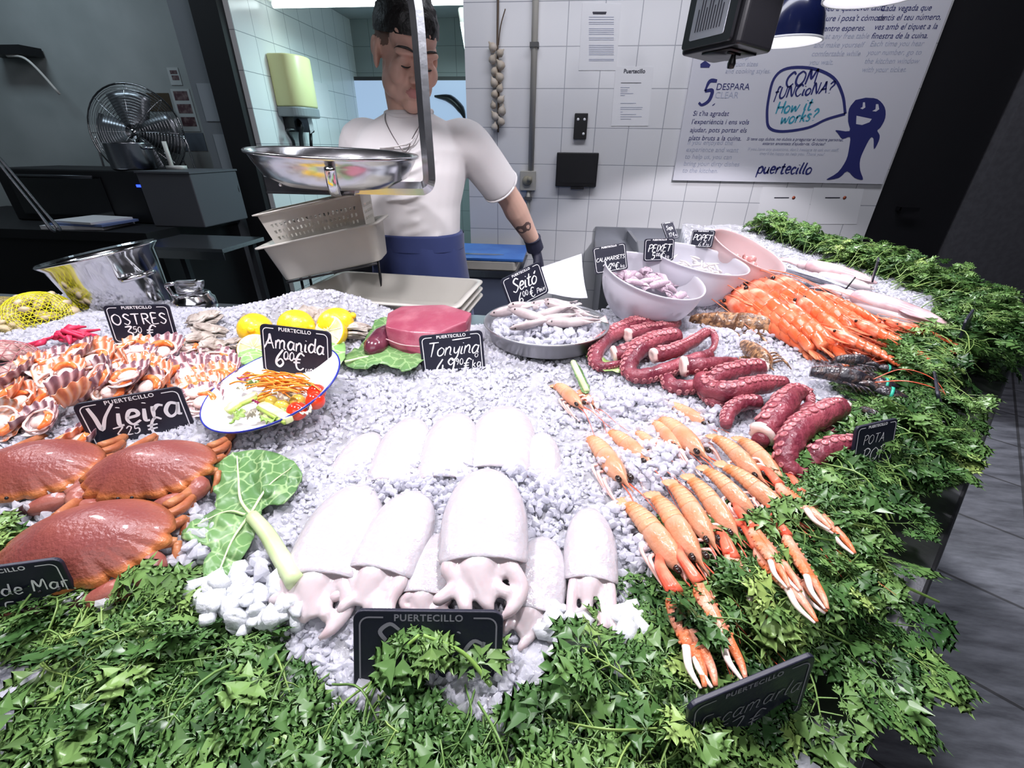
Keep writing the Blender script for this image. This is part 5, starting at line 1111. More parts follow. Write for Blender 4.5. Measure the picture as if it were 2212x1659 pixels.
# ---------------------------------------------------------------- tuna, leaves, oysters, lemons
M['tuna'] = mat('raw_tuna', (0.27, 0.05, 0.085), 0.32, coat=0.25, var=(22, (0.36, 0.11, 0.145), .42, .66), bump=(70, .3), sss=.08)
leaf('cabbage_leaf', 'broad green cabbage leaves spread under the tuna', [(740, 768), (775, 750), (800, 715), (815, 690), (850, 690), (900, 720), (925, 760), (900, 790), (870, 800), (820, 785), (790, 800), (750, 790)], [([(745, 782), (800, 770), (880, 765)], .003, .001), ([(800, 770), (815, 735), (830, 700)], .002, .0008)], .004, .016, cat='leaf', seed=9)
c = on_ice(925, 752, 0.0); t = thing('tuna_block', 'large block of raw dark pink tuna on cabbage leaves', 'tuna', loc=c)
base = [on_ice(*p, .008) - c for p in ((846, 762), (885, 778), (940, 782), (1000, 752), (1012, 736), (955, 722), (880, 716), (850, 728))]
top = [p + Vector((-.012 if p.x < 0 else .008, .012, h)) for p, h in zip(base, (.052, .050, .050, .055, .06, .066, .055, .05))]
top[1] += Vector((0, .01, 0)); top[2] += Vector((0, .02, 0))
b = MB(); mid = [(a + q) / 2 + Vector((a.x, a.y, 0)) * .03 for a, q in zip(base, top)]; cen = sum(top, Vector()) / 8
b.loft([[tuple(p) for p in base], [tuple(p) for p in mid], [tuple(p) for p in top], [tuple(cen + (p - cen) * .55 + Vector((0, 0, .005))) for p in top]]); o = b.build('flesh', M['tuna'], t); bevel(o, .004, 2); subsurf(o, 2)
b = MB(); b.tube([mid[0] + Vector((-.003, -.004, .004)), mid[1] + Vector((0, -.006, .005)), mid[2] + Vector((.002, -.006, .008)), mid[3] + Vector((.004, 0, .01))], .0012, n=6, k=6); b.build('fat_line', mat('tuna_fat', (0.62, 0.34, 0.35), .4), t)
c = on_ice(815, 740, 0.022); b = MB(); b.tube([on_ice(836, 712, .026) - c, on_ice(826, 728, .028) - c, on_ice(808, 752, .024) - c, on_ice(798, 768, .014) - c], [.012, .021, .022, .012], n=18, k=7)
tag(b.build('tuna_strip', mat('dark_tuna', (0.075, 0.012, 0.028), .2, coat=.5, var=(20, (0.16, 0.04, 0.06), .45, .7)), loc=c), 'small dark purple tuna strip beside the large tuna block', 'tuna')
M['oyster'] = mat('oyster_shell', (0.26, 0.21, 0.18), 0.7, var=(30, (0.52, 0.47, 0.42), .35, .65), bump=(45, 1.0, 6))
def oyster(label, px, py, s, seed, lift=.012):
    g = np.random.default_rng(seed); P = on_ice(px, py, lift); t = thing('oyster', label, 'oyster', M4=Matrix.Translation(P) @ Euler((g.uniform(-.4, .4), g.uniform(-.5, .5), g.uniform(0, 6))).to_matrix().to_4x4(), group='oysters around the ice mound')
    for q, (nm, zz, f) in enumerate((('lower_shell', -.3, 1.0), ('upper_shell', .12, .93))):
        R = []; n = 30
        for h, rr in ((0, .92), (.12, 1.0), (.2, .9), (.28, .86), (.36, .7), (.42, .5), (.46, .2)):
            a = np.linspace(0, 2 * PI, n, endpoint=False); w_ = rr * f * (1 + .12 * np.sin(3 * a + seed) + .07 * np.sin(8 * a + seed) + .05 * g.normal(size=n))
            R.append(np.stack([s * w_ * np.cos(a) * 1.25, s * w_ * np.sin(a) * .8, np.full(n, s * (zz + (h if q else -h + .3))) + .05 * s * np.sin(5 * a)], 1))
        b = MB(); b.loft(R); b.build(nm, M['oyster'], t, smooth=False)
for i, (x, y, s, lab) in enumerate(((440, 692, .030, 'leftmost oyster of the pale ice mound, standing on its edge'), (452, 716, .026, 'oyster below the leftmost one on the ice mound'), (432, 735, .028, 'oyster at the left foot of the ice mound beside the OSTRES board'), (462, 750, .025, 'small oyster at the front foot of the ice mound'), (540, 690, .02, 'oyster poking out of the middle of the ice mound'), (505, 745, .022, 'oyster at the front of the ice mound left of the lemons'), (668, 682, .028, 'oyster at the right shoulder of the ice mound'), (700, 688, .026, 'oyster behind the cut lemon against the white tubs'), (745, 690, .028, 'long oyster in front of the white tubs'), (765, 716, .033, 'large oyster with pale frilled shell right of the lemons'), (745, 705, .024, 'oyster wedged between the peeled lemon and the large frilled oyster'))):
    oyster(lab, x, y, s, i)
M['lemon'] = mat('lemon_peel', (0.88, 0.56, 0.02), 0.32, coat=.2, bump=(140, .35)); M['lemon_in'] = mat('lemon_pulp', (0.86, 0.72, 0.22), .25, coat=.4, var=(30, (0.92, 0.85, 0.50), .4, .6)); M['pith'] = mat('lemon_pith', (0.90, 0.86, 0.66), .5)
def lemon(name, label, px, py, r, e, kind, lift=.03):
    t = thing(name, label, 'lemon', M4=Matrix.Translation(on_ice(px, py, lift)) @ Euler(e).to_matrix().to_4x4(), group='lemons beside the oysters')
    b = MB(); n = 32; prof = [(r * math.sin(a), -r * 1.15 * math.cos(a) * (1 + .08 * (a < .4))) for a in np.linspace(0.001, PI / 2 if kind == 'half' else PI, 16)]
    if kind == 'half':
        b.lathe(prof + [(r * .97, .001)], n); b.build('peel', M['lemon'], t); b = MB(); b.lathe([(r * .99, 0), (r * .88, .0012), (r * .86, .001)], n); b.build('pith', M['pith'], t)
        b = MB(); b.lathe([(r * .87, .001), (r * .5, .0025), (0.0001, .002)], n); b.build('pulp', M['lemon_in'], t)
        b = MB()
        for k in range(8): a = k * PI / 4; b.tube([(0, 0, .003), (r * .86 * math.cos(a), r * .86 * math.sin(a), .0022)], .0009, n=4)
        b.build('membrane', M['pith'], t)
    else: b.lathe(prof, n); b.ell((0, 0, r * 1.2), (r * .22, r * .22, r * .2), nu=10, nv=6); b.build('peel', M['lemon'], t)
LR = .033
lemon('lemon', 'yellow lemon left of the Amanida board, partly hidden by it', 552, 712, LR, (1.2, .4, .3), 'whole'); lemon('lemon', 'yellow lemon showing above the Amanida board', 640, 704, LR, (1.5, .2, 1.3), 'whole', .04)
lemon('lemon_half', 'cut lemon half facing up at the left of the Amanida board', 548, 752, LR * .9, (.75, .35, 0), 'half', .02); lemon('lemon_half', 'opened lemon half at the right of the Amanida board', 710, 716, LR * 1.05, (.95, -.3, 0), 'half', .034); lemon('lemon', 'lemon behind the opened half at the right of the Amanida board', 725, 700, LR, (1.2, .2, 2.0), 'whole', .026)
lg = leaf_mat('garnish_leaf', (0.20, 0.42, 0.12), (0.30, 0.52, 0.2), (.6, .72, .45), 40)
leaf('green_leaf', 'green leaf under the cut lemon left of the plate', [(505, 780), (525, 755), (560, 735), (600, 745), (590, 780), (540, 790)], [], .006, .014, mats=(lg, M['kale_rib']), seed=11); leaf('green_leaf', 'green leaf behind the plate under the opened lemon', [(690, 745), (735, 735), (748, 755), (735, 790), (700, 775)], [], .01, .014, mats=(lg, M['kale_rib']), seed=12)

# ---------------------------------------------------------------- pan of anchovies, bowls, tubs
def rim_frame(px, py, lift): P = on_ice(px, py, lift); return P, pxm(P)
P, k = rim_frame(1178, 728, .004); R = 132 * k
t = thing('round_pan', 'round steel pan of anchovies and ice below the Seitó board', 'pan', loc=P)
b = MB(); b.lathe([(0.0001, 0), (R * .86, 0), (R * .90, .004), (R * .97, .034), (R * 1.0, .036), (R * 1.005, .038), (R * .995, .0395), (R * .96, .037), (R * .89, .006), (R * .85, .003), (0.0001, .003)], 72); b.build('pan_body', mat('satin_aluminium', (0.62, 0.62, 0.65), 0.3, 1.0, bump=(90, .05)), t)
PANP, PANR = P.copy(), R; g = np.random.default_rng(12); n = 900; a = g.uniform(0, 2 * PI, n); q = R * .86 * np.sqrt(g.uniform(0, 1, n)); strew(np.stack([P.x + q * np.cos(a), P.y + q * np.sin(a), P.z + .012 + g.uniform(0, 1, n) * .045 * (1 - (q / R) ** 2)], 1), g.uniform(.006, .012, n))
M['anchovy'] = mat('anchovy_skin', (0.34, 0.27, 0.27), 0.22, coat=.4, var=(14, (0.66, 0.58, 0.58), .4, .62)); M['silver'] = mat('silver_fish_skin', (0.40, 0.43, 0.50), 0.26, 0.25, coat=.3, var=(60, (0.68, 0.70, 0.76), .4, .6), bump=(240, .25))
def fish_body(b, L, h, w_, k=16):
    R = []
    for s in np.linspace(0, 1, k):
        f = max(.02, (math.sin(PI * min(1, s * 1.02) ** .72)) ** .8) if s < .98 else .03; f = max(f, .12 * (s > .8)) 
        a = np.linspace(0, 2 * PI, 14, endpoint=False); R.append(np.stack([w_ * f * np.cos(a), np.full(14, L * s), h * f * np.sin(a)], 1))
    b.loft(R); return b
ANCH = []
for i in range(13):
    aa = g.uniform(0, 2 * PI); q = R * .62 * math.sqrt(g.uniform(.02, 1)); Pq = Vector((P.x + q * math.cos(aa), P.y + q * math.sin(aa), P.z + .035 + .025 * (1 - (q / R) ** 2)))
    Mx = Matrix.Translation(Pq) @ Euler((g.uniform(-.25, .25), g.uniform(-.6, .6), g.uniform(-1.9, -.6))).to_matrix().to_4x4() @ Matrix.Translation((0, -.05, 0)); lab = 'small silvery anchovy half covered by ice in the steel pan'
    if ANCH: dup(ANCH[0], lab, Mx)
    else:
        t = thing('anchovy', lab, 'fish', M4=Mx, group='anchovies in the pan'); ANCH.append(t); fish_body(MB(), .10, .011, .007).build('body', M['anchovy'], t)
        b = MB(); b.tube([(0, .095, 0), (0, .112, .0)], [.003, .012], n=8, flat=.15); b.build('tail_fin', M['anchovy'], t); b = MB(); b.ell((.0045, .012, .003), .002, nu=8, nv=5); b.ell((-.0045, .012, .003), .002, nu=8, nv=5); b.build('eyes', M['eye'], t)
M['frost'] = mat('translucent_white_plastic', (0.72, 0.71, 0.76), 0.3, translucent=.45)
def bowl(label, px, py, wpx, hf, tilt, m):
    P, k = rim_frame(px, py, .002); R = wpx * k / 2; H = R * hf
    Mx = Matrix.Translation(P + Vector((0, 0, .004))) @ Euler(tilt).to_matrix().to_4x4()
    t = thing('plastic_bowl', label, 'bowl', M4=Mx, group='translucent plastic bowls'); prof = [(0.0001, 0), (R * .42, 0), (R * .5, .002)]
    for s in np.linspace(.1, 1, 10): prof.append((R * (.5 + .5 * math.sin(s * PI / 2) ** .9), H * s ** 1.25))
    inn = [(r - .0028, z + .001) for r, z in prof[::-1]]; inn[-1] = (0.0001, .003)
    b = MB(); b.lathe(prof + [(R * 1.012, H), (R * 1.015, H + .003), (R * .995, H + .0035)] + inn, 64); b.build('bowl_body', m, t); return Mx, R, H
B1 = bowl('translucent bowl of small purple squid, nearest of the three bowls', 1376, 684, 206, .92, (.16, .20, 0), M['frost'])
B2 = bowl('translucent bowl of tiny white fish, middle one of the three bowls', 1478, 645, 194, .88, (.08, .14, 0), M['frost'])
M['frost_pink'] = mat('pinkish_translucent_plastic', (0.78, 0.62, 0.62), 0.3, translucent=.45)
B3 = bowl('pinkish translucent bowl, farthest of the three bowls', 1566, 612, 160, .95, (.22, .34, 0), M['frost_pink'])
M['bsquid'] = mat('baby_squid', (0.62, 0.50, 0.56), 0.18, coat=.5, var=(60, (0.20, 0.07, 0.15), .48, .62)); M['wfish'] = mat('whitebait', (0.76, 0.72, 0.70), 0.2, coat=.4, var=(50, (0.60, 0.52, 0.52), .5, .7)); M['popet'] = mat('baby_octopus', (0.48, 0.18, 0.17), .25, coat=.4, var=(30, (0.66, 0.36, 0.34), .4, .6))
def fill_bowl(Bw, n, make, name, label, cat, group, lvl, spread, s0, s1, seed):
    Mx, R, H = Bw; g = np.random.default_rng(seed); src = None
    for i in range(n):
        a = g.uniform(0, 2 * PI); q = spread * R * math.sqrt(g.uniform(0, 1)); L = Matrix.Translation((q * math.cos(a), q * math.sin(a), H * lvl + R * .30 * (1 - (q / (spread * R)) ** 2) * g.uniform(.1, 1))) @ Euler((g.uniform(-.5, .5), g.uniform(-.5, .5), g.uniform(0, 6.28))).to_matrix().to_4x4() @ Matrix.Scale(g.uniform(s0, s1), 4)
        if src: dup(src, label, Mx @ L)
        else: src = thing(name, label, cat, M4=Mx @ L, group=group); make(src)
def mk_squid(t):
    b = MB(); b.tube([(0, -1, 0), (0, -.6, .05), (0, 0, .08), (0, .5, .03), (0, .6, 0)], [.04, .22, .30, .24, .16], n=12, k=4); b.build('mantle', M['bsquid'], t)
    for sx in (-1, 1): b = MB(); b.tube([(0, -.95, .02), (sx * .3, -.7, .04), (sx * .1, -.35, .05)], [.02, .12, .02], n=6, k=4, flat=.3, up=(0, 0, 1)); b.build('fin', M['bsquid'], t)
    b = MB()
    for k in range(6): b.tube([(-.1 + .04 * k, .5, 0), (-.2 + .08 * k, .9, .08), (-.3 + .13 * k, 1.25, -.04 + .03 * k)], [.07, .05, .015], n=6, k=4)
    b.build('arms', M['bsquid'], t)
fill_bowl(B1, 30, mk_squid, 'baby_squid', 'small purple-and-white squid heaped in the nearest translucent bowl', 'squid', 'baby squid in the bowl', .62, .78, .024, .036, 1)
def mk_wf(t): fish_body(MB(), 2.0, .22, .16, 10).build('body', M['wfish'], t)
fill_bowl(B2, 48, mk_wf, 'whitebait', 'tiny white fish heaped in the middle translucent bowl', 'fish', 'whitebait in the bowl', .66, .78, .013, .018, 2)
def mk_po(t):
    b = MB(); b.ell((0, 0, .3), (.5, .5, .6), nu=14, nv=10); b.build('head', M['popet'], t)
    for k in range(7): a = k * .9; b = MB(); b.tube([(.2 * math.cos(a), .2 * math.sin(a), -.1), (.8 * math.cos(a), .8 * math.sin(a), -.2), (1.2 * math.cos(a + .4), 1.2 * math.sin(a + .4), .05)], [.16, .12, .03], n=7, k=4); b.build('arm', M['popet'], t)
fill_bowl(B3, 9, mk_po, 'baby_octopus', 'small reddish octopus in the farthest translucent bowl', 'octopus', 'baby octopuses in the bowl', .5, .6, .02, .03, 3)
def tub_mesh(w_, d, h, rim=.014, th=.004, taper=.88, r=.03):
    b = MB(); n = 7
    def rr(f, z, e=0): return [(x, y, z) for x, y in rrect(w_ * f + e, d * f + e * 1.0 - w_ * (1 - f) * 0 , r, n)]
    rings = [rr(taper, 0), rr(taper + .01, .003), rr(1, h - .004), rr(1, h - .004, rim * 2), rr(1, h, rim * 2), rr(1, h + .001, rim * 1.4), rr(1, h, -th), rr(taper, th + .002, -th), rr(taper * .9, th, -th)]
    b.loft(rings); return b
M['tub'] = mat('cream_plastic', (0.52, 0.50, 0.45), 0.35, var=(6, (0.47, 0.45, 0.40), .4, .7), translucent=.08)
fl, fr, br, bl = [at_z(*p, 1.065) for p in ((655, 642), (1016, 668), (1028, 600), (704, 587))]
cx = (fl + fr + br + bl) / 4; yaw = math.atan2((fr - fl).y, (fr - fl).x); tw = ((fr - fl).length + (br - bl).length) / 2; td = ((bl - fl).length + (br - fr).length) / 2
for i, lab in enumerate(('cream plastic tub at the bottom of the nested stack on the counter', 'cream plastic tub in the middle of the nested stack on the counter', 'empty cream plastic tub on top of the nested stack on the counter')):
    t = thing('plastic_tub', lab, 'tub', M4=Matrix.Translation((cx.x, cx.y, .957 + .019 * i)) @ Matrix.Rotation(yaw, 4, 'Z'), group='nested cream tubs')
    tub_mesh(tw - .028, td - .028, .070).build('tub_body', M['tub'], t)
# strainer basket standing in a white tub, on a dark stand on the worker's side
YB = 1.13; c = at_y(716, 560, YB); 
def basket():
    lo = [at_y(*p, YB) for p in ((592, 530), (835, 492))]; W = (lo[1] - lo[0]).length; yaw = .18; roll = -math.atan2((lo[1] - lo[0]).z, (lo[1] - lo[0]).x) * 1.2
    z0 = at_y(650, 585, YB).z; ctr = (lo[0] + lo[1]) / 2
    Mx = Matrix.Translation((ctr.x, ctr.y + .02, z0 + .012)) @ Matrix.Rotation(yaw, 4, 'Z') @ Matrix.Rotation(roll, 4, 'Y')
    t = thing('plastic_tub', 'white plastic tub under the perforated basket, held tilted behind the counter', 'tub', M4=Mx); tub_mesh(W * .92, W * .42, .095, r=.025).build('tub_body', M['tub'], t)
    w2, d2, h2 = W * .80, W * .36, .085; Mb = Mx @ Matrix.Translation((.006, .0, .078)); t = thing('perforated_basket', 'white perforated plastic basket standing in the tilted tub', 'basket', M4=Mb); b = MB(); nx, nz = 45, 11
    for side in range(4):
        L = w2 if side % 2 == 0 else d2; n1 = nx if side % 2 == 0 else 21
        for i in range(n1):
            for j in range(nz):
                if i % 2 == 1 and j % 2 == 1 and 2 < i < n1 - 3 and 2 < j < 9: continue
                for o_, fl_ in ((0, 1), (.003, -1)):
                    q = []
                    for di, dj in ((0, 0), (1, 0), (1, 1), (0, 1)):
                        u = (-.5 + (i + di) / n1); v = (j + dj) / nz; f = .9 + .1 * v; dd = (d2 if side % 2 == 0 else w2) / 2 * f - o_
                        p = [(u * L * f, -dd), (dd, u * L * f), (-u * L * f, dd), (-dd, -u * L * f)][side]; q.append((p[0], p[1], v * h2))
                    b.add(q, [(0, 1, 2, 3)] if fl_ > 0 else [(3, 2, 1, 0)])
    b.box((0, 0, .002), (w2 * .9, d2 * .9, .003)); b.build('basket_wall', M['tub'], t, smooth=False)
    b = MB(); R = rrect(w2 + .004, d2 + .004, .015); R2 = rrect(w2 + .03, d2 + .03, .025); b.loft([[(x, y, h2) for x, y in R], [(x, y, h2 + .003) for x, y in R2], [(x, y, h2 + .006) for x, y in R2], [(x, y, h2 + .006) for x, y in R]], cap=False); b.build('rim', M['tub'], t)
    g = np.random.default_rng(4); b = MB()
    for k in range(26): P = Vector((g.uniform(-.35, .35) * w2, g.uniform(-.3, .3) * d2, .05 + g.uniform(0, .025))); b.tube([P, P + Vector((g.normal() * .015, g.normal() * .012, .012)), P + Vector((g.normal() * .03, g.normal() * .02, .0))], [.004, .003, .001], n=5, k=3)
    o = b.build('herb_scraps', mat('grey_scraps', (0.16, 0.16, 0.15), .6)); o.matrix_world = Mb; tag(o, 'greyish scraps lying inside the perforated basket', 'scraps', kind='stuff')
    t = thing('wire_stand', 'thin dark wire stand holding the tilted tub above the counter', 'stand', M4=Mx); b = MB()
    for sy in (-.1, .1): b.tube([(-W * .38, sy * W * 2, -.003), (W * .38, sy * W * 2, -.003)], .003, n=6)
    b.build('wire_rest', M['black'], t); Mi = Mx.inverted()
    for sx, sy in ((-.33, .18), (-.33, -.02), (.3, .2)):
        A = Mx @ Vector((sx * W, sy * W, -.004)); b = MB(); b.tube([Mi @ A, Mi @ Vector((A.x, A.y, .957))], .004, n=6); b.build('wire_leg', M['black'], t)
basket()
# ---------------------------------------------------------------- back counter goods at the left: bucket, steel canister, net bags
P = at_z(250, 705, 1.0); Mx = Matrix.Translation(at_y(312, 705, .99)) @ Euler((.04, math.radians(-10), 0)).to_matrix().to_4x4() @ Matrix.Diagonal((.78, .78, 1.06, 1))
t = thing('steel_bucket', 'tilted polished steel ice bucket with two side handles', 'bucket', M4=Mx)
s = .30 / 2
b = MB(); b.lathe([(.0001, 0), (.095, 0), (.10, .004), (.112, .03), (.135, .13), (.144, .172), (.158, .182), (.160, .185), (.155, .188), (.141, .176), (.132, .13), (.108, .03), (.09, .008), (.0001, .006)], 64); b.build('bucket_body', M['polished_steel'], t)
for a in (-.35, PI - .2):
    Mh = Matrix.Rotation(a, 4, 'Z'); b = MB(); b.tube([Mh @ Vector((.138, -.035, .125)), Mh @ Vector((.172, -.038, .128)), Mh @ Vector((.192, 0, .129)), Mh @ Vector((.172, .038, .128)), Mh @ Vector((.138, .035, .125))], .009, n=10, k=6, flat=.6); b.prism(np.array(rrect(.05, .085, .02)) + [.155, 0], .124, .129, M=Mh); b.build('handle', M['polished_steel'], t)
g = np.random.default_rng(2); n = 260; a = g.uniform(0, 2 * PI, n); q = .11 * np.sqrt(g.uniform(0, 1, n)); L = np.stack([q * np.cos(a), q * np.sin(a), .11 + .035 * (1 - (q / .11) ** 2)], 1); strew(xf(L, Mx), g.uniform(.008, .014, n))
c = at_y(425, 668, 1.02); t = thing('steel_canister', 'squat polished steel canister with a lever lid beside the bucket', 'canister', loc=c)
b = MB(); b.lathe([(.0001, 0), (.048, 0), (.052, .006), (.050, .03), (.044, .036), (.043, .042), (.038, .046), (.0001, .048)], 40); b.build('canister_body', M['polished_steel'], t)
b = MB(); b.lathe([(.0001, .047), (.030, .047), (.030, .058), (.0001, .06)], 24); b.tube([(-.03, 0, .05), (-.03, 0, .066), (.0, 0, .068), (.03, 0, .07), (.032, .0, .078)], [.006, .006, .007, .008, .010], n=8, k=4, flat=1.6); b.build('lever_lid', M['steel'], t)
c = at_y(392, 668, 1.0); b = MB(); b.tube([(0, 0, 0), (-.008, 0, .03), (-.018, 0, .056), (-.016, 0, .064), (0.004, 0, .068)], .005, n=8, k=3); b.prism(rrect(.05, .03, .005), 0, .012)
tag(b.build('steel_hook', M['polished_steel'], loc=c), 'small bent steel rod standing left of the canister', 'hook')
def net_bag(label, px, py, r, netm, shellm, seed, flat=.6, clam=False, n=34, group='net bags of shellfish'):
    P = on_ice(px, py, .0); R = r * pxm(P); g = np.random.default_rng(seed); t = thing('net_bag', label, 'net bag', loc=P, group=group); k = 0
    for i in range(n):
        a = g.uniform(0, 2 * PI); e = math.asin(g.uniform(0, 1)); rr = R * .86; c = (rr * math.cos(e) * math.cos(a), rr * math.cos(e) * math.sin(a), rr * flat * math.sin(e) + .003)
        b = MB(); s_ = R * (.24 if clam else .30); b.ell(c, (s_, s_ * .66, s_ * .48), rot=(g.uniform(-.8, .8), g.uniform(-.8, .8), g.uniform(0, 6)), nu=12, nv=8); b.build('clam' if clam else 'shell', shellm, t)
    import bmesh
    bm = bmesh.new(); bmesh.ops.create_icosphere(bm, subdivisions=4 if not clam else 3, radius=R * 1.06)
    for v in bm.verts: v.co.z = max(v.co.z * flat * 1.08, .0); v.co.x *= 1 + .06 * math.sin(v.co.y * 60 + seed)
    me = bpy.data.meshes.new('net'); bm.to_mesh(me); bm.free(); me.materials.append(netm); o = bpy.data.objects.new('net', me); COL.objects.link(o); o.parent = t; wm = o.modifiers.new('mesh', 'WIREFRAME'); wm.thickness = R * .022
    return t
M['ynet'] = mat('yellow_net', (0.72, 0.68, 0.02), .4); M['bnet'] = mat('brown_net', (0.28, 0.23, 0.07), .5); M['rnet'] = mat('red_net', (0.62, 0.03, 0.09), .45); M['pnet'] = mat('pale_red_net', (0.45, 0.16, 0.17), .5)
M['mussel'] = mat('pale_shell', (0.62, 0.52, 0.36), .4, var=(20, (0.42, 0.33, 0.18), .4, .7)); M['clam'] = mat('clam_shell', (0.40, 0.24, 0.22), .35, var=(26, (0.60, 0.42, 0.38), .4, .65), bump=(60, .3))
net_bag('yellow net bag of pale shellfish at the back of the ice', 92, 690, 60, M['ynet'], M['mussel'], 3, .85); net_bag('brown net bag of shellfish at the left picture edge', 12, 690, 52, M['bnet'], M['mussel'], 4, .8); net_bag('low bundle of shellfish in front of the brown net bag', 25, 706, 42, M['bnet'], M['mussel'], 5, .45, n=20)
net_bag('pinkish net bag of clams left of the scallops', 12, 800, 66, M['pnet'], M['clam'], 6, .85, True, 70)
c = on_ice(140, 732, .012); g = np.random.default_rng(6); b = MB()
for k in range(22): q = Vector((g.normal() * .012, g.normal() * .008, g.uniform(0, .012))); b.tube([q, q + Vector((g.uniform(.0, .028), g.normal() * .01, g.uniform(-.004, .014))), q + Vector((g.uniform(.015, .045), g.normal() * .014, g.uniform(-.006, .010)))], [.004, .006, .002], n=5, k=3)
for k in range(8): b.tube([(-.03 - .004 * k, -.02 - .003 * k, -.004), (-.015, -.008, .006), (.01, .0, .008)], .002, n=4, k=4)
tag(b.build('net_knot', M['rnet'], loc=c), 'crimson knotted end of a net lying on the ice', 'net')
# ---- fish and whole squid on the far right of the ice
def big_fish(label, pa, pb, lift, roll):
    A = on_ice(*pa, lift); B_ = on_ice(*pb, lift); L = (B_ - A).length; t = thing('sea_bream', label, 'fish', M4=frame(A, B_ - A) @ Matrix.Rotation(roll, 4, 'Y'), group='sea bream on the ice')
    fish_body(MB(), L, L * .055, L * .19, 22).build('body', M['silver'], t)
    b = MB(); b.tube([(0, L * .92, 0), (0, L * 1.0, 0), (0, L * 1.12, 0)], [L * .03, L * .07, L * .13], n=12, k=3, flat=.08, up=(0, 0, 1)); b.build('tail_fin', M['silver'], t)
    b = MB(); b.tube([(L * .17, L * .3, 0), (L * .2, L * .5, 0), (L * .12, L * .8, 0)], [L * .02, L * .035, L * .01], n=8, k=4, flat=.2, up=(0, 0, 1)); b.build('dorsal_fin', mat('grey_fin', (0.16, 0.17, 0.21), .35), t)
    b = MB(); b.ell((L * .03, L * .11, L * .036), (L * .022, L * .022, L * .012), nu=14, nv=8); b.build('eye', M['eye'], t)
    b = MB(); b.tube([(-L * .1, L * .2, L * .02), (0, L * .24, L * .055), (L * .1, L * .2, L * .02)], L * .005, n=5, k=5); b.build('gill_edge', M['silver'], t)
big_fish('silver sea bream lying nearest the prawns', (1622, 606), (1800, 640), .03, -.35); big_fish('silver sea bream behind the first, its back against the pink squid', (1690, 580), (1852, 628), .035, -.3)
M['psquid'] = mat('pink_squid_skin', (0.60, 0.36, 0.38), .22, coat=.4, var=(18, (0.78, 0.62, 0.62), .42, .62)); M['wsquid'] = mat('white_squid_flesh', (0.70, 0.60, 0.60), .2, coat=.4, var=(7, (0.66, 0.46, 0.48), .55, .75))
def squid(label, pa, pb, lift, wd, m, fin=True):
    A = on_ice(*pa, lift); B_ = on_ice(*pb, lift); L = (B_ - A).length; t = thing('whole_squid', label, 'squid', M4=frame(A, B_ - A), group='whole squid on the ice'); w_ = wd * pxm(A)
    b = MB(); b.tube([(0, 0, 0), (0, L * .08, .002), (0, L * .4, .004), (0, L * .75, .002), (0, L * .97, 0), (0, L, 0)], [w_ * .75, w_, w_, w_ * .75, w_ * .2, .001], n=18, k=5, flat=.75, up=(0, 0, 1)); b.build('mantle', m, t)
    if fin:
        for sx in (-1, 1): b = MB(); b.tube([(sx * w_ * .5, L * .5, .006), (sx * w_ * 1.15, L * .68, .008), (sx * w_ * .3, L * .95, .002)], [.004, w_ * .5, .004], n=8, k=5, flat=.12, up=(0, 0, 1)); b.build('fin', m, t)
    b = MB(); b.ell((0, -w_ * .5, 0), (w_ * .6, w_ * .8, w_ * .5)); b.build('head', m, t)
    for k in range(6): b = MB(); x = (k - 2.5) * w_ * .2; b.tube([(x, -w_ * .9, 0), (x * 1.6, -w_ * 2.2, .004), (x * 2.6 + .006 * math.sin(k * 3), -w_ * 3.6, -.002)], [w_ * .2, w_ * .15, w_ * .04], n=7, k=5); b.build('arm', m, t)
squid('pink squid lying farthest back along the parsley', (1745, 575), (1895, 612), .03, 19, M['psquid']); squid('pale squid between the sea bream and the farthest pink squid', (1768, 598), (1890, 625), .028, 15, M['wsquid'], False)
squid('mauve squid lying above the white one beside the prawns', (1845, 640), (2055, 705), .036, 22, M['psquid']); squid('long white squid lying right against the prawns', (1850, 655), (2050, 722), .022, 17, M['wsquid'], False)
b = MB(); A = on_ice(1815, 640, .02); b.tube([A, at_y(1848, 598, A.y)], .0022, n=6); tag(b.build('sign_pin', M['black']), 'thin dark metal pin standing between sea bream and mauve squid', 'pin')
P = on_ice(1642, 575, .006); t = thing('steel_dish', 'small steel dish of orange shrimp behind the farthest bowl', 'dish', M4=Matrix.Translation(P) @ Euler((.1, .25, 0)).to_matrix().to_4x4()); R = 36 * pxm(P); b = MB(); b.lathe([(.0001, 0), (R * .8, 0), (R, .03), (R * .98, .03), (R * .78, .004), (.0001, .004)], 40); b.build('dish_body', M['steel'], t)
for k in range(7):
    g = np.random.default_rng(k); a = k * .9; q = Vector((R * .45 * math.cos(a) * (k > 0), R * .45 * math.sin(a) * (k > 0), .016)); b = MB(); L = R * .5; b.tube([q + Vector((-L, 0, .002)), q + Vector((-L * .3, L * .5, .01)), q + Vector((L * .5, L * .3, .01)), q + Vector((L * .6, -L * .4, 0))], [.003, .007, .008, .003], n=8, k=4)
    o = b.build('orange_shrimp', M['prawn']); o.matrix_world = Matrix.Translation(P) @ Matrix.Rotation(k * 1.3, 4, 'Z'); tag(o, 'peeled orange shrimp lying in the small steel dish', 'shrimp', 'orange shrimp in the dish')
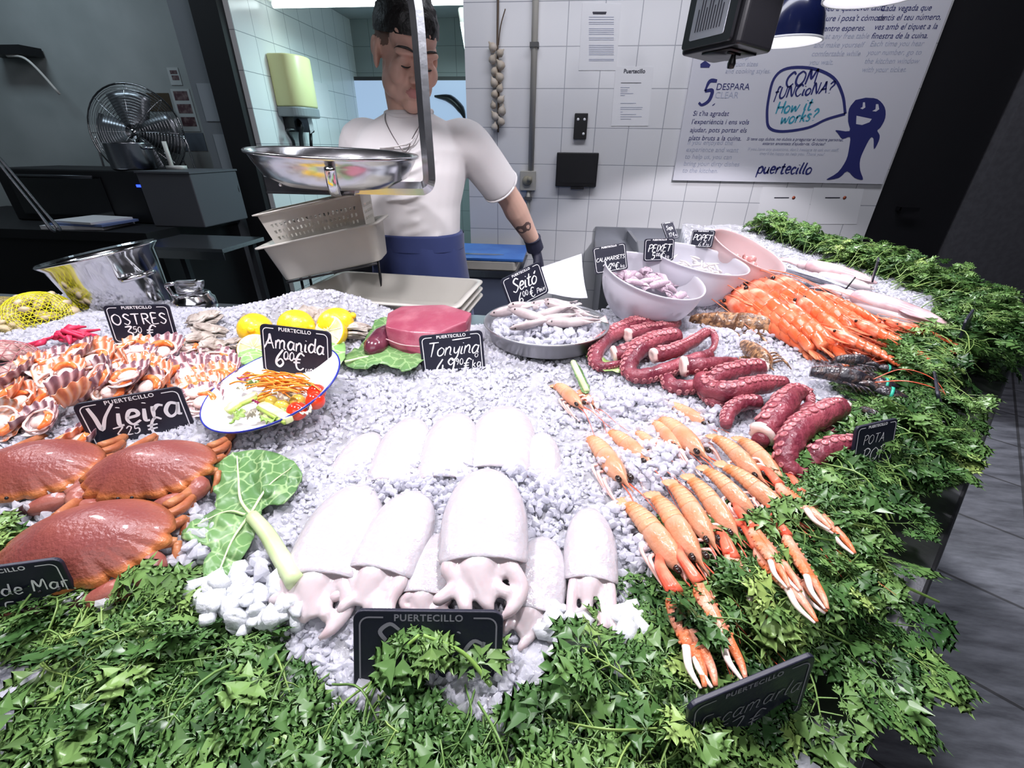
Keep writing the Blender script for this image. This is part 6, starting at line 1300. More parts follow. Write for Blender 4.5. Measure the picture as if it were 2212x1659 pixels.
# cloth-white sheet standing behind the pan
A, B_, C_, D_ = at_y(1100, 600, 1.34), at_y(1256, 548, 1.34), at_y(1268, 622, 1.22), at_y(1205, 640, 1.16); E_ = at_y(1100, 625, 1.24)
t = thing('paper_sheet', 'white curled paper sheet propped behind the pan of anchovies', 'paper'); b = MB(); R = []
for u in np.linspace(0, 1, 12):
    T_ = A.lerp(B_, u); Bt = E_.lerp(C_, u); col = []
    for v in np.linspace(0, 1, 10): q = T_.lerp(Bt, v); q = q + Vector((0, -.06 * v ** 3, -.015 * math.sin(PI * v) + .01 * math.sin(u * 5) * v)); col.append(q)
    R.append(col)
b.loft(R, cap=False, close=False); o = b.build('sheet', mat('white_sheet', (0.70, 0.70, 0.76), .5, translucent=.2), t); so = o.modifiers.new('thickness', 'SOLIDIFY'); so.thickness = .002

# ---------------------------------------------------------------- hanging scale
YS = 1.0; pl, prr = at_y(557, 322, YS), at_y(897, 345, YS); pc = (pl + prr) / 2; R = (prr - pl).length / 2
t = thing('hanging_scale', 'steel weighing pan hanging from a bent flat steel arm', 'scale', loc=pc)
roll = math.atan2((prr - pl).z, (prr - pl).x); Mp = Euler((math.radians(1.5), -roll, 0)).to_matrix().to_4x4(); b = MB()
b.lathe([(.0001, -.062), (R * .45, -.062), (R * .66, -.057), (R * .84, -.040), (R * .93, -.015), (R * .965, -.002), (R, 0), (R * 1.005, .004), (R * .99, .006), (R * .95, .003), (R * .91, -.013), (R * .82, -.037), (R * .65, -.053), (.0001, -.058)], 80, M=Mp); b.build('weighing_pan', mat('satin_steel', (0.60, 0.60, 0.62), 0.21, 1.0, bump=(70, .05)), t)
vb = at_y(929, 405, YS) - pc; v2 = at_y(923, 250, YS) - pc; b = MB(); low = vb.z - .003
path = [(-.02, 0, low), (vb.x - .04, 0, low), (vb.x - .012, 0, low + .003), (vb.x - .002, 0, low + .014), (vb.x, 0, low + .04), (vb.x - .001, 0, v2.z), (vb.x - .002, 0, .235), (vb.x - .014, 0, .262), (vb.x - .04, 0, .285), (vb.x - .09, 0, .30), (vb.x - .18, 0, .30)]
b.tube(path, .0135, n=4, k=4, flat=1, up=(0, 1, 0)); V = b.v[0]; V[:, 1] *= .35; b.build('arm', M['steel'], t, smooth=False); b = MB(); b.tube([(vb.x - .17, 0, .30), (vb.x - .17, 0, 1.9)], .012, n=8); b.build('hanger_rod', M['steel'], t)
b = MB(); b.box((-.06, 0, low + .004), (.20, .045, .030)); b.box((-.06, -.024, low - .012), (.20, .004, .004)); b.build('bracket', M['steel'], t, smooth=False)
for x in (-.125, -.02): b = MB(); b.lathe([(.0001, 0), (.004, 0), (.003, .003), (.0001, .004)], 12, M=Matrix.Translation((x, -.023, low + .004)) @ Matrix.Rotation(PI / 2, 4, 'X')); b.build('screw', M['polished_steel'], t)
for a in (-1.2, 2.9, .9):
    Mh = Mp @ Matrix.Rotation(a, 4, 'Z'); b = MB(); b.tube([Mh @ Vector((R * .2, 0, -.070)), Mh @ Vector((R * .62, 0, -.067)), Mh @ Vector((R * .86, 0, -.047)), Mh @ Vector((R * .965, 0, -.018)), Mh @ Vector((R * .955, 0, -.012))], .010, n=8, k=5, flat=.3); b.build('support_strap', M['polished_steel'], t)
# scale display hanging at the upper right
YD = 1.55; c = at_y(1585, 28, YD); t = thing('scale_display', 'black hanging scale head with a printed label panel at the upper right', 'scale', M4=Matrix.Translation(c) @ Euler((0, math.radians(4), math.radians(32))).to_matrix().to_4x4() @ Matrix.Scale(.82, 4))
b = MB(); b.prism(rrect(.17, .24, .02), -.11, .11); bevel(b.build('case', M['black'], t, smooth=False), .01, 3); M_l = Matrix.Translation((-.087, 0, 0)) @ Matrix.Rotation(-PI / 2, 4, 'Y')
b = MB(); b.prism(rrect(.20, .20, .01), 0, .012, M=M_l); b.build('face_rim', M['black'], t, smooth=False); b = MB(); b.prism(rrect(.16, .14, .006), .012, .014, M=M_l); b.build('label_panel', mat('pale_label', (0.42, 0.45, 0.50), .4), t, smooth=False)
b = MB()
for k in range(10): ribbon(b, [(-.06, .05 - .011 * k), (.0 + .03 * (k % 3), .05 - .011 * k)], .004, 0)
o = b.build('label_lines', M['dark_ink'], t, smooth=False); o.matrix_local = M_l @ Matrix.Translation((0, 0, .0146)); b = MB(); b.prism(rrect(.05, .05, .004), .0, .0006, M=M_l @ Matrix.Translation((.05, -.02, .0142))); b.build('blue_patch', mat('label_blue', (.06, .09, .35), .5), t, smooth=False)
b = MB(); b.lathe([(.0001, -.16), (.010, -.158), (.013, -.145), (.008, -.128), (.006, -.112)], 16, c=(-.02, -.06, 0)); b.box((-.02, -.06, -.118), (.05, .012, .008)); b.box((0, -.02, -.112), (.12, .12, .006)); b.build('hook_joint', M['black'], t); b = MB(); b.tube([(0, 0, .11), (0, 0, 1.2)], .012, n=10); b.build('hanger_rod', M['steel'], t)

# ---------------------------------------------------------------- pendant lamps
M['lamp_blue'] = mat('navy_enamel', (0.010, 0.016, 0.075), .22, coat=.5); M['lamp_in'] = mat('white_enamel', (0.82, 0.82, 0.84), .4); M['bulb'] = mat('lit_bulb', (1, 1, 1), .4, emit=((0.97, .95, 1), 9.0))
LSRC = None
names = ['navy dome pendant lamp behind the black scale head', 'navy dome pendant lamp cut by the top picture edge', 'navy dome pendant lamp over the bowls', 'navy dome pendant lamp over the cuttlefish', 'navy dome pendant lamp over the crabs', 'navy dome pendant lamp over the scallops']
for (x, y, z, p), nm in zip(LAMPS, names):
    Mx = Matrix.Translation((x, y, z))
    if LSRC: dup(LSRC, nm, Mx); continue
    t = thing('pendant_lamp', nm, 'lamp', M4=Mx, group='pendant lamps over the stall'); LSRC = t; R = .13
    out = [(R, 0), (R * .985, .006), (R * .97, .03), (R * .90, .075), (R * .76, .12), (R * .52, .155), (R * .30, .175), (R * .26, .20), (R * .2, .225), (.0001, .23)]
    b = MB(); b.lathe([(R * 1.012, -.002)] + out, 56); b.build('shade', M['lamp_blue'], t); b = MB(); b.lathe([(r - .003 if r > .01 else r, h - .003) for r, h in out[:7]] + [(.0001, .168)], 56); b.build('inner_shade', M['lamp_in'], t); b = MB(); b.lathe([(R * 1.014, -.003), (R * 1.014, .004), (R * .975, .004), (R * .975, -.003), (R * 1.014, -.003)], 56); b.build('rim', M['lamp_in'], t)
    b = MB(); b.ell((0, 0, .085), (.045, .045, .04)); b.build('bulb', M['bulb'], t); b = MB(); b.tube([(0, 0, .22), (0, 0, 1.4)], .004, n=6); b.build('cord', M['black'], t)

# ---------------------------------------------------------------- on the tiled wall
W0 = BW - .001
def sheet(name, label, cat, corners, m=None, th=.0015, yw=W0, group=None):
    Q = [at_y(*p, yw) for p in corners]; c = sum(Q, Vector()) / 4; t = thing(name, label, cat, loc=(c.x, yw, c.z), group=group); b = MB(); o = [(q.x - c.x, q.z - c.z) for q in Q]
    b.prism(o, 0, th, M=Matrix.Rotation(PI / 2, 4, 'X')); b.build('sheet', m or M['paper'], t, smooth=False); return t, c
def words(t, c, items, yw=W0, z=.003):
    for txt, px, py, size, m, kw in items:
        q = at_y(px, py, yw); printed('lettering', txt, size, m, t, (q.x - c.x, -z, q.z - c.z), (PI / 2, 0, 0), kw.get('al', 'LEFT'), shear=kw.get('sh', 0), line=kw.get('ln', 1.0), bold=kw.get('b', 0))
def scribble_lines(t, c, rows, m, th=.0022, yw=W0):
    b = MB()
    for (x0, x1, y, ) in rows:
        a, d = at_y(x0, y, yw), at_y(x1, y, yw); ribbon(b, [(a.x - c.x, a.z - c.z), (d.x - c.x, d.z - c.z)], th, 0)
    o = b.build('small_print', m, t, smooth=False); o.rotation_euler = (PI / 2, 0, 0); o.location = (0, -.003, 0)
t, c = sheet('poster', 'large white printed poster with a speech bubble and a blue fish', 'poster', [(1452, 389), (1893, 404), (2040, 0), (1530, -10)], m=mat('poster_white', (0.70, 0.70, 0.76), .45), th=.018)
q0 = at_y(1452, 389, W0); q1 = at_y(1893, 404, W0); yp = W0 - .019
pp = [(-.0, 0)]
t.children[0].data.clear_geometry(); b = MB(); xl, xr, zb = q0.x - c.x, 1.90 - c.x, q0.z - c.z; b.prism([(xl, zb), (xr, zb - .0), (xr, 3.0 - c.z), (xl, 3.0 - c.z)], 0, .018, M=Matrix.Rotation(PI / 2, 4, 'X')); o = b.build('board', M['paper'], t, smooth=False); o.data.materials[0] = bpy.data.materials['poster_white']; bpy.data.objects.remove([k for k in t.children if k.name.startswith('sheet')][0])
I, G2, T2 = M['ink'], M['grey_ink'], M['teal_ink']
def P2(px, py): q = at_y(px, py, yp); return (q.x - c.x, q.z - c.z)
def onposter(b, nm, m, z=.0): o = b.build(nm, m, t, smooth=False); o.rotation_euler = (PI / 2, 0, 0); o.location = (0, -.0192 - z, 0); return o
words(t, c, [('DESPARA', 1546, 194, .044, I, {}), ('CLEAR', 1543, 212, .044, G2, {}), ("Si t'ha agradat\nl'experiència i ens vols\najudar, pots portar els\nplats bruts a la cuina.", 1496, 250, .036, I, dict(ln=1.15, sh=.12)), ('If you enjoyed the\nexperience and want\nto help us, you can\nbring your dirty dishes\nto the kitchen.', 1484, 312, .036, G2, dict(ln=1.05, sh=.12)),
    ("Si tens cap dubte, no dubtis a preguntar al nostre personal,\nestaran encantats d'ajudar-te. Gràcies!", 1716, 304, .0225, I, dict(al='CENTER', sh=.15)), ("If you have any questions, don't hesitate to ask our staff,\nthey'll be happy to help you. Thank you!", 1712, 326, .0225, G2, dict(al='CENTER', sh=.15)),
    ("Seu a qualsevol taula\nlliure i posa't còmode\nmentre esperes.", 1778, 24, .036, I, dict(sh=.15, ln=1.15)), ("Cada vegada que\nsentis el teu número,\nves amb el tiquet a la\nfinestra de la cuina.", 1900, 24, .036, I, dict(sh=.15, ln=1.05)), ("Sit at any free table\nand make yourself\ncomfortable while\nyou wait.", 1762, 84, .034, G2, dict(sh=.15, ln=1.1)), ("Each time you hear\nyour number, go to\nthe kitchen window\nwith your ticket.", 1878, 100, .034, G2, dict(sh=.15, ln=1.1)), ("and help\nportion sizes\nand cooking styles.", 1572, 128, .032, G2, dict(sh=.12))], yw=yp, z=.0192)
b = MB(); x, z = P2(1508, 226); brush(b, '5.', x, z, .115, slant=.2, weight=.14); onposter(b, 'numeral', I); b = MB(); x, z = P2(1634, 374); brush(b, 'puertecillo', x, z, .060, slant=.1, weight=.15, gap=.06); onposter(b, 'shop_name', I); b = MB()
for txt, px, py, s in (('COM', 1694, 188, .066), ('fUNCioNA?', 1670, 214, .054)): x, z = P2(px, py); brush(b, txt, x, z, s, slant=.1, weight=.15, rise=.10, gap=.06)
onposter(b, 'bubble_lettering', I); b = MB()
for txt, px, py, s in (('How it', 1674, 246, .058), ('works?', 1684, 268, .056)): x, z = P2(px, py); brush(b, txt, x, z, s, slant=.1, weight=.15, rise=.10, gap=.06)
onposter(b, 'teal_brush_lettering', T2)
b = MB(); bub = smooth_path([(*P2(*p), 0) for p in ((1826, 246), (1820, 205), (1800, 168), (1755, 148), (1700, 148), (1672, 170), (1660, 215), (1657, 250), (1662, 276), (1690, 284), (1745, 276), (1785, 258), (1826, 246))], 5)[:, :2]; ribbon(b, bub, .014); onposter(b, 'speech_bubble', I)
b = MB(); fo = smooth_path([(*P2(*p), 0) for p in ((1870, 211), (1895, 214), (1911, 232), (1912, 255), (1902, 275), (1895, 282), (1900, 292), (1898, 305), (1888, 322), (1887, 300), (1880, 298), (1868, 320), (1858, 345), (1858, 368), (1864, 388), (1846, 384), (1830, 370), (1812, 384), (1785, 388), (1810, 372), (1828, 345), (1834, 320), (1836, 296), (1820, 300), (1810, 288), (1806, 281), (1835, 283), (1832, 262), (1834, 235), (1848, 216))] , 3)[:, :2]
b.prism([tuple(p) for p in fo], 0, .0006); onposter(b, 'fish_emblem', I); b = MB()
for pts in (((1864, 221), (1868, 221), (1869, 232), (1863, 236), (1858, 234), (1863, 231)), ((1892, 225), (1897, 225), (1899, 236), (1892, 241), (1884, 240), (1891, 236)), ((1850, 250), (1883, 257), (1878, 264), (1862, 270), (1849, 268))): b.prism([P2(*p) for p in pts], .0006, .001)
onposter(b, 'fish_face', bpy.data.materials['poster_white']); b = MB(); b.prism([P2(*p) for p in ((1513, 146), (1513, 138), (1523, 131), (1535, 140), (1532, 146))], 0, .0006); onposter(b, 'house_mark', I)
t, c = sheet('notice_sheet', 'upper white printed notice on the wall tiles', 'paper', [(1250, 152), (1331, 152), (1342, 8), (1258, 6)]); scribble_lines(t, c, [(1280, 1310, 27), (1281, 1309, 29.5)], M['dark_ink'], .006); scribble_lines(t, c, [(1272, 1326, y) for y in (37, 42, 48, 52, 62, 66, 70, 74, 82, 86, 98, 102, 106, 110, 114, 118, 128, 131)], M['grey_ink'])
t, c = sheet('notice_sheet', 'lower white printed notice on the wall tiles', 'paper', [(1320, 272), (1400, 272), (1412, 144), (1330, 144)]); words(t, c, [('Puertecillo', 1370, 158, .028, M['dark_ink'], dict(al='CENTER', b=.0006))]); scribble_lines(t, c, [(1341, 1385, 179)], M['dark_ink']); scribble_lines(t, c, [(1340, x, y) for x, y in ((1360, 189), (1356, 194), (1355, 198), (1368, 202), (1350, 206), (1374, 223), (1388, 232), (1386, 236), (1345, 242), (1374, 247), (1386, 252), (1363, 257))], M['grey_ink'])
for lab, x0 in (('left blank-cornered paper sheet taped below the big poster', 1632), ('right blank-cornered paper sheet taped below the big poster', 1742)):
    t, c = sheet('taped_sheet', lab, 'paper', [(x0, 484), (x0 + 108, 484), (x0 + 124, 408), (x0 + 16, 404)]); scribble_lines(t, c, [(x0 + 40, x0 + 72, 427)], M['dark_ink'], .006); b = MB(); q = at_y(x0 + 82, 427, W0); b.lathe([(.0001, 0), (.010, 0), (.0001, .0006)], 16, c=(0, 0, 0), M=Matrix.Translation((q.x - c.x, -.003, q.z - c.z)) @ Matrix.Rotation(PI / 2, 4, 'X')); b.build('round_flag', mat('flag_red', (.5, .12, .06), .6), t)
Q = [at_y(*p, W0) for p in ((1202, 404), (1289, 402), (1289, 327), (1203, 331))]; c = sum(Q, Vector()) / 4; t = thing('tablet_holder', 'black square tablet holder fixed to the wall tiles', 'holder', loc=(c.x, W0 - .02, c.z)); w_ = Q[1].x - Q[0].x; h = Q[3].z - Q[0].z
b = MB(); b.box((0, 0, 0), (w_, .035, h)); bevel(b.build('case', M['black'], t, smooth=False), .005); b = MB(); b.box((0, -.018, .004), (w_ * .86, .003, h * .8)); b.build('screen', M['matt_black'], t, smooth=False); b = MB(); b.box((.012, -.01, -h / 2 - .006), (w_ * .32, .02, .014)); b.build('shelf_lip', M['black'], t, smooth=False)
q = at_y(1254, 273, W0); t = thing('switch_box', 'small black switch box with three white buttons above the tablet holder', 'switch', loc=(q.x, W0 - .012, q.z)); b = MB(); b.box((0, 0, 0), (.078, .024, .135)); bevel(b.build('case', M['black'], t, smooth=False), .003)
for x, z in ((-.018, .035), (.02, .035), (.02, -.04)): b = MB(); b.lathe([(.0001, 0), (.008, 0), (.007, .003), (.0001, .0035)], 16, M=Matrix.Translation((x, -.012, z)) @ Matrix.Rotation(PI / 2, 4, 'X')); b.build('button', M['chalk'], t)
a, d = at_y(1158, -10, W0), at_y(1148, 372, W0); t = thing('conduit_pipe', 'pale vertical conduit pipe running down the wall tiles', 'pipe', loc=(a.x, W0 - .02, 0)); b = MB(); b.tube([(0, 0, 3.2), (0, 0, d.z)], .018, n=14); b.build('pipe', M['tub'], t)
for py in (99, ): q = at_y(1157, py, W0); b = MB(); b.box((0, -.002, q.z), (.05, .044, .022)); b.build('clamp', mat('grey_clamp', (.10, .10, .10), .5), t, smooth=False)
q = at_y(1141, 390, W0); t = thing('socket_box', 'cream wall socket box with a lever at the foot of the conduit', 'socket', loc=(q.x, W0 - .02, q.z)); b = MB(); b.box((0, 0, 0), (.10, .04, .115)); bevel(b.build('case', M['tub'], t, smooth=False), .004); b = MB(); b.lathe([(.0001, 0), (.03, 0), (.026, .012), (.0001, .014)], 20, M=Matrix.Translation((-.005, -.02, 0)) @ Matrix.Rotation(PI / 2, 4, 'X')); b.box((.012, -.03, .01), (.03, .02, .03)); b.build('socket_face', mat('dull_cream', (.35, .32, .24), .5), t)
b = MB(); b.tube([(0.005, 0, -.06), (.005, 0, -.30), (.02, 0, -.42)], .012, n=10, k=3); b.build('lower_pipe', M['tub'], t); b = MB(); b.box((.005, -.004, -.105), (.045, .034, .02)); b.build('clamp', bpy.data.materials['grey_clamp'], t, smooth=False)
q = at_y(1076, 100, W0); t = thing('garlic_string', 'string of dried garlic bulbs hanging on the wall tiles', 'garlic', loc=(q.x, W0 - .03, q.z)); b = MB(); b.tube([(0, .01, .40), (.003, .01, .2), (0, 0, 0), (.005, 0, -.25), (.002, 0, -.43)], .006, n=6, k=5); b.tube([(.005, 0, -.0), (.02, 0, .09), (.045, 0, .16)], .0035, n=5, k=4); b.build('braided_stalk', mat('dry_stalk', (.12, .085, .06), .8), t)
M['garlic'] = mat('garlic_skin', (.50, .42, .33), .6, var=(20, (.62, .56, .50), .4, .7)); g = np.random.default_rng(5)
for k in range(15):
    zz = -.01 - .028 * k; r = g.uniform(.018, .026); x = (.02 if k % 2 else -.02) + g.normal() * .005; b = MB(); b.lathe([(.0001, -r), (r * .7, -r * .8), (r, -r * .2), (r * .8, r * .5), (r * .3, r * 1.0), (r * .15, r * 1.5)], 14, M=Matrix.Translation((x, g.uniform(-.012, .004), zz)) @ Euler((g.uniform(-.5, .5), g.uniform(-.8, .8), 0)).to_matrix().to_4x4()); b.build('garlic_bulb', M['garlic'], t)
# steel sink unit against the wall, and the cutting table at its left
a, d = at_y(1283, 530, W0), at_y(1610, 500, W0); zt = at_y(1300, 560, 2.55).z; t = thing('sink_unit', 'stainless steel sink unit with an upstand against the tiled wall', 'sink', loc=((a.x + 1.25) / 2, (BW + 2.6) / 2, 0)); wx = 1.25 - a.x; zt = .86
b = MB(); b.box((0, 0, zt - .02), (wx, BW - 2.6 - .004, .04)); b.build('worktop', M['brushed_steel'], t, smooth=False); b = MB(); b.box((0, (BW - 2.6) / 2 - .012, zt + .04), (wx, .02, .08)); b.build('upstand', M['brushed_steel'], t, smooth=False); b = MB(); b.box((0, .02, zt / 2 - .02), (wx - .06, BW - 2.6 - .06, zt - .04)); b.build('cabinet', M['brushed_steel'], t, smooth=False); b = MB(); b.box((-wx / 2 + .22, 0, zt + .03), (.02, BW - 2.62, .06)); b.build('divider', M['brushed_steel'], t, smooth=False)
A, B_ = at_y(1000, 536, 2.62), at_y(1124, 533, 2.62); x0, x1 = -1.0, B_.x + .02; t = thing('cutting_table', 'dark cutting table against the wall under the blue board', 'table', loc=((x0 + x1) / 2, 2.75, 0)); zc = at_y(1060, 585, 2.52).z
b = MB(); b.box((0, 0, zc - .02), (x1 - x0, .46, .04)); b.build('top', M['steel'], t, smooth=False); b = MB(); b.box((0, 0, (zc - .04) / 2), (x1 - x0 - .03, .42, zc - .04)); b.build('cabinet', mat('blue_grey_cabinet', (.10, .12, .18), .5), t, smooth=False)
def slab(name, label, dz, w_, d_, h, m, dx=0): 
    b = MB(); b.prism(rrect(w_, d_, .02), 0, h); o = b.build(name, m, smooth=False, loc=((x0 + x1) / 2 + dx + .03, 2.74, dz)); bevel(o, .004); return tag(o, label, 'cutting board')
slab('white_cutting_board', 'thick cream cutting board lying under the blue one', zc + .001, .62, .42, .05, M['tub'], .02); slab('blue_cutting_board', 'blue cutting board with a knife on it behind the fishmonger', zc + .052, .66, .42, .018, mat('blue_board', (.03, .12, .42), .4, var=(8, (.06, .18, .5), .4, .7)), .04)
t = thing('kitchen_knife', 'kitchen knife with a black handle on the blue cutting board', 'knife', loc=((x0 + x1) / 2 + .05, 2.62, zc + .0705)); b = MB(); b.prism([(-.02, -.018), (.17, -.014), (.23, .006), (.20, .016), (-.02, .018)], 0, .002); b.build('blade', M['steel'], t, smooth=False); b = MB(); b.tube([(-.02, 0, .006), (-.08, .003, .008), (-.14, -.002, .006)], [.010, .012, .010], n=10, k=4); b.build('handle', M['black'], t)

# ---------------------------------------------------------------- back kitchen seen through the opening
t = thing('fluorescent_lamp', 'long lit fluorescent tube under the back kitchen ceiling', 'lamp', loc=(-1.30, 3.5, 2.2)); b = MB(); b.tube([(-.66, 0, 0), (.66, 0, 0)], .018, n=12); b.build('tube', mat('lit_tube', (1, 1, 1), .4, emit=((.85, 1, 1), 6)), t); b = MB(); b.box((0, 0, .05), (1.4, .08, .05)); b.build('housing', M['white_plastic'], t, smooth=False)
A, B_ = at_y(738, 166, 4.78), at_y(1010, 158, 4.78); zb = at_y(750, 236, 4.78).z; w_ = B_.x - A.x + .1; h = A.z - zb; t = thing('television', 'wide wall screen showing a pale bluish picture in the back kitchen', 'screen', loc=(A.x + w_ / 2, 4.80, zb + h / 2 - .1)); b = MB(); b.box((0, 0, 0), (w_, .06, h + .2)); b.build('bezel', M['black'], t, smooth=False); b = MB(); b.box((0, -.031, 0), (w_ - .06, .004, h + .14)); b.build('screen', mat('lit_screen', (.1, .12, .15), .3, emit=((.42, .60, .85), .75)), t, smooth=False)
t = thing('towel_dispenser', 'cream-yellow paper towel dispenser on the back kitchen wall', 'dispenser', loc=(-2.014, 3.53, 1.60)); b = MB(); prof = [(0, -.15)] + [(.10 + .10 * math.cos(a), .15 * math.sin(a)) for a in np.linspace(-PI / 2, PI / 2, 21)] + [(0, .15)]
b.prism([(x, y) for x, y in prof], .03, .33); bevel(b.build('cover', mat('cream_yellow', (.62, .60, .30), .35), t), .012, 3); b = MB(); b.prism([(x * 1.02, y * 1.03) for x, y in prof], -.03, .03); bevel(b.build('base', mat('grey_base', (.22, .24, .25), .4), t, smooth=False), .008, 2); b = MB(); b.prism([(0, -.10), (.08, -.10), (.08, .1), (0, .1)], -.12, -.03); b.build('feed_slot', M['black'], t, smooth=False); b = MB(); b.tube([(.13, .03, -.03), (.13, .04, -.09), (.12, .05, -.12)], .03, n=4, k=3, flat=.06); b.build('paper_towel', M['paper'], t, smooth=False)
t = thing('hook_rack', 'black hook rack with a hanging strap below the towel dispenser', 'rack', loc=(-2.012, 3.52, 1.32)); b = MB(); b.box((.03, 0, .02), (.05, .30, .07)); b.build('rail', M['black'], t, smooth=False)
for y in (-.12, .13): b = MB(); b.tube([(.05, y, .03), (.07, y - .02, .10), (.06, y - .05 if y < 0 else y + .02, .16), (.09, y, .17)], .012, n=8, k=4); b.build('hook', M['black'], t)
b = MB(); b.tube([(.06, -.02, .05), (.08, -.04, .14), (.10, -.03, .2), (.05, .0, .24)], [.03, .028, .03, .03], n=8, k=4, flat=.3); b.build('strap', M['black'], t)
t, c = sheet('kitchen_note', 'small pale notice sheets on the back kitchen wall', 'paper', [(0, 0)] * 4) if False else (None, None)
b = MB(); b.box((0, 0, 0), (.003, .30, .24)); tag(b.build('wall_note', M['paper'], smooth=False, loc=(-2.013, 4.05, 1.72)), 'pale notice sheet taped beside the towel dispenser', 'paper')
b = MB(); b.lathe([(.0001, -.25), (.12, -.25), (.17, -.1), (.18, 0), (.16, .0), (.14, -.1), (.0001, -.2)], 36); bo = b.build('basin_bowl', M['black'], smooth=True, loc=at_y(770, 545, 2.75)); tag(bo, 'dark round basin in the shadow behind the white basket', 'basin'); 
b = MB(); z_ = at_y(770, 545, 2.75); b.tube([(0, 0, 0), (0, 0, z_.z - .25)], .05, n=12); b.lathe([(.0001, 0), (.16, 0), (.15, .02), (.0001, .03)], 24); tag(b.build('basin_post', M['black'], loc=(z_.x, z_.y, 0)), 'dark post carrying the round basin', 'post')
t = thing('tap', 'slim steel tap on the back kitchen wall beside the fishmonger', 'tap', loc=(-1.97, 4.0, 1.18)); b = MB(); b.tube([(-.05, 0, .12), (0, 0, .12), (0, 0, .0), (0, -.03, -.05)], .012, n=8, k=4); b.build('spout', M['steel'], t); b = MB(); b.tube([(0, -.03, -.05), (0, -.03, -.14)], .016, n=10); b.build('nozzle', M['black'], t)
b = MB(); b.prism([(-.02, 0), (.12, 0), (.12, -.46), (.05, -.42)], -.12, .0, M=Matrix.Rotation(PI / 2, 4, 'X')); o = b.build('wall_heater', M['white_plastic'], smooth=False, loc=(-.62 - .12, 3.6, 2.2)); bevel(o, .02, 3); tag(o, 'white appliance fixed high on the right wall of the back kitchen', 'appliance')
b = MB(); b.tube([(-.14, 0, .05), (0, 0, .03), (.1, 0, -.05), (.14, 0, -.14)], [.02, .07, .07, .01], n=10, k=4, flat=.5); o = b.build('black_bag', M['black'], loc=at_y(972, 222, 4.72)); tag(o, 'small black bundle in front of the wall screen', 'bag')

# ---------------------------------------------------------------- dark side kitchen at the left
M['dark_steel'] = mat('dark_steel', (.05, .053, .06), .35, .6)
t = thing('dark_counter', 'black worktop of the side kitchen along the left', 'counter', loc=(-3.3, 2.75, 0)); b = MB(); b.box((0, 0, .93), (2.0, .9, .05)); b.build('worktop', M['matt_black'], t, smooth=False); b = MB(); b.box((0, .03, .455), (1.95, .8, .90)); b.build('cabinet', M['matt_black'], t, smooth=False)
a = at_y(110, 365, 2.95); d = at_y(338, 372, 2.72); t = thing('oven', 'black countertop oven with a small blue display', 'oven', loc=((-3.45 - 2.50) / 2, 2.79, .956)); b = MB(); b.box((0, 0, .15), (.95, .40, .30)); bevel(b.build('body', M['matt_black'], t, smooth=False), .01); b = MB(); b.box((-.08, -.203, .15), (.62, .01, .22)); b.build('door', mat('oven_glass', (.006, .006, .008), .1), t, smooth=False); b = MB(); b.tube([(-.36, -.225, .26), (.2, -.225, .26)], .01, n=8); b.build('handle', M['dark_steel'], t); b = MB(); q = at_y(303, 402, 2.58); b.box((q.x + 2.975, -.203, q.z - .956), (.06, .006, .014)); b.build('display', mat('blue_display', (.02, .03, .2), .4, emit=((.03, .08, 1), 2.5)), t, smooth=False)
q = at_y(395, 440, 2.62); t = thing('grey_box', 'plain dark grey metal box right of the oven', 'box', loc=(q.x + .02, 2.72, .956)); b = MB(); b.box((0, 0, .145), (.33, .40, .29)); bevel(b.build('body', mat('box_grey', (.10, .105, .12), .5), t, smooth=False), .006); b = MB(); b.box((0, 0, .295), (.34, .41, .01)); b.build('lid', bpy.data.materials['box_grey'], t, smooth=False)
q = at_y(290, 372, 2.68); t = thing('saucepan', 'steel saucepan standing on the oven before the fan', 'pot', loc=(q.x, 2.70, 1.257)); b = MB(); b.lathe([(.0001, 0), (.11, 0), (.115, .006), (.115, .135), (.120, .14), (.112, .14), (.109, .01), (.0001, .008)], 40); b.build('pan_body', M['steel'], t)
for sx in (-1, 1): b = MB(); b.tube([(sx * .115, -.025, .11), (sx * .15, -.02, .115), (sx * .15, .02, .115), (sx * .115, .025, .11)], .006, n=8, k=4); b.build('handle', M['steel'], t)
fc = at_y(297, 288, 3.12); FR = .29; Mf = Matrix.Translation(fc) @ Euler((math.radians(-8), 0, math.radians(14))).to_matrix().to_4x4() @ Matrix.Rotation(PI / 2, 4, 'X'); t = thing('standing_fan', 'chrome wire cage fan standing on the oven', 'fan', M4=Mf)
for nm, zz, sg in (('front_cage', .05, 1), ('rear_cage', -.06, -1)):
    b = MB()
    for r in np.linspace(.05, FR, 15): h = zz * (1 - (r / FR) ** 3) ; b.tube([(r * math.cos(a), r * math.sin(a), h) for a in np.linspace(0, 2 * PI, 41)], .0016 if r < FR - .01 else .006, n=4)
    for k in range(8): a = k * PI / 4; b.tube([(r * math.cos(a), r * math.sin(a), zz * (1 - (r / FR) ** 3)) for r in np.linspace(.04, FR, 6)], .002, n=4)
    b.lathe([(.0001, zz + .004 * sg), (.045, zz), (.0001, zz - .004 * sg)], 20); b.build(nm, M['polished_steel'], t)
for k in range(4):
    b = MB(); R_ = []; 
    for r in np.linspace(.03, FR * .88, 7): wv = .05 + .09 * (r / FR); R_.append([(r * math.cos(k * PI / 2 + s_ * wv / max(r, .08)), r * math.sin(k * PI / 2 + s_ * wv / max(r, .08)), -.015 + .02 * s_) for s_ in np.linspace(-1, 1, 5)])
    b.loft(R_, cap=False, close=False); o = b.build('fan_blade', mat('fan_blade', (.25, .26, .28), .3, .8) if k == 0 else bpy.data.materials['fan_blade'], t); so = o.modifiers.new('thickness', 'SOLIDIFY'); so.thickness = .003
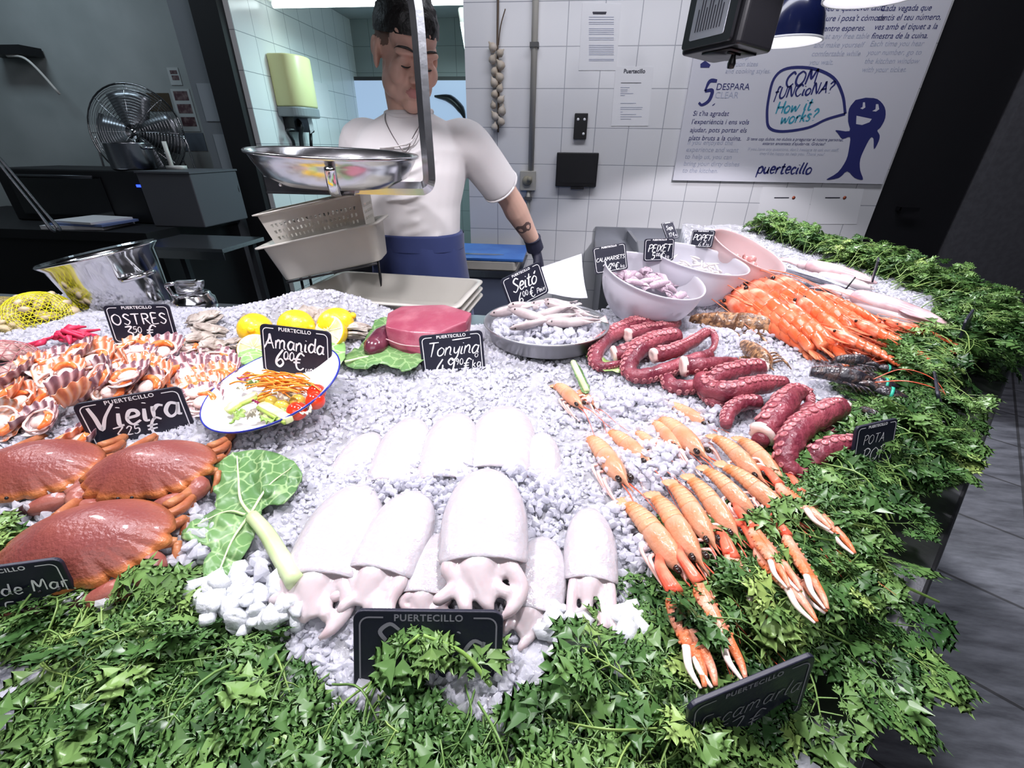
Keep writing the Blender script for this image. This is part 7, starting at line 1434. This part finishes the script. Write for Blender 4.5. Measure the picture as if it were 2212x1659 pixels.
b = MB(); b.tube([(0, 0, -.02), (0, 0, -.16)], .05, n=20); b.build('motor', M['dark_steel'], t); zf = 1.257 - fc.z; Mi = Mf.inverted(); b = MB(); stp = [fc + Vector((-.30, -.02, -.02)), fc + Vector((-.31, -.03, -.12)), Vector((fc.x - .26, fc.y - .05, .966)), Vector((fc.x + .26, fc.y + .02, .966)), fc + Vector((.31, .04, -.12)), fc + Vector((.30, .04, -.02))]; b.tube([Mi @ p for p in stp], .008, n=8, k=3); b.build('stand', M['polished_steel'], t)
q = at_y(368, 350, 2.75); b = MB(); b.tube([(0, 0, 0), (0, 0, .15)], .012, n=10); b.box((.03, 0, .01), (.10, .05, .02)); tag(b.build('white_brush', M['white_plastic'], loc=(q.x, 2.75, 1.257)), 'slim white stick standing beside the saucepan', 'stick')
# books and papers, tongs, steel shelf corner
for i, (lab, dx, w_, m) in enumerate((('bottom white folder of the paper stack on the dark worktop', -.02, .36, 'paper'), ('middle bluish folder of the paper stack on the dark worktop', .03, .34, None), ('top loose white papers of the stack on the dark worktop', .02, .30, 'paper'))):
    q = at_y(185, 478, 2.42); b = MB(); b.prism(rrect(w_, .24, .004), 0, .020 if i == 0 else .012); o = b.build('folder', M[m] if m else mat('blue_folder', (.18, .25, .50), .5), smooth=False, loc=(q.x + dx, 2.45, .956 + (0, .0205, .0330)[i])); o.rotation_euler = (0, 0, .1 - .12 * i); tag(o, lab, 'papers', 'paper stack')
A, B_ = at_y(-40, 300, 1.5), at_y(122, 498, 1.5); d = B_ - A; Mt = frame(A, d); t = thing('steel_tongs', 'long steel tongs leaning across the dark left corner', 'tongs', M4=Mt)
for sx in (-1, 1): b = MB(); b.tube([(0, 0, 0), (sx * .008, d.length * .3, 0), (sx * .010, d.length * .75, .0), (sx * .013, d.length * .97, 0), (sx * .004, d.length, 0)], [.007, .006, .005, .009, .007], n=6, k=5, flat=.5); b.build('tong_arm', M['dark_steel'], t)
q = at_y(400, 545, 2.1); t = thing('steel_shelf', 'steel shelf corner catching light behind the canister', 'shelf', loc=(q.x, 2.22, .80)); z_ = at_y(400, 540, 2.05).z - .80; b = MB(); b.box((0, 0, z_), (.50, .34, .02)); b.build('plate', M['steel'], t, smooth=False); b = MB(); b.box((0, -.168, z_ - .025), (.50, .006, .04)); b.build('front_edge', M['polished_steel'], t, smooth=False)
for sx in (-1, 1): b = MB(); b.box((sx * .22, .1, (z_ - .8) / 2 - .0), (.03, .03, z_ + .80)); b.build('leg', M['dark_steel'], t, smooth=False)
q = at_y(15, 110, 3.2); t = thing('wall_lamp', 'dark wall lamp with a white cable at the upper left edge', 'lamp', loc=(q.x, 3.22, q.z)); b = MB(); b.box((0, 0, 0), (.32, .14, .05)); b.build('housing', M['black'], t, smooth=False); b = MB(); b.tube([(.02, -.05, -.03), (.14, -.06, -.04), (.20, -.05, -.10), (.26, -.02, -.24)], .008, n=6, k=4); b.build('cable', M['white_plastic'], t)
YWL = 3.299
def card(name, label, cs, m, cat='card', pics=(), y=YWL):
    Q = [at_y(*p, y) for p in cs]; c = sum(Q, Vector()) / 4; t = thing(name, label, cat, loc=(c.x, y, c.z)); b = MB(); b.prism([(p.x - c.x, p.z - c.z) for p in Q], 0, .003, M=Matrix.Rotation(PI / 2, 4, 'X')); b.build('card', m, t, smooth=False)
    for pc in pics: b = MB(); b.prism([(at_y(*p, y).x - c.x, at_y(*p, y).z - c.z) for p in pc], .003, .004, M=Matrix.Rotation(PI / 2, 4, 'X')); b.build('picture', M['photo'], t, smooth=False)
M['photo'] = mat('dark_photo', (.10, .05, .06), .4, var=(30, (.30, .22, .22), .45, .7)); wp = mat('dull_paper', (.55, .58, .58), .7)
box4 = lambda x0, y0, x1, y1, s=.28: [(x0 + (y1 - y0) * s, y1), (x1 + (y1 - y0) * s, y1), (x1, y0), (x0, y0)]
card('photo_card', 'narrow photo card on the grey wall above the plaque', box4(360, 146, 384, 184), wp, pics=(box4(367, 152, 382, 160), box4(371, 163, 386, 173))); card('wall_plaque', 'dark brown plaque on the grey wall beside the fan', box4(315, 201, 364, 240), mat('plaque_brown', (.07, .05, .03), .5), 'plaque')
card('photo_sheet', 'white sheet with three dark photos on the grey wall', box4(368, 192, 408, 284), wp, pics=tuple(box4(374 + 8.5 * k, 197 + 28 * k, 404 + 8.5 * k, 217 + 28 * k) for k in range(3))); card('wall_panel', 'grey control panel on the wall under the photo sheet', box4(388, 287, 438, 326), mat('panel_grey', (.15, .18, .22), .5), 'panel')
for i, (lab, cs) in enumerate((('upper pale notice taped on the grey post', box4(424, 180, 456, 262)), ('lower pale notice taped on the grey post', box4(460, 290, 492, 400)))): card('post_notice', lab, cs, mat('post_paper', (.30, .33, .36), .7) if i == 0 else bpy.data.materials['post_paper'], y=BW - .022)
b = MB(); Q = [at_y(*p, 2.9) for p in ((395, 345), (420, 385), (455, 420), (495, 440), (515, 418), (512, 400))]; b.tube(Q, .005, n=6, k=6); tag(b.build('power_cord', M['black']), 'thin black power cord sagging from the fan to the post', 'cord')
# ---------------------------------------------------------------- the fishmonger behind the stall
M['skin'] = mat('skin', (0.66, 0.42, 0.33), 0.45, sss=0.12, var=(9, (0.69, 0.44, 0.35), .4, .7), bump=(160, .06)); M['lips'] = mat('lips', (0.50, 0.22, 0.20), .4); M['hair'] = mat('black_hair', (0.006, 0.005, 0.005), .45, bump=(120, .5)); M['fade'] = mat('short_cropped_hair', (0.16, 0.095, 0.07), .6); M['tattoo'] = mat('tattoo_ink', (0.13, 0.085, 0.08), .5)
M['shirt'] = mat('white_cotton', (0.62, 0.60, 0.60), .85, sheen=.2, bump=(7, .9, 3)); M['apron'] = mat('navy_apron_cloth', (0.022, 0.036, 0.13), .8, bump=(9, .8, 3), sheen=.2); M['glove'] = mat('dark_glove', (0.015, 0.016, 0.035), .6, bump=(60, .3)); M['trousers'] = mat('black_trousers', (.01, .01, .012), .8)
def el_ring(c, rx, ry, n=28, e=.85):
    a = np.linspace(0, 2 * PI, n, endpoint=False); return np.stack([c[0] + rx * np.sign(np.cos(a)) * np.abs(np.cos(a)) ** e, c[1] + ry * np.sign(np.sin(a)) * np.abs(np.sin(a)) ** e, np.full(n, c[2])], 1)
px_, py_ = -.450, 1.40
man = thing('person', 'person in white T-shirt and navy apron looking down behind the counter, one arm reaching sideways', 'person', loc=(px_, py_, 0)); O = Vector((px_, py_, 0))
SL, SR = Vector((.165, .01, 1.415)), Vector((-.150, .02, 1.415)); EL, WL, HL = at_y(1098, 425, 1.56) - O, at_y(1151, 520, 1.68) - O, at_y(1168, 580, 1.73) - O; ER, WR = at_y(775, 428, 1.50) - O, at_y(788, 478, 1.40) - O
HC = Vector((.022, -.028, 1.612)); HR = Matrix.Translation(HC) @ (Matrix.Rotation(math.radians(34), 4, 'Z') @ Matrix.Rotation(math.radians(20), 4, 'X') @ Matrix.Rotation(math.radians(3), 4, 'Y'))
hp = lambda x, y, z: HR @ Vector((x, y, z))
b = MB()
E_ = lambda c, r, rot=None: b.ell(c, r, rot, 24, 16, 0, HR)
E_((0, .018, .030), (.074, .094, .084)); E_((0, -.026, -.035), (.061, .066, .084)); E_((0, -.066, -.098), (.026, .026, .022)); E_((0, -.05, .045), (.060, .045, .05))
for sx in (-1, 1):
    E_((sx * .043, -.018, -.062), (.022, .046, .036)); E_((sx * .040, -.068, -.028), (.024, .024, .028)); E_((sx * .030, -.083, .018), (.028, .014, .010)); E_((sx * .0135, -.101, -.036), (.0085, .011, .008)); E_((sx * .031, -.078, -.004), (.017, .014, .012))
    E_((sx * .074, .010, -.012), (.009, .022, .033), (0, 0, sx * .35)); E_((sx * .080, .022, .002), (.006, .013, .022), (0, 0, sx * .5))
b.tube([hp(0, -.088, .014), hp(0, -.100, -.010), hp(0, -.112, -.030)], [.008, .0095, .012], n=12, k=4); E_((0, -.110, -.033), (.012, .012, .010)); E_((0, -.092, -.060), (.024, .012, .0075)); E_((0, -.091, -.0705), (.020, .012, .0078)); E_((0, -.080, -.066), (.030, .016, .020))
nb = Vector((.004, .012, 1.47)); b.tube([hp(0, .028, -.02), hp(0, .020, -.075), nb, nb + Vector((0, .004, -.06))], [.054, .052, .058, .09], n=24, k=4)
b.loft([el_ring((0, 0, .80), .145, .10), el_ring((0, 0, .95), .155, .105), el_ring((0, 0, 1.10), .128, .092), el_ring((0, .0, 1.2), .125, .09), el_ring((0, .0, 1.33), .150, .105), el_ring((.002, .008, 1.40), .158, .10), el_ring((.003, .01, 1.43), .12, .07), el_ring((.004, .012, 1.475), .056, .052)])
def limb(P, R): b.tube(P, R, n=18, k=6)
limb([SL + Vector((-.05, 0, .0)), SL, SL.lerp(EL, .5) + Vector((.004, 0, -.004)), EL, EL.lerp(WL, .3), EL.lerp(WL, .75), WL, WL.lerp(HL, .3)], [.028, .042, .045, .038, .041, .031, .026, .027])
limb([SR + Vector((.05, 0, .0)), SR, SR.lerp(ER, .5), ER, ER.lerp(WR, .3), ER.lerp(WR, .75), WR], [.028, .042, .045, .039, .041, .031, .026])
def hand(bb, Wp, d, palm_n, curl, k=1.0):
    d = d.normalized(); n = (palm_n - d * palm_n.dot(d)).normalized(); s = d.cross(n)
    bb.loft([[tuple(Wp + d * y * k + s * math.cos(a) * w_ * k + n * math.sin(a) * h * k) for a in np.linspace(0, 2 * PI, 16, endpoint=False)] for y, w_, h in ((-.02, .025, .02), (.0, .026, .019), (.03, .038, .018), (.07, .042, .016), (.09, .040, .013), (.098, .03, .008))])
    for i, (o_, L) in enumerate(((-.031, .066), (-.010, .074), (.011, .070), (.030, .055))):
        P = [Wp + d * .07 * k + s * o_ * k, Wp + d * .098 * k + s * o_ * 1.06 * k]; ang = 0
        for j, f in enumerate((.45, .32, .25)): ang += curl * (.6, 1, .8)[j]; P.append(P[-1] + (d * math.cos(ang) + n * math.sin(ang)) * L * f * k)
        bb.tube(P, [.0095 * k, .0095 * k, .0088 * k, .008 * k, .006 * k], n=10, k=4)
    bb.tube([Wp + d * .02 * k - s * .022 * k, Wp + d * .045 * k - s * .048 * k + n * .012 * k, Wp + d * .072 * k - s * .056 * k + n * .026 * k, Wp + d * .095 * k - s * .050 * k + n * .034 * k], [.013 * k, .012 * k, .0105 * k, .007 * k], n=10, k=4)
hand(b, WR, WR - ER, Vector((.3, .2, -1)), 1.0)
for sx in (-1, 1):
    limb([(sx * .075, 0, .86), (sx * .085, -.01, .66), (sx * .088, -.005, .47), (sx * .09, .01, .34), (sx * .09, .02, .09)], [.085, .075, .055, .052, .036]); b.ell((sx * .092, -.04, .045), (.043, .12, .045))
Hi = np.array(HR.inverted()); md = EL.lerp(WL, .55); ax = (WL - EL).normalized()
def regions(C):
    L = C @ Hi[:3, :3].T + Hi[:3, 3]; m = np.zeros(len(C), int); x, y, z = L.T
    m[(np.abs(x) < .026 - .9 * np.abs(z + .0655)) & (np.abs(z + .0655) < .0115) & (y < -.075)] = 1
    m[(z > .0 - .3 * (y - .02)) & (z < .07) & (np.abs(x) > .058) & (y > -.045) & (y < .16) & ~((np.abs(x) > .069) & (z < .022))] = 2
    D = C - np.array(md); al = D @ np.array(ax); rr = np.linalg.norm(D, axis=1); vw = np.array((CAMP - O - md).normalized()); sd = np.cross(np.array(ax), vw); u = D @ sd; f = D @ vw
    wing = (((al / .020) ** 2 + ((np.abs(u - .004) - .010) / .011) ** 2 < 1) & ~(((al - .003) / .009) ** 2 + ((np.abs(u - .004) - .011) / .005) ** 2 < 1)) | ((np.abs(u - .004) < .003) & (np.abs(al) < .016))
    m[wing & (f > 0) & (rr < .06)] = 3; return m
fused(b, 'body', [M['skin'], M['lips'], M['fade'], M['tattoo']], man, .0036, 5, regions)
# hair: short sides, fuller top
b = MB(); V = []; F = []; nu, nv = 64, 20; g = np.random.default_rng(3)
for i in range(nv + 1):
    for j in range(nu):
        a = 2 * PI * j / nu; fr = .5 - .5 * math.sin(a); tmax = math.radians(92 - 12 * fr ** 2.2 + 10 * (1 - fr) ** 3); th = tmax * i / nv
        wob = 1 + .022 * math.sin(a * 17 + i * 2.1) * math.sin(i * .9) + .01 * g.normal(); up = 1 + .10 * math.cos(th) ** 2
        edge = 1 - .06 * (i / nv) ** 5
        V.append(hp(.083 * math.sin(th) * math.cos(a) * wob * edge, .010 + .116 * math.sin(th) * math.sin(a) * wob * edge, .036 + .097 * math.cos(th) * wob * up))
for i in range(nv):
    for j in range(nu): j2 = (j + 1) % nu; F.append((i * nu + j, (i + 1) * nu + j, (i + 1) * nu + j2, i * nu + j2))
b.add([tuple(v) for v in V], F); b.build('hair', M['hair'], man)
for sx in (-1, 1):
    b = MB(); b.tube([hp(sx * .012, -.0945, .021), hp(sx * .028, -.0965, .0275), hp(sx * .046, -.086, .026), hp(sx * .054, -.078, .020)], [.0025, .0042, .0036, .0012], n=8, k=5, flat=.6); b.build('eyebrow', M['hair'], man)
    b = MB(); b.tube([hp(sx * .016, -.0895, -.010), hp(sx * .024, -.0925, -.0125), hp(sx * .034, -.0915, -.0125), hp(sx * .045, -.082, -.009)], [.0008, .0016, .0018, .001], n=6, k=5); b.build('eyelashes', M['hair'], man)
# T-shirt, apron, trousers, shoes, glove, necklace
b = MB(); b.loft([el_ring((-.002, .0, 1.10), .136, .102), el_ring((-.004, .0, 1.15), .137, .103), el_ring((0, .0, 1.24), .139, .104), el_ring((0, .004, 1.33), .163, .118), el_ring((.002, .01, 1.39), .172, .115), el_ring((.003, .012, 1.435), .150, .092), el_ring((.004, .013, 1.462), .105, .075), el_ring((.004, .012, 1.478), .070, .064), el_ring((.004, .008, 1.486), .060, .058)])
SE = SL.lerp(EL, .78) + Vector((0, -.004, 0)); b.tube([SL + Vector((-.05, .0, .0)), SL + Vector((.002, 0, -.006)), SL.lerp(EL, .4), SE], [.050, .060, .063, .062], n=22, k=5); b.tube([SR + Vector((.05, .0, .0)), SR + Vector((-.002, 0, -.006)), SR.lerp(ER, .4), SR.lerp(ER, .78)], [.050, .060, .063, .062], n=22, k=5)
for k in range(9):   # soft creases across belly and from the armpit
    z = 1.14 + .033 * k; b.tube([(.10 - .02 * (k % 3), -.085 - .012 * (z > 1.3), z + .03), (.03, -.103 - .012 * (z > 1.27), z + .004 * (k % 2)), (-.06 + .015 * (k % 4), -.100 - .010 * (z > 1.27), z - .012)], [.002, .0065, .002], n=8, k=5)
for q in (.25, .5, .7): P = SL.lerp(EL, q); b.tube([P + Vector((-.05, -.035, -.03)), P + Vector((0, -.061, .0)), P + Vector((.045, -.04, .03))], [.002, .007, .002], n=8, k=4)
fused(b, 'tshirt', [M['shirt']], man, .005, 8)
b = MB(); b.tube([(.004 + .064 * math.cos(a), .006 + .062 * math.sin(a), 1.482 + .012 * math.sin(a)) for a in np.linspace(0, 2 * PI, 33)], .0065, n=8); b.build('collar', M['shirt'], man)
d = (SE - SL).normalized(); b = MB(); e1 = d.cross(Vector((0, 0, 1))).normalized(); e2 = d.cross(e1); b.tube([SE + (e1 * math.cos(a) + e2 * math.sin(a)) * .0605 for a in np.linspace(0, 2 * PI, 29)], .0035, n=6); b.build('sleeve_hem', M['shirt'], man)
b = MB(); n = 40; rings = []
for z, rx, ry in ((1.165, .140, .106), (1.16, .143, .109), (1.10, .146, .112), (.98, .162, .125), (.80, .175, .135), (.58, .185, .14), (.56, .183, .138)):
    r = el_ring((0, 0, z), rx, ry, n); r[:, 1] += .004 * np.sin(np.arange(n) * 1.3 + z * 6) * (z < 1.12); rings.append(r)
b.loft(rings); b.build('apron', M['apron'], man); b = MB(); b.loft([el_ring((0, 0, z), .146, .112, n) for z in (1.118, 1.12, 1.158, 1.16)], cap=False); b.build('apron_waistband', M['apron'], man)
for sx in (-1, 1): b = MB(); b.tube([(sx * .078, 0, .84), (sx * .088, -.008, .62), (sx * .092, .01, .30), (sx * .092, .02, .07)], [.095, .085, .066, .06], n=18, k=5); b.build('trouser_leg', M['trousers'], man); b = MB(); b.ell((sx * .092, -.045, .045), (.052, .135, .05)); b.build('shoe', M['black'], man)
b = MB(); d = HL - WL; b.tube([WL - d * .10, WL, WL + d * .3], [.034, .031, .033], n=18, k=3); hand(b, WL + d * .22, d, Vector((-1, -.3, .2)), .4, 1.06); fused(b, 'glove', [M['glove']], man, .003, 5)
b = MB(); b.tube([(-.050, -.035, 1.478), (-.036, -.078, 1.455), (-.005, -.108, 1.415), (.022, -.112, 1.385), (.044, -.104, 1.42), (.060, -.06, 1.46), (.06, -.03, 1.478)], .0013, n=5, k=6); b.ell((.022, -.114, 1.382), (.004, .003, .005), nu=8, nv=6); b.build('necklace', mat('dark_silver', (.25, .22, .22), .3, .9), man)
# ---------------------------------------------------------------- all loose crystals become one heap of crushed ice
P = np.vstack([p for p, s in ICE_PTS]); S = np.concatenate([s for p, s in ICE_PTS])
tag(many(CRY, P, S, np.random.default_rng(5), 'ice_crystals', M['ice']), 'loose glassy bits of crushed ice strewn over the bed and between the seafood', 'ice', kind='stuff')
P = np.vstack([p for p, s in BIG_PTS]); S = np.concatenate([s for p, s in BIG_PTS])
tag(many([crystal(s, 22) for s in range(30, 40)], P, S, np.random.default_rng(6), 'ice_lumps', mat('clear_ice', (0.93, 0.96, 1.0), 0.13, trans=.3, ior=1.31, bump=(130, .5, 3), coat=.2), True), 'bigger clear lumps of ice lying near the parsley in front', 'ice', kind='stuff')
bpy.context.view_layer.update()
dg = bpy.context.evaluated_depsgraph_get()
for o in PRINTS:   # printed words become plain meshes
    me = bpy.data.meshes.new_from_object(o.evaluated_get(dg)); n = bpy.data.objects.new('tmp', me); COL.objects.link(n)
    n.parent = o.parent; n.matrix_basis = o.matrix_basis.copy(); nm = o.name.split('.')[0]; bpy.data.objects.remove(o); n.name = nm
bpy.context.view_layer.update()
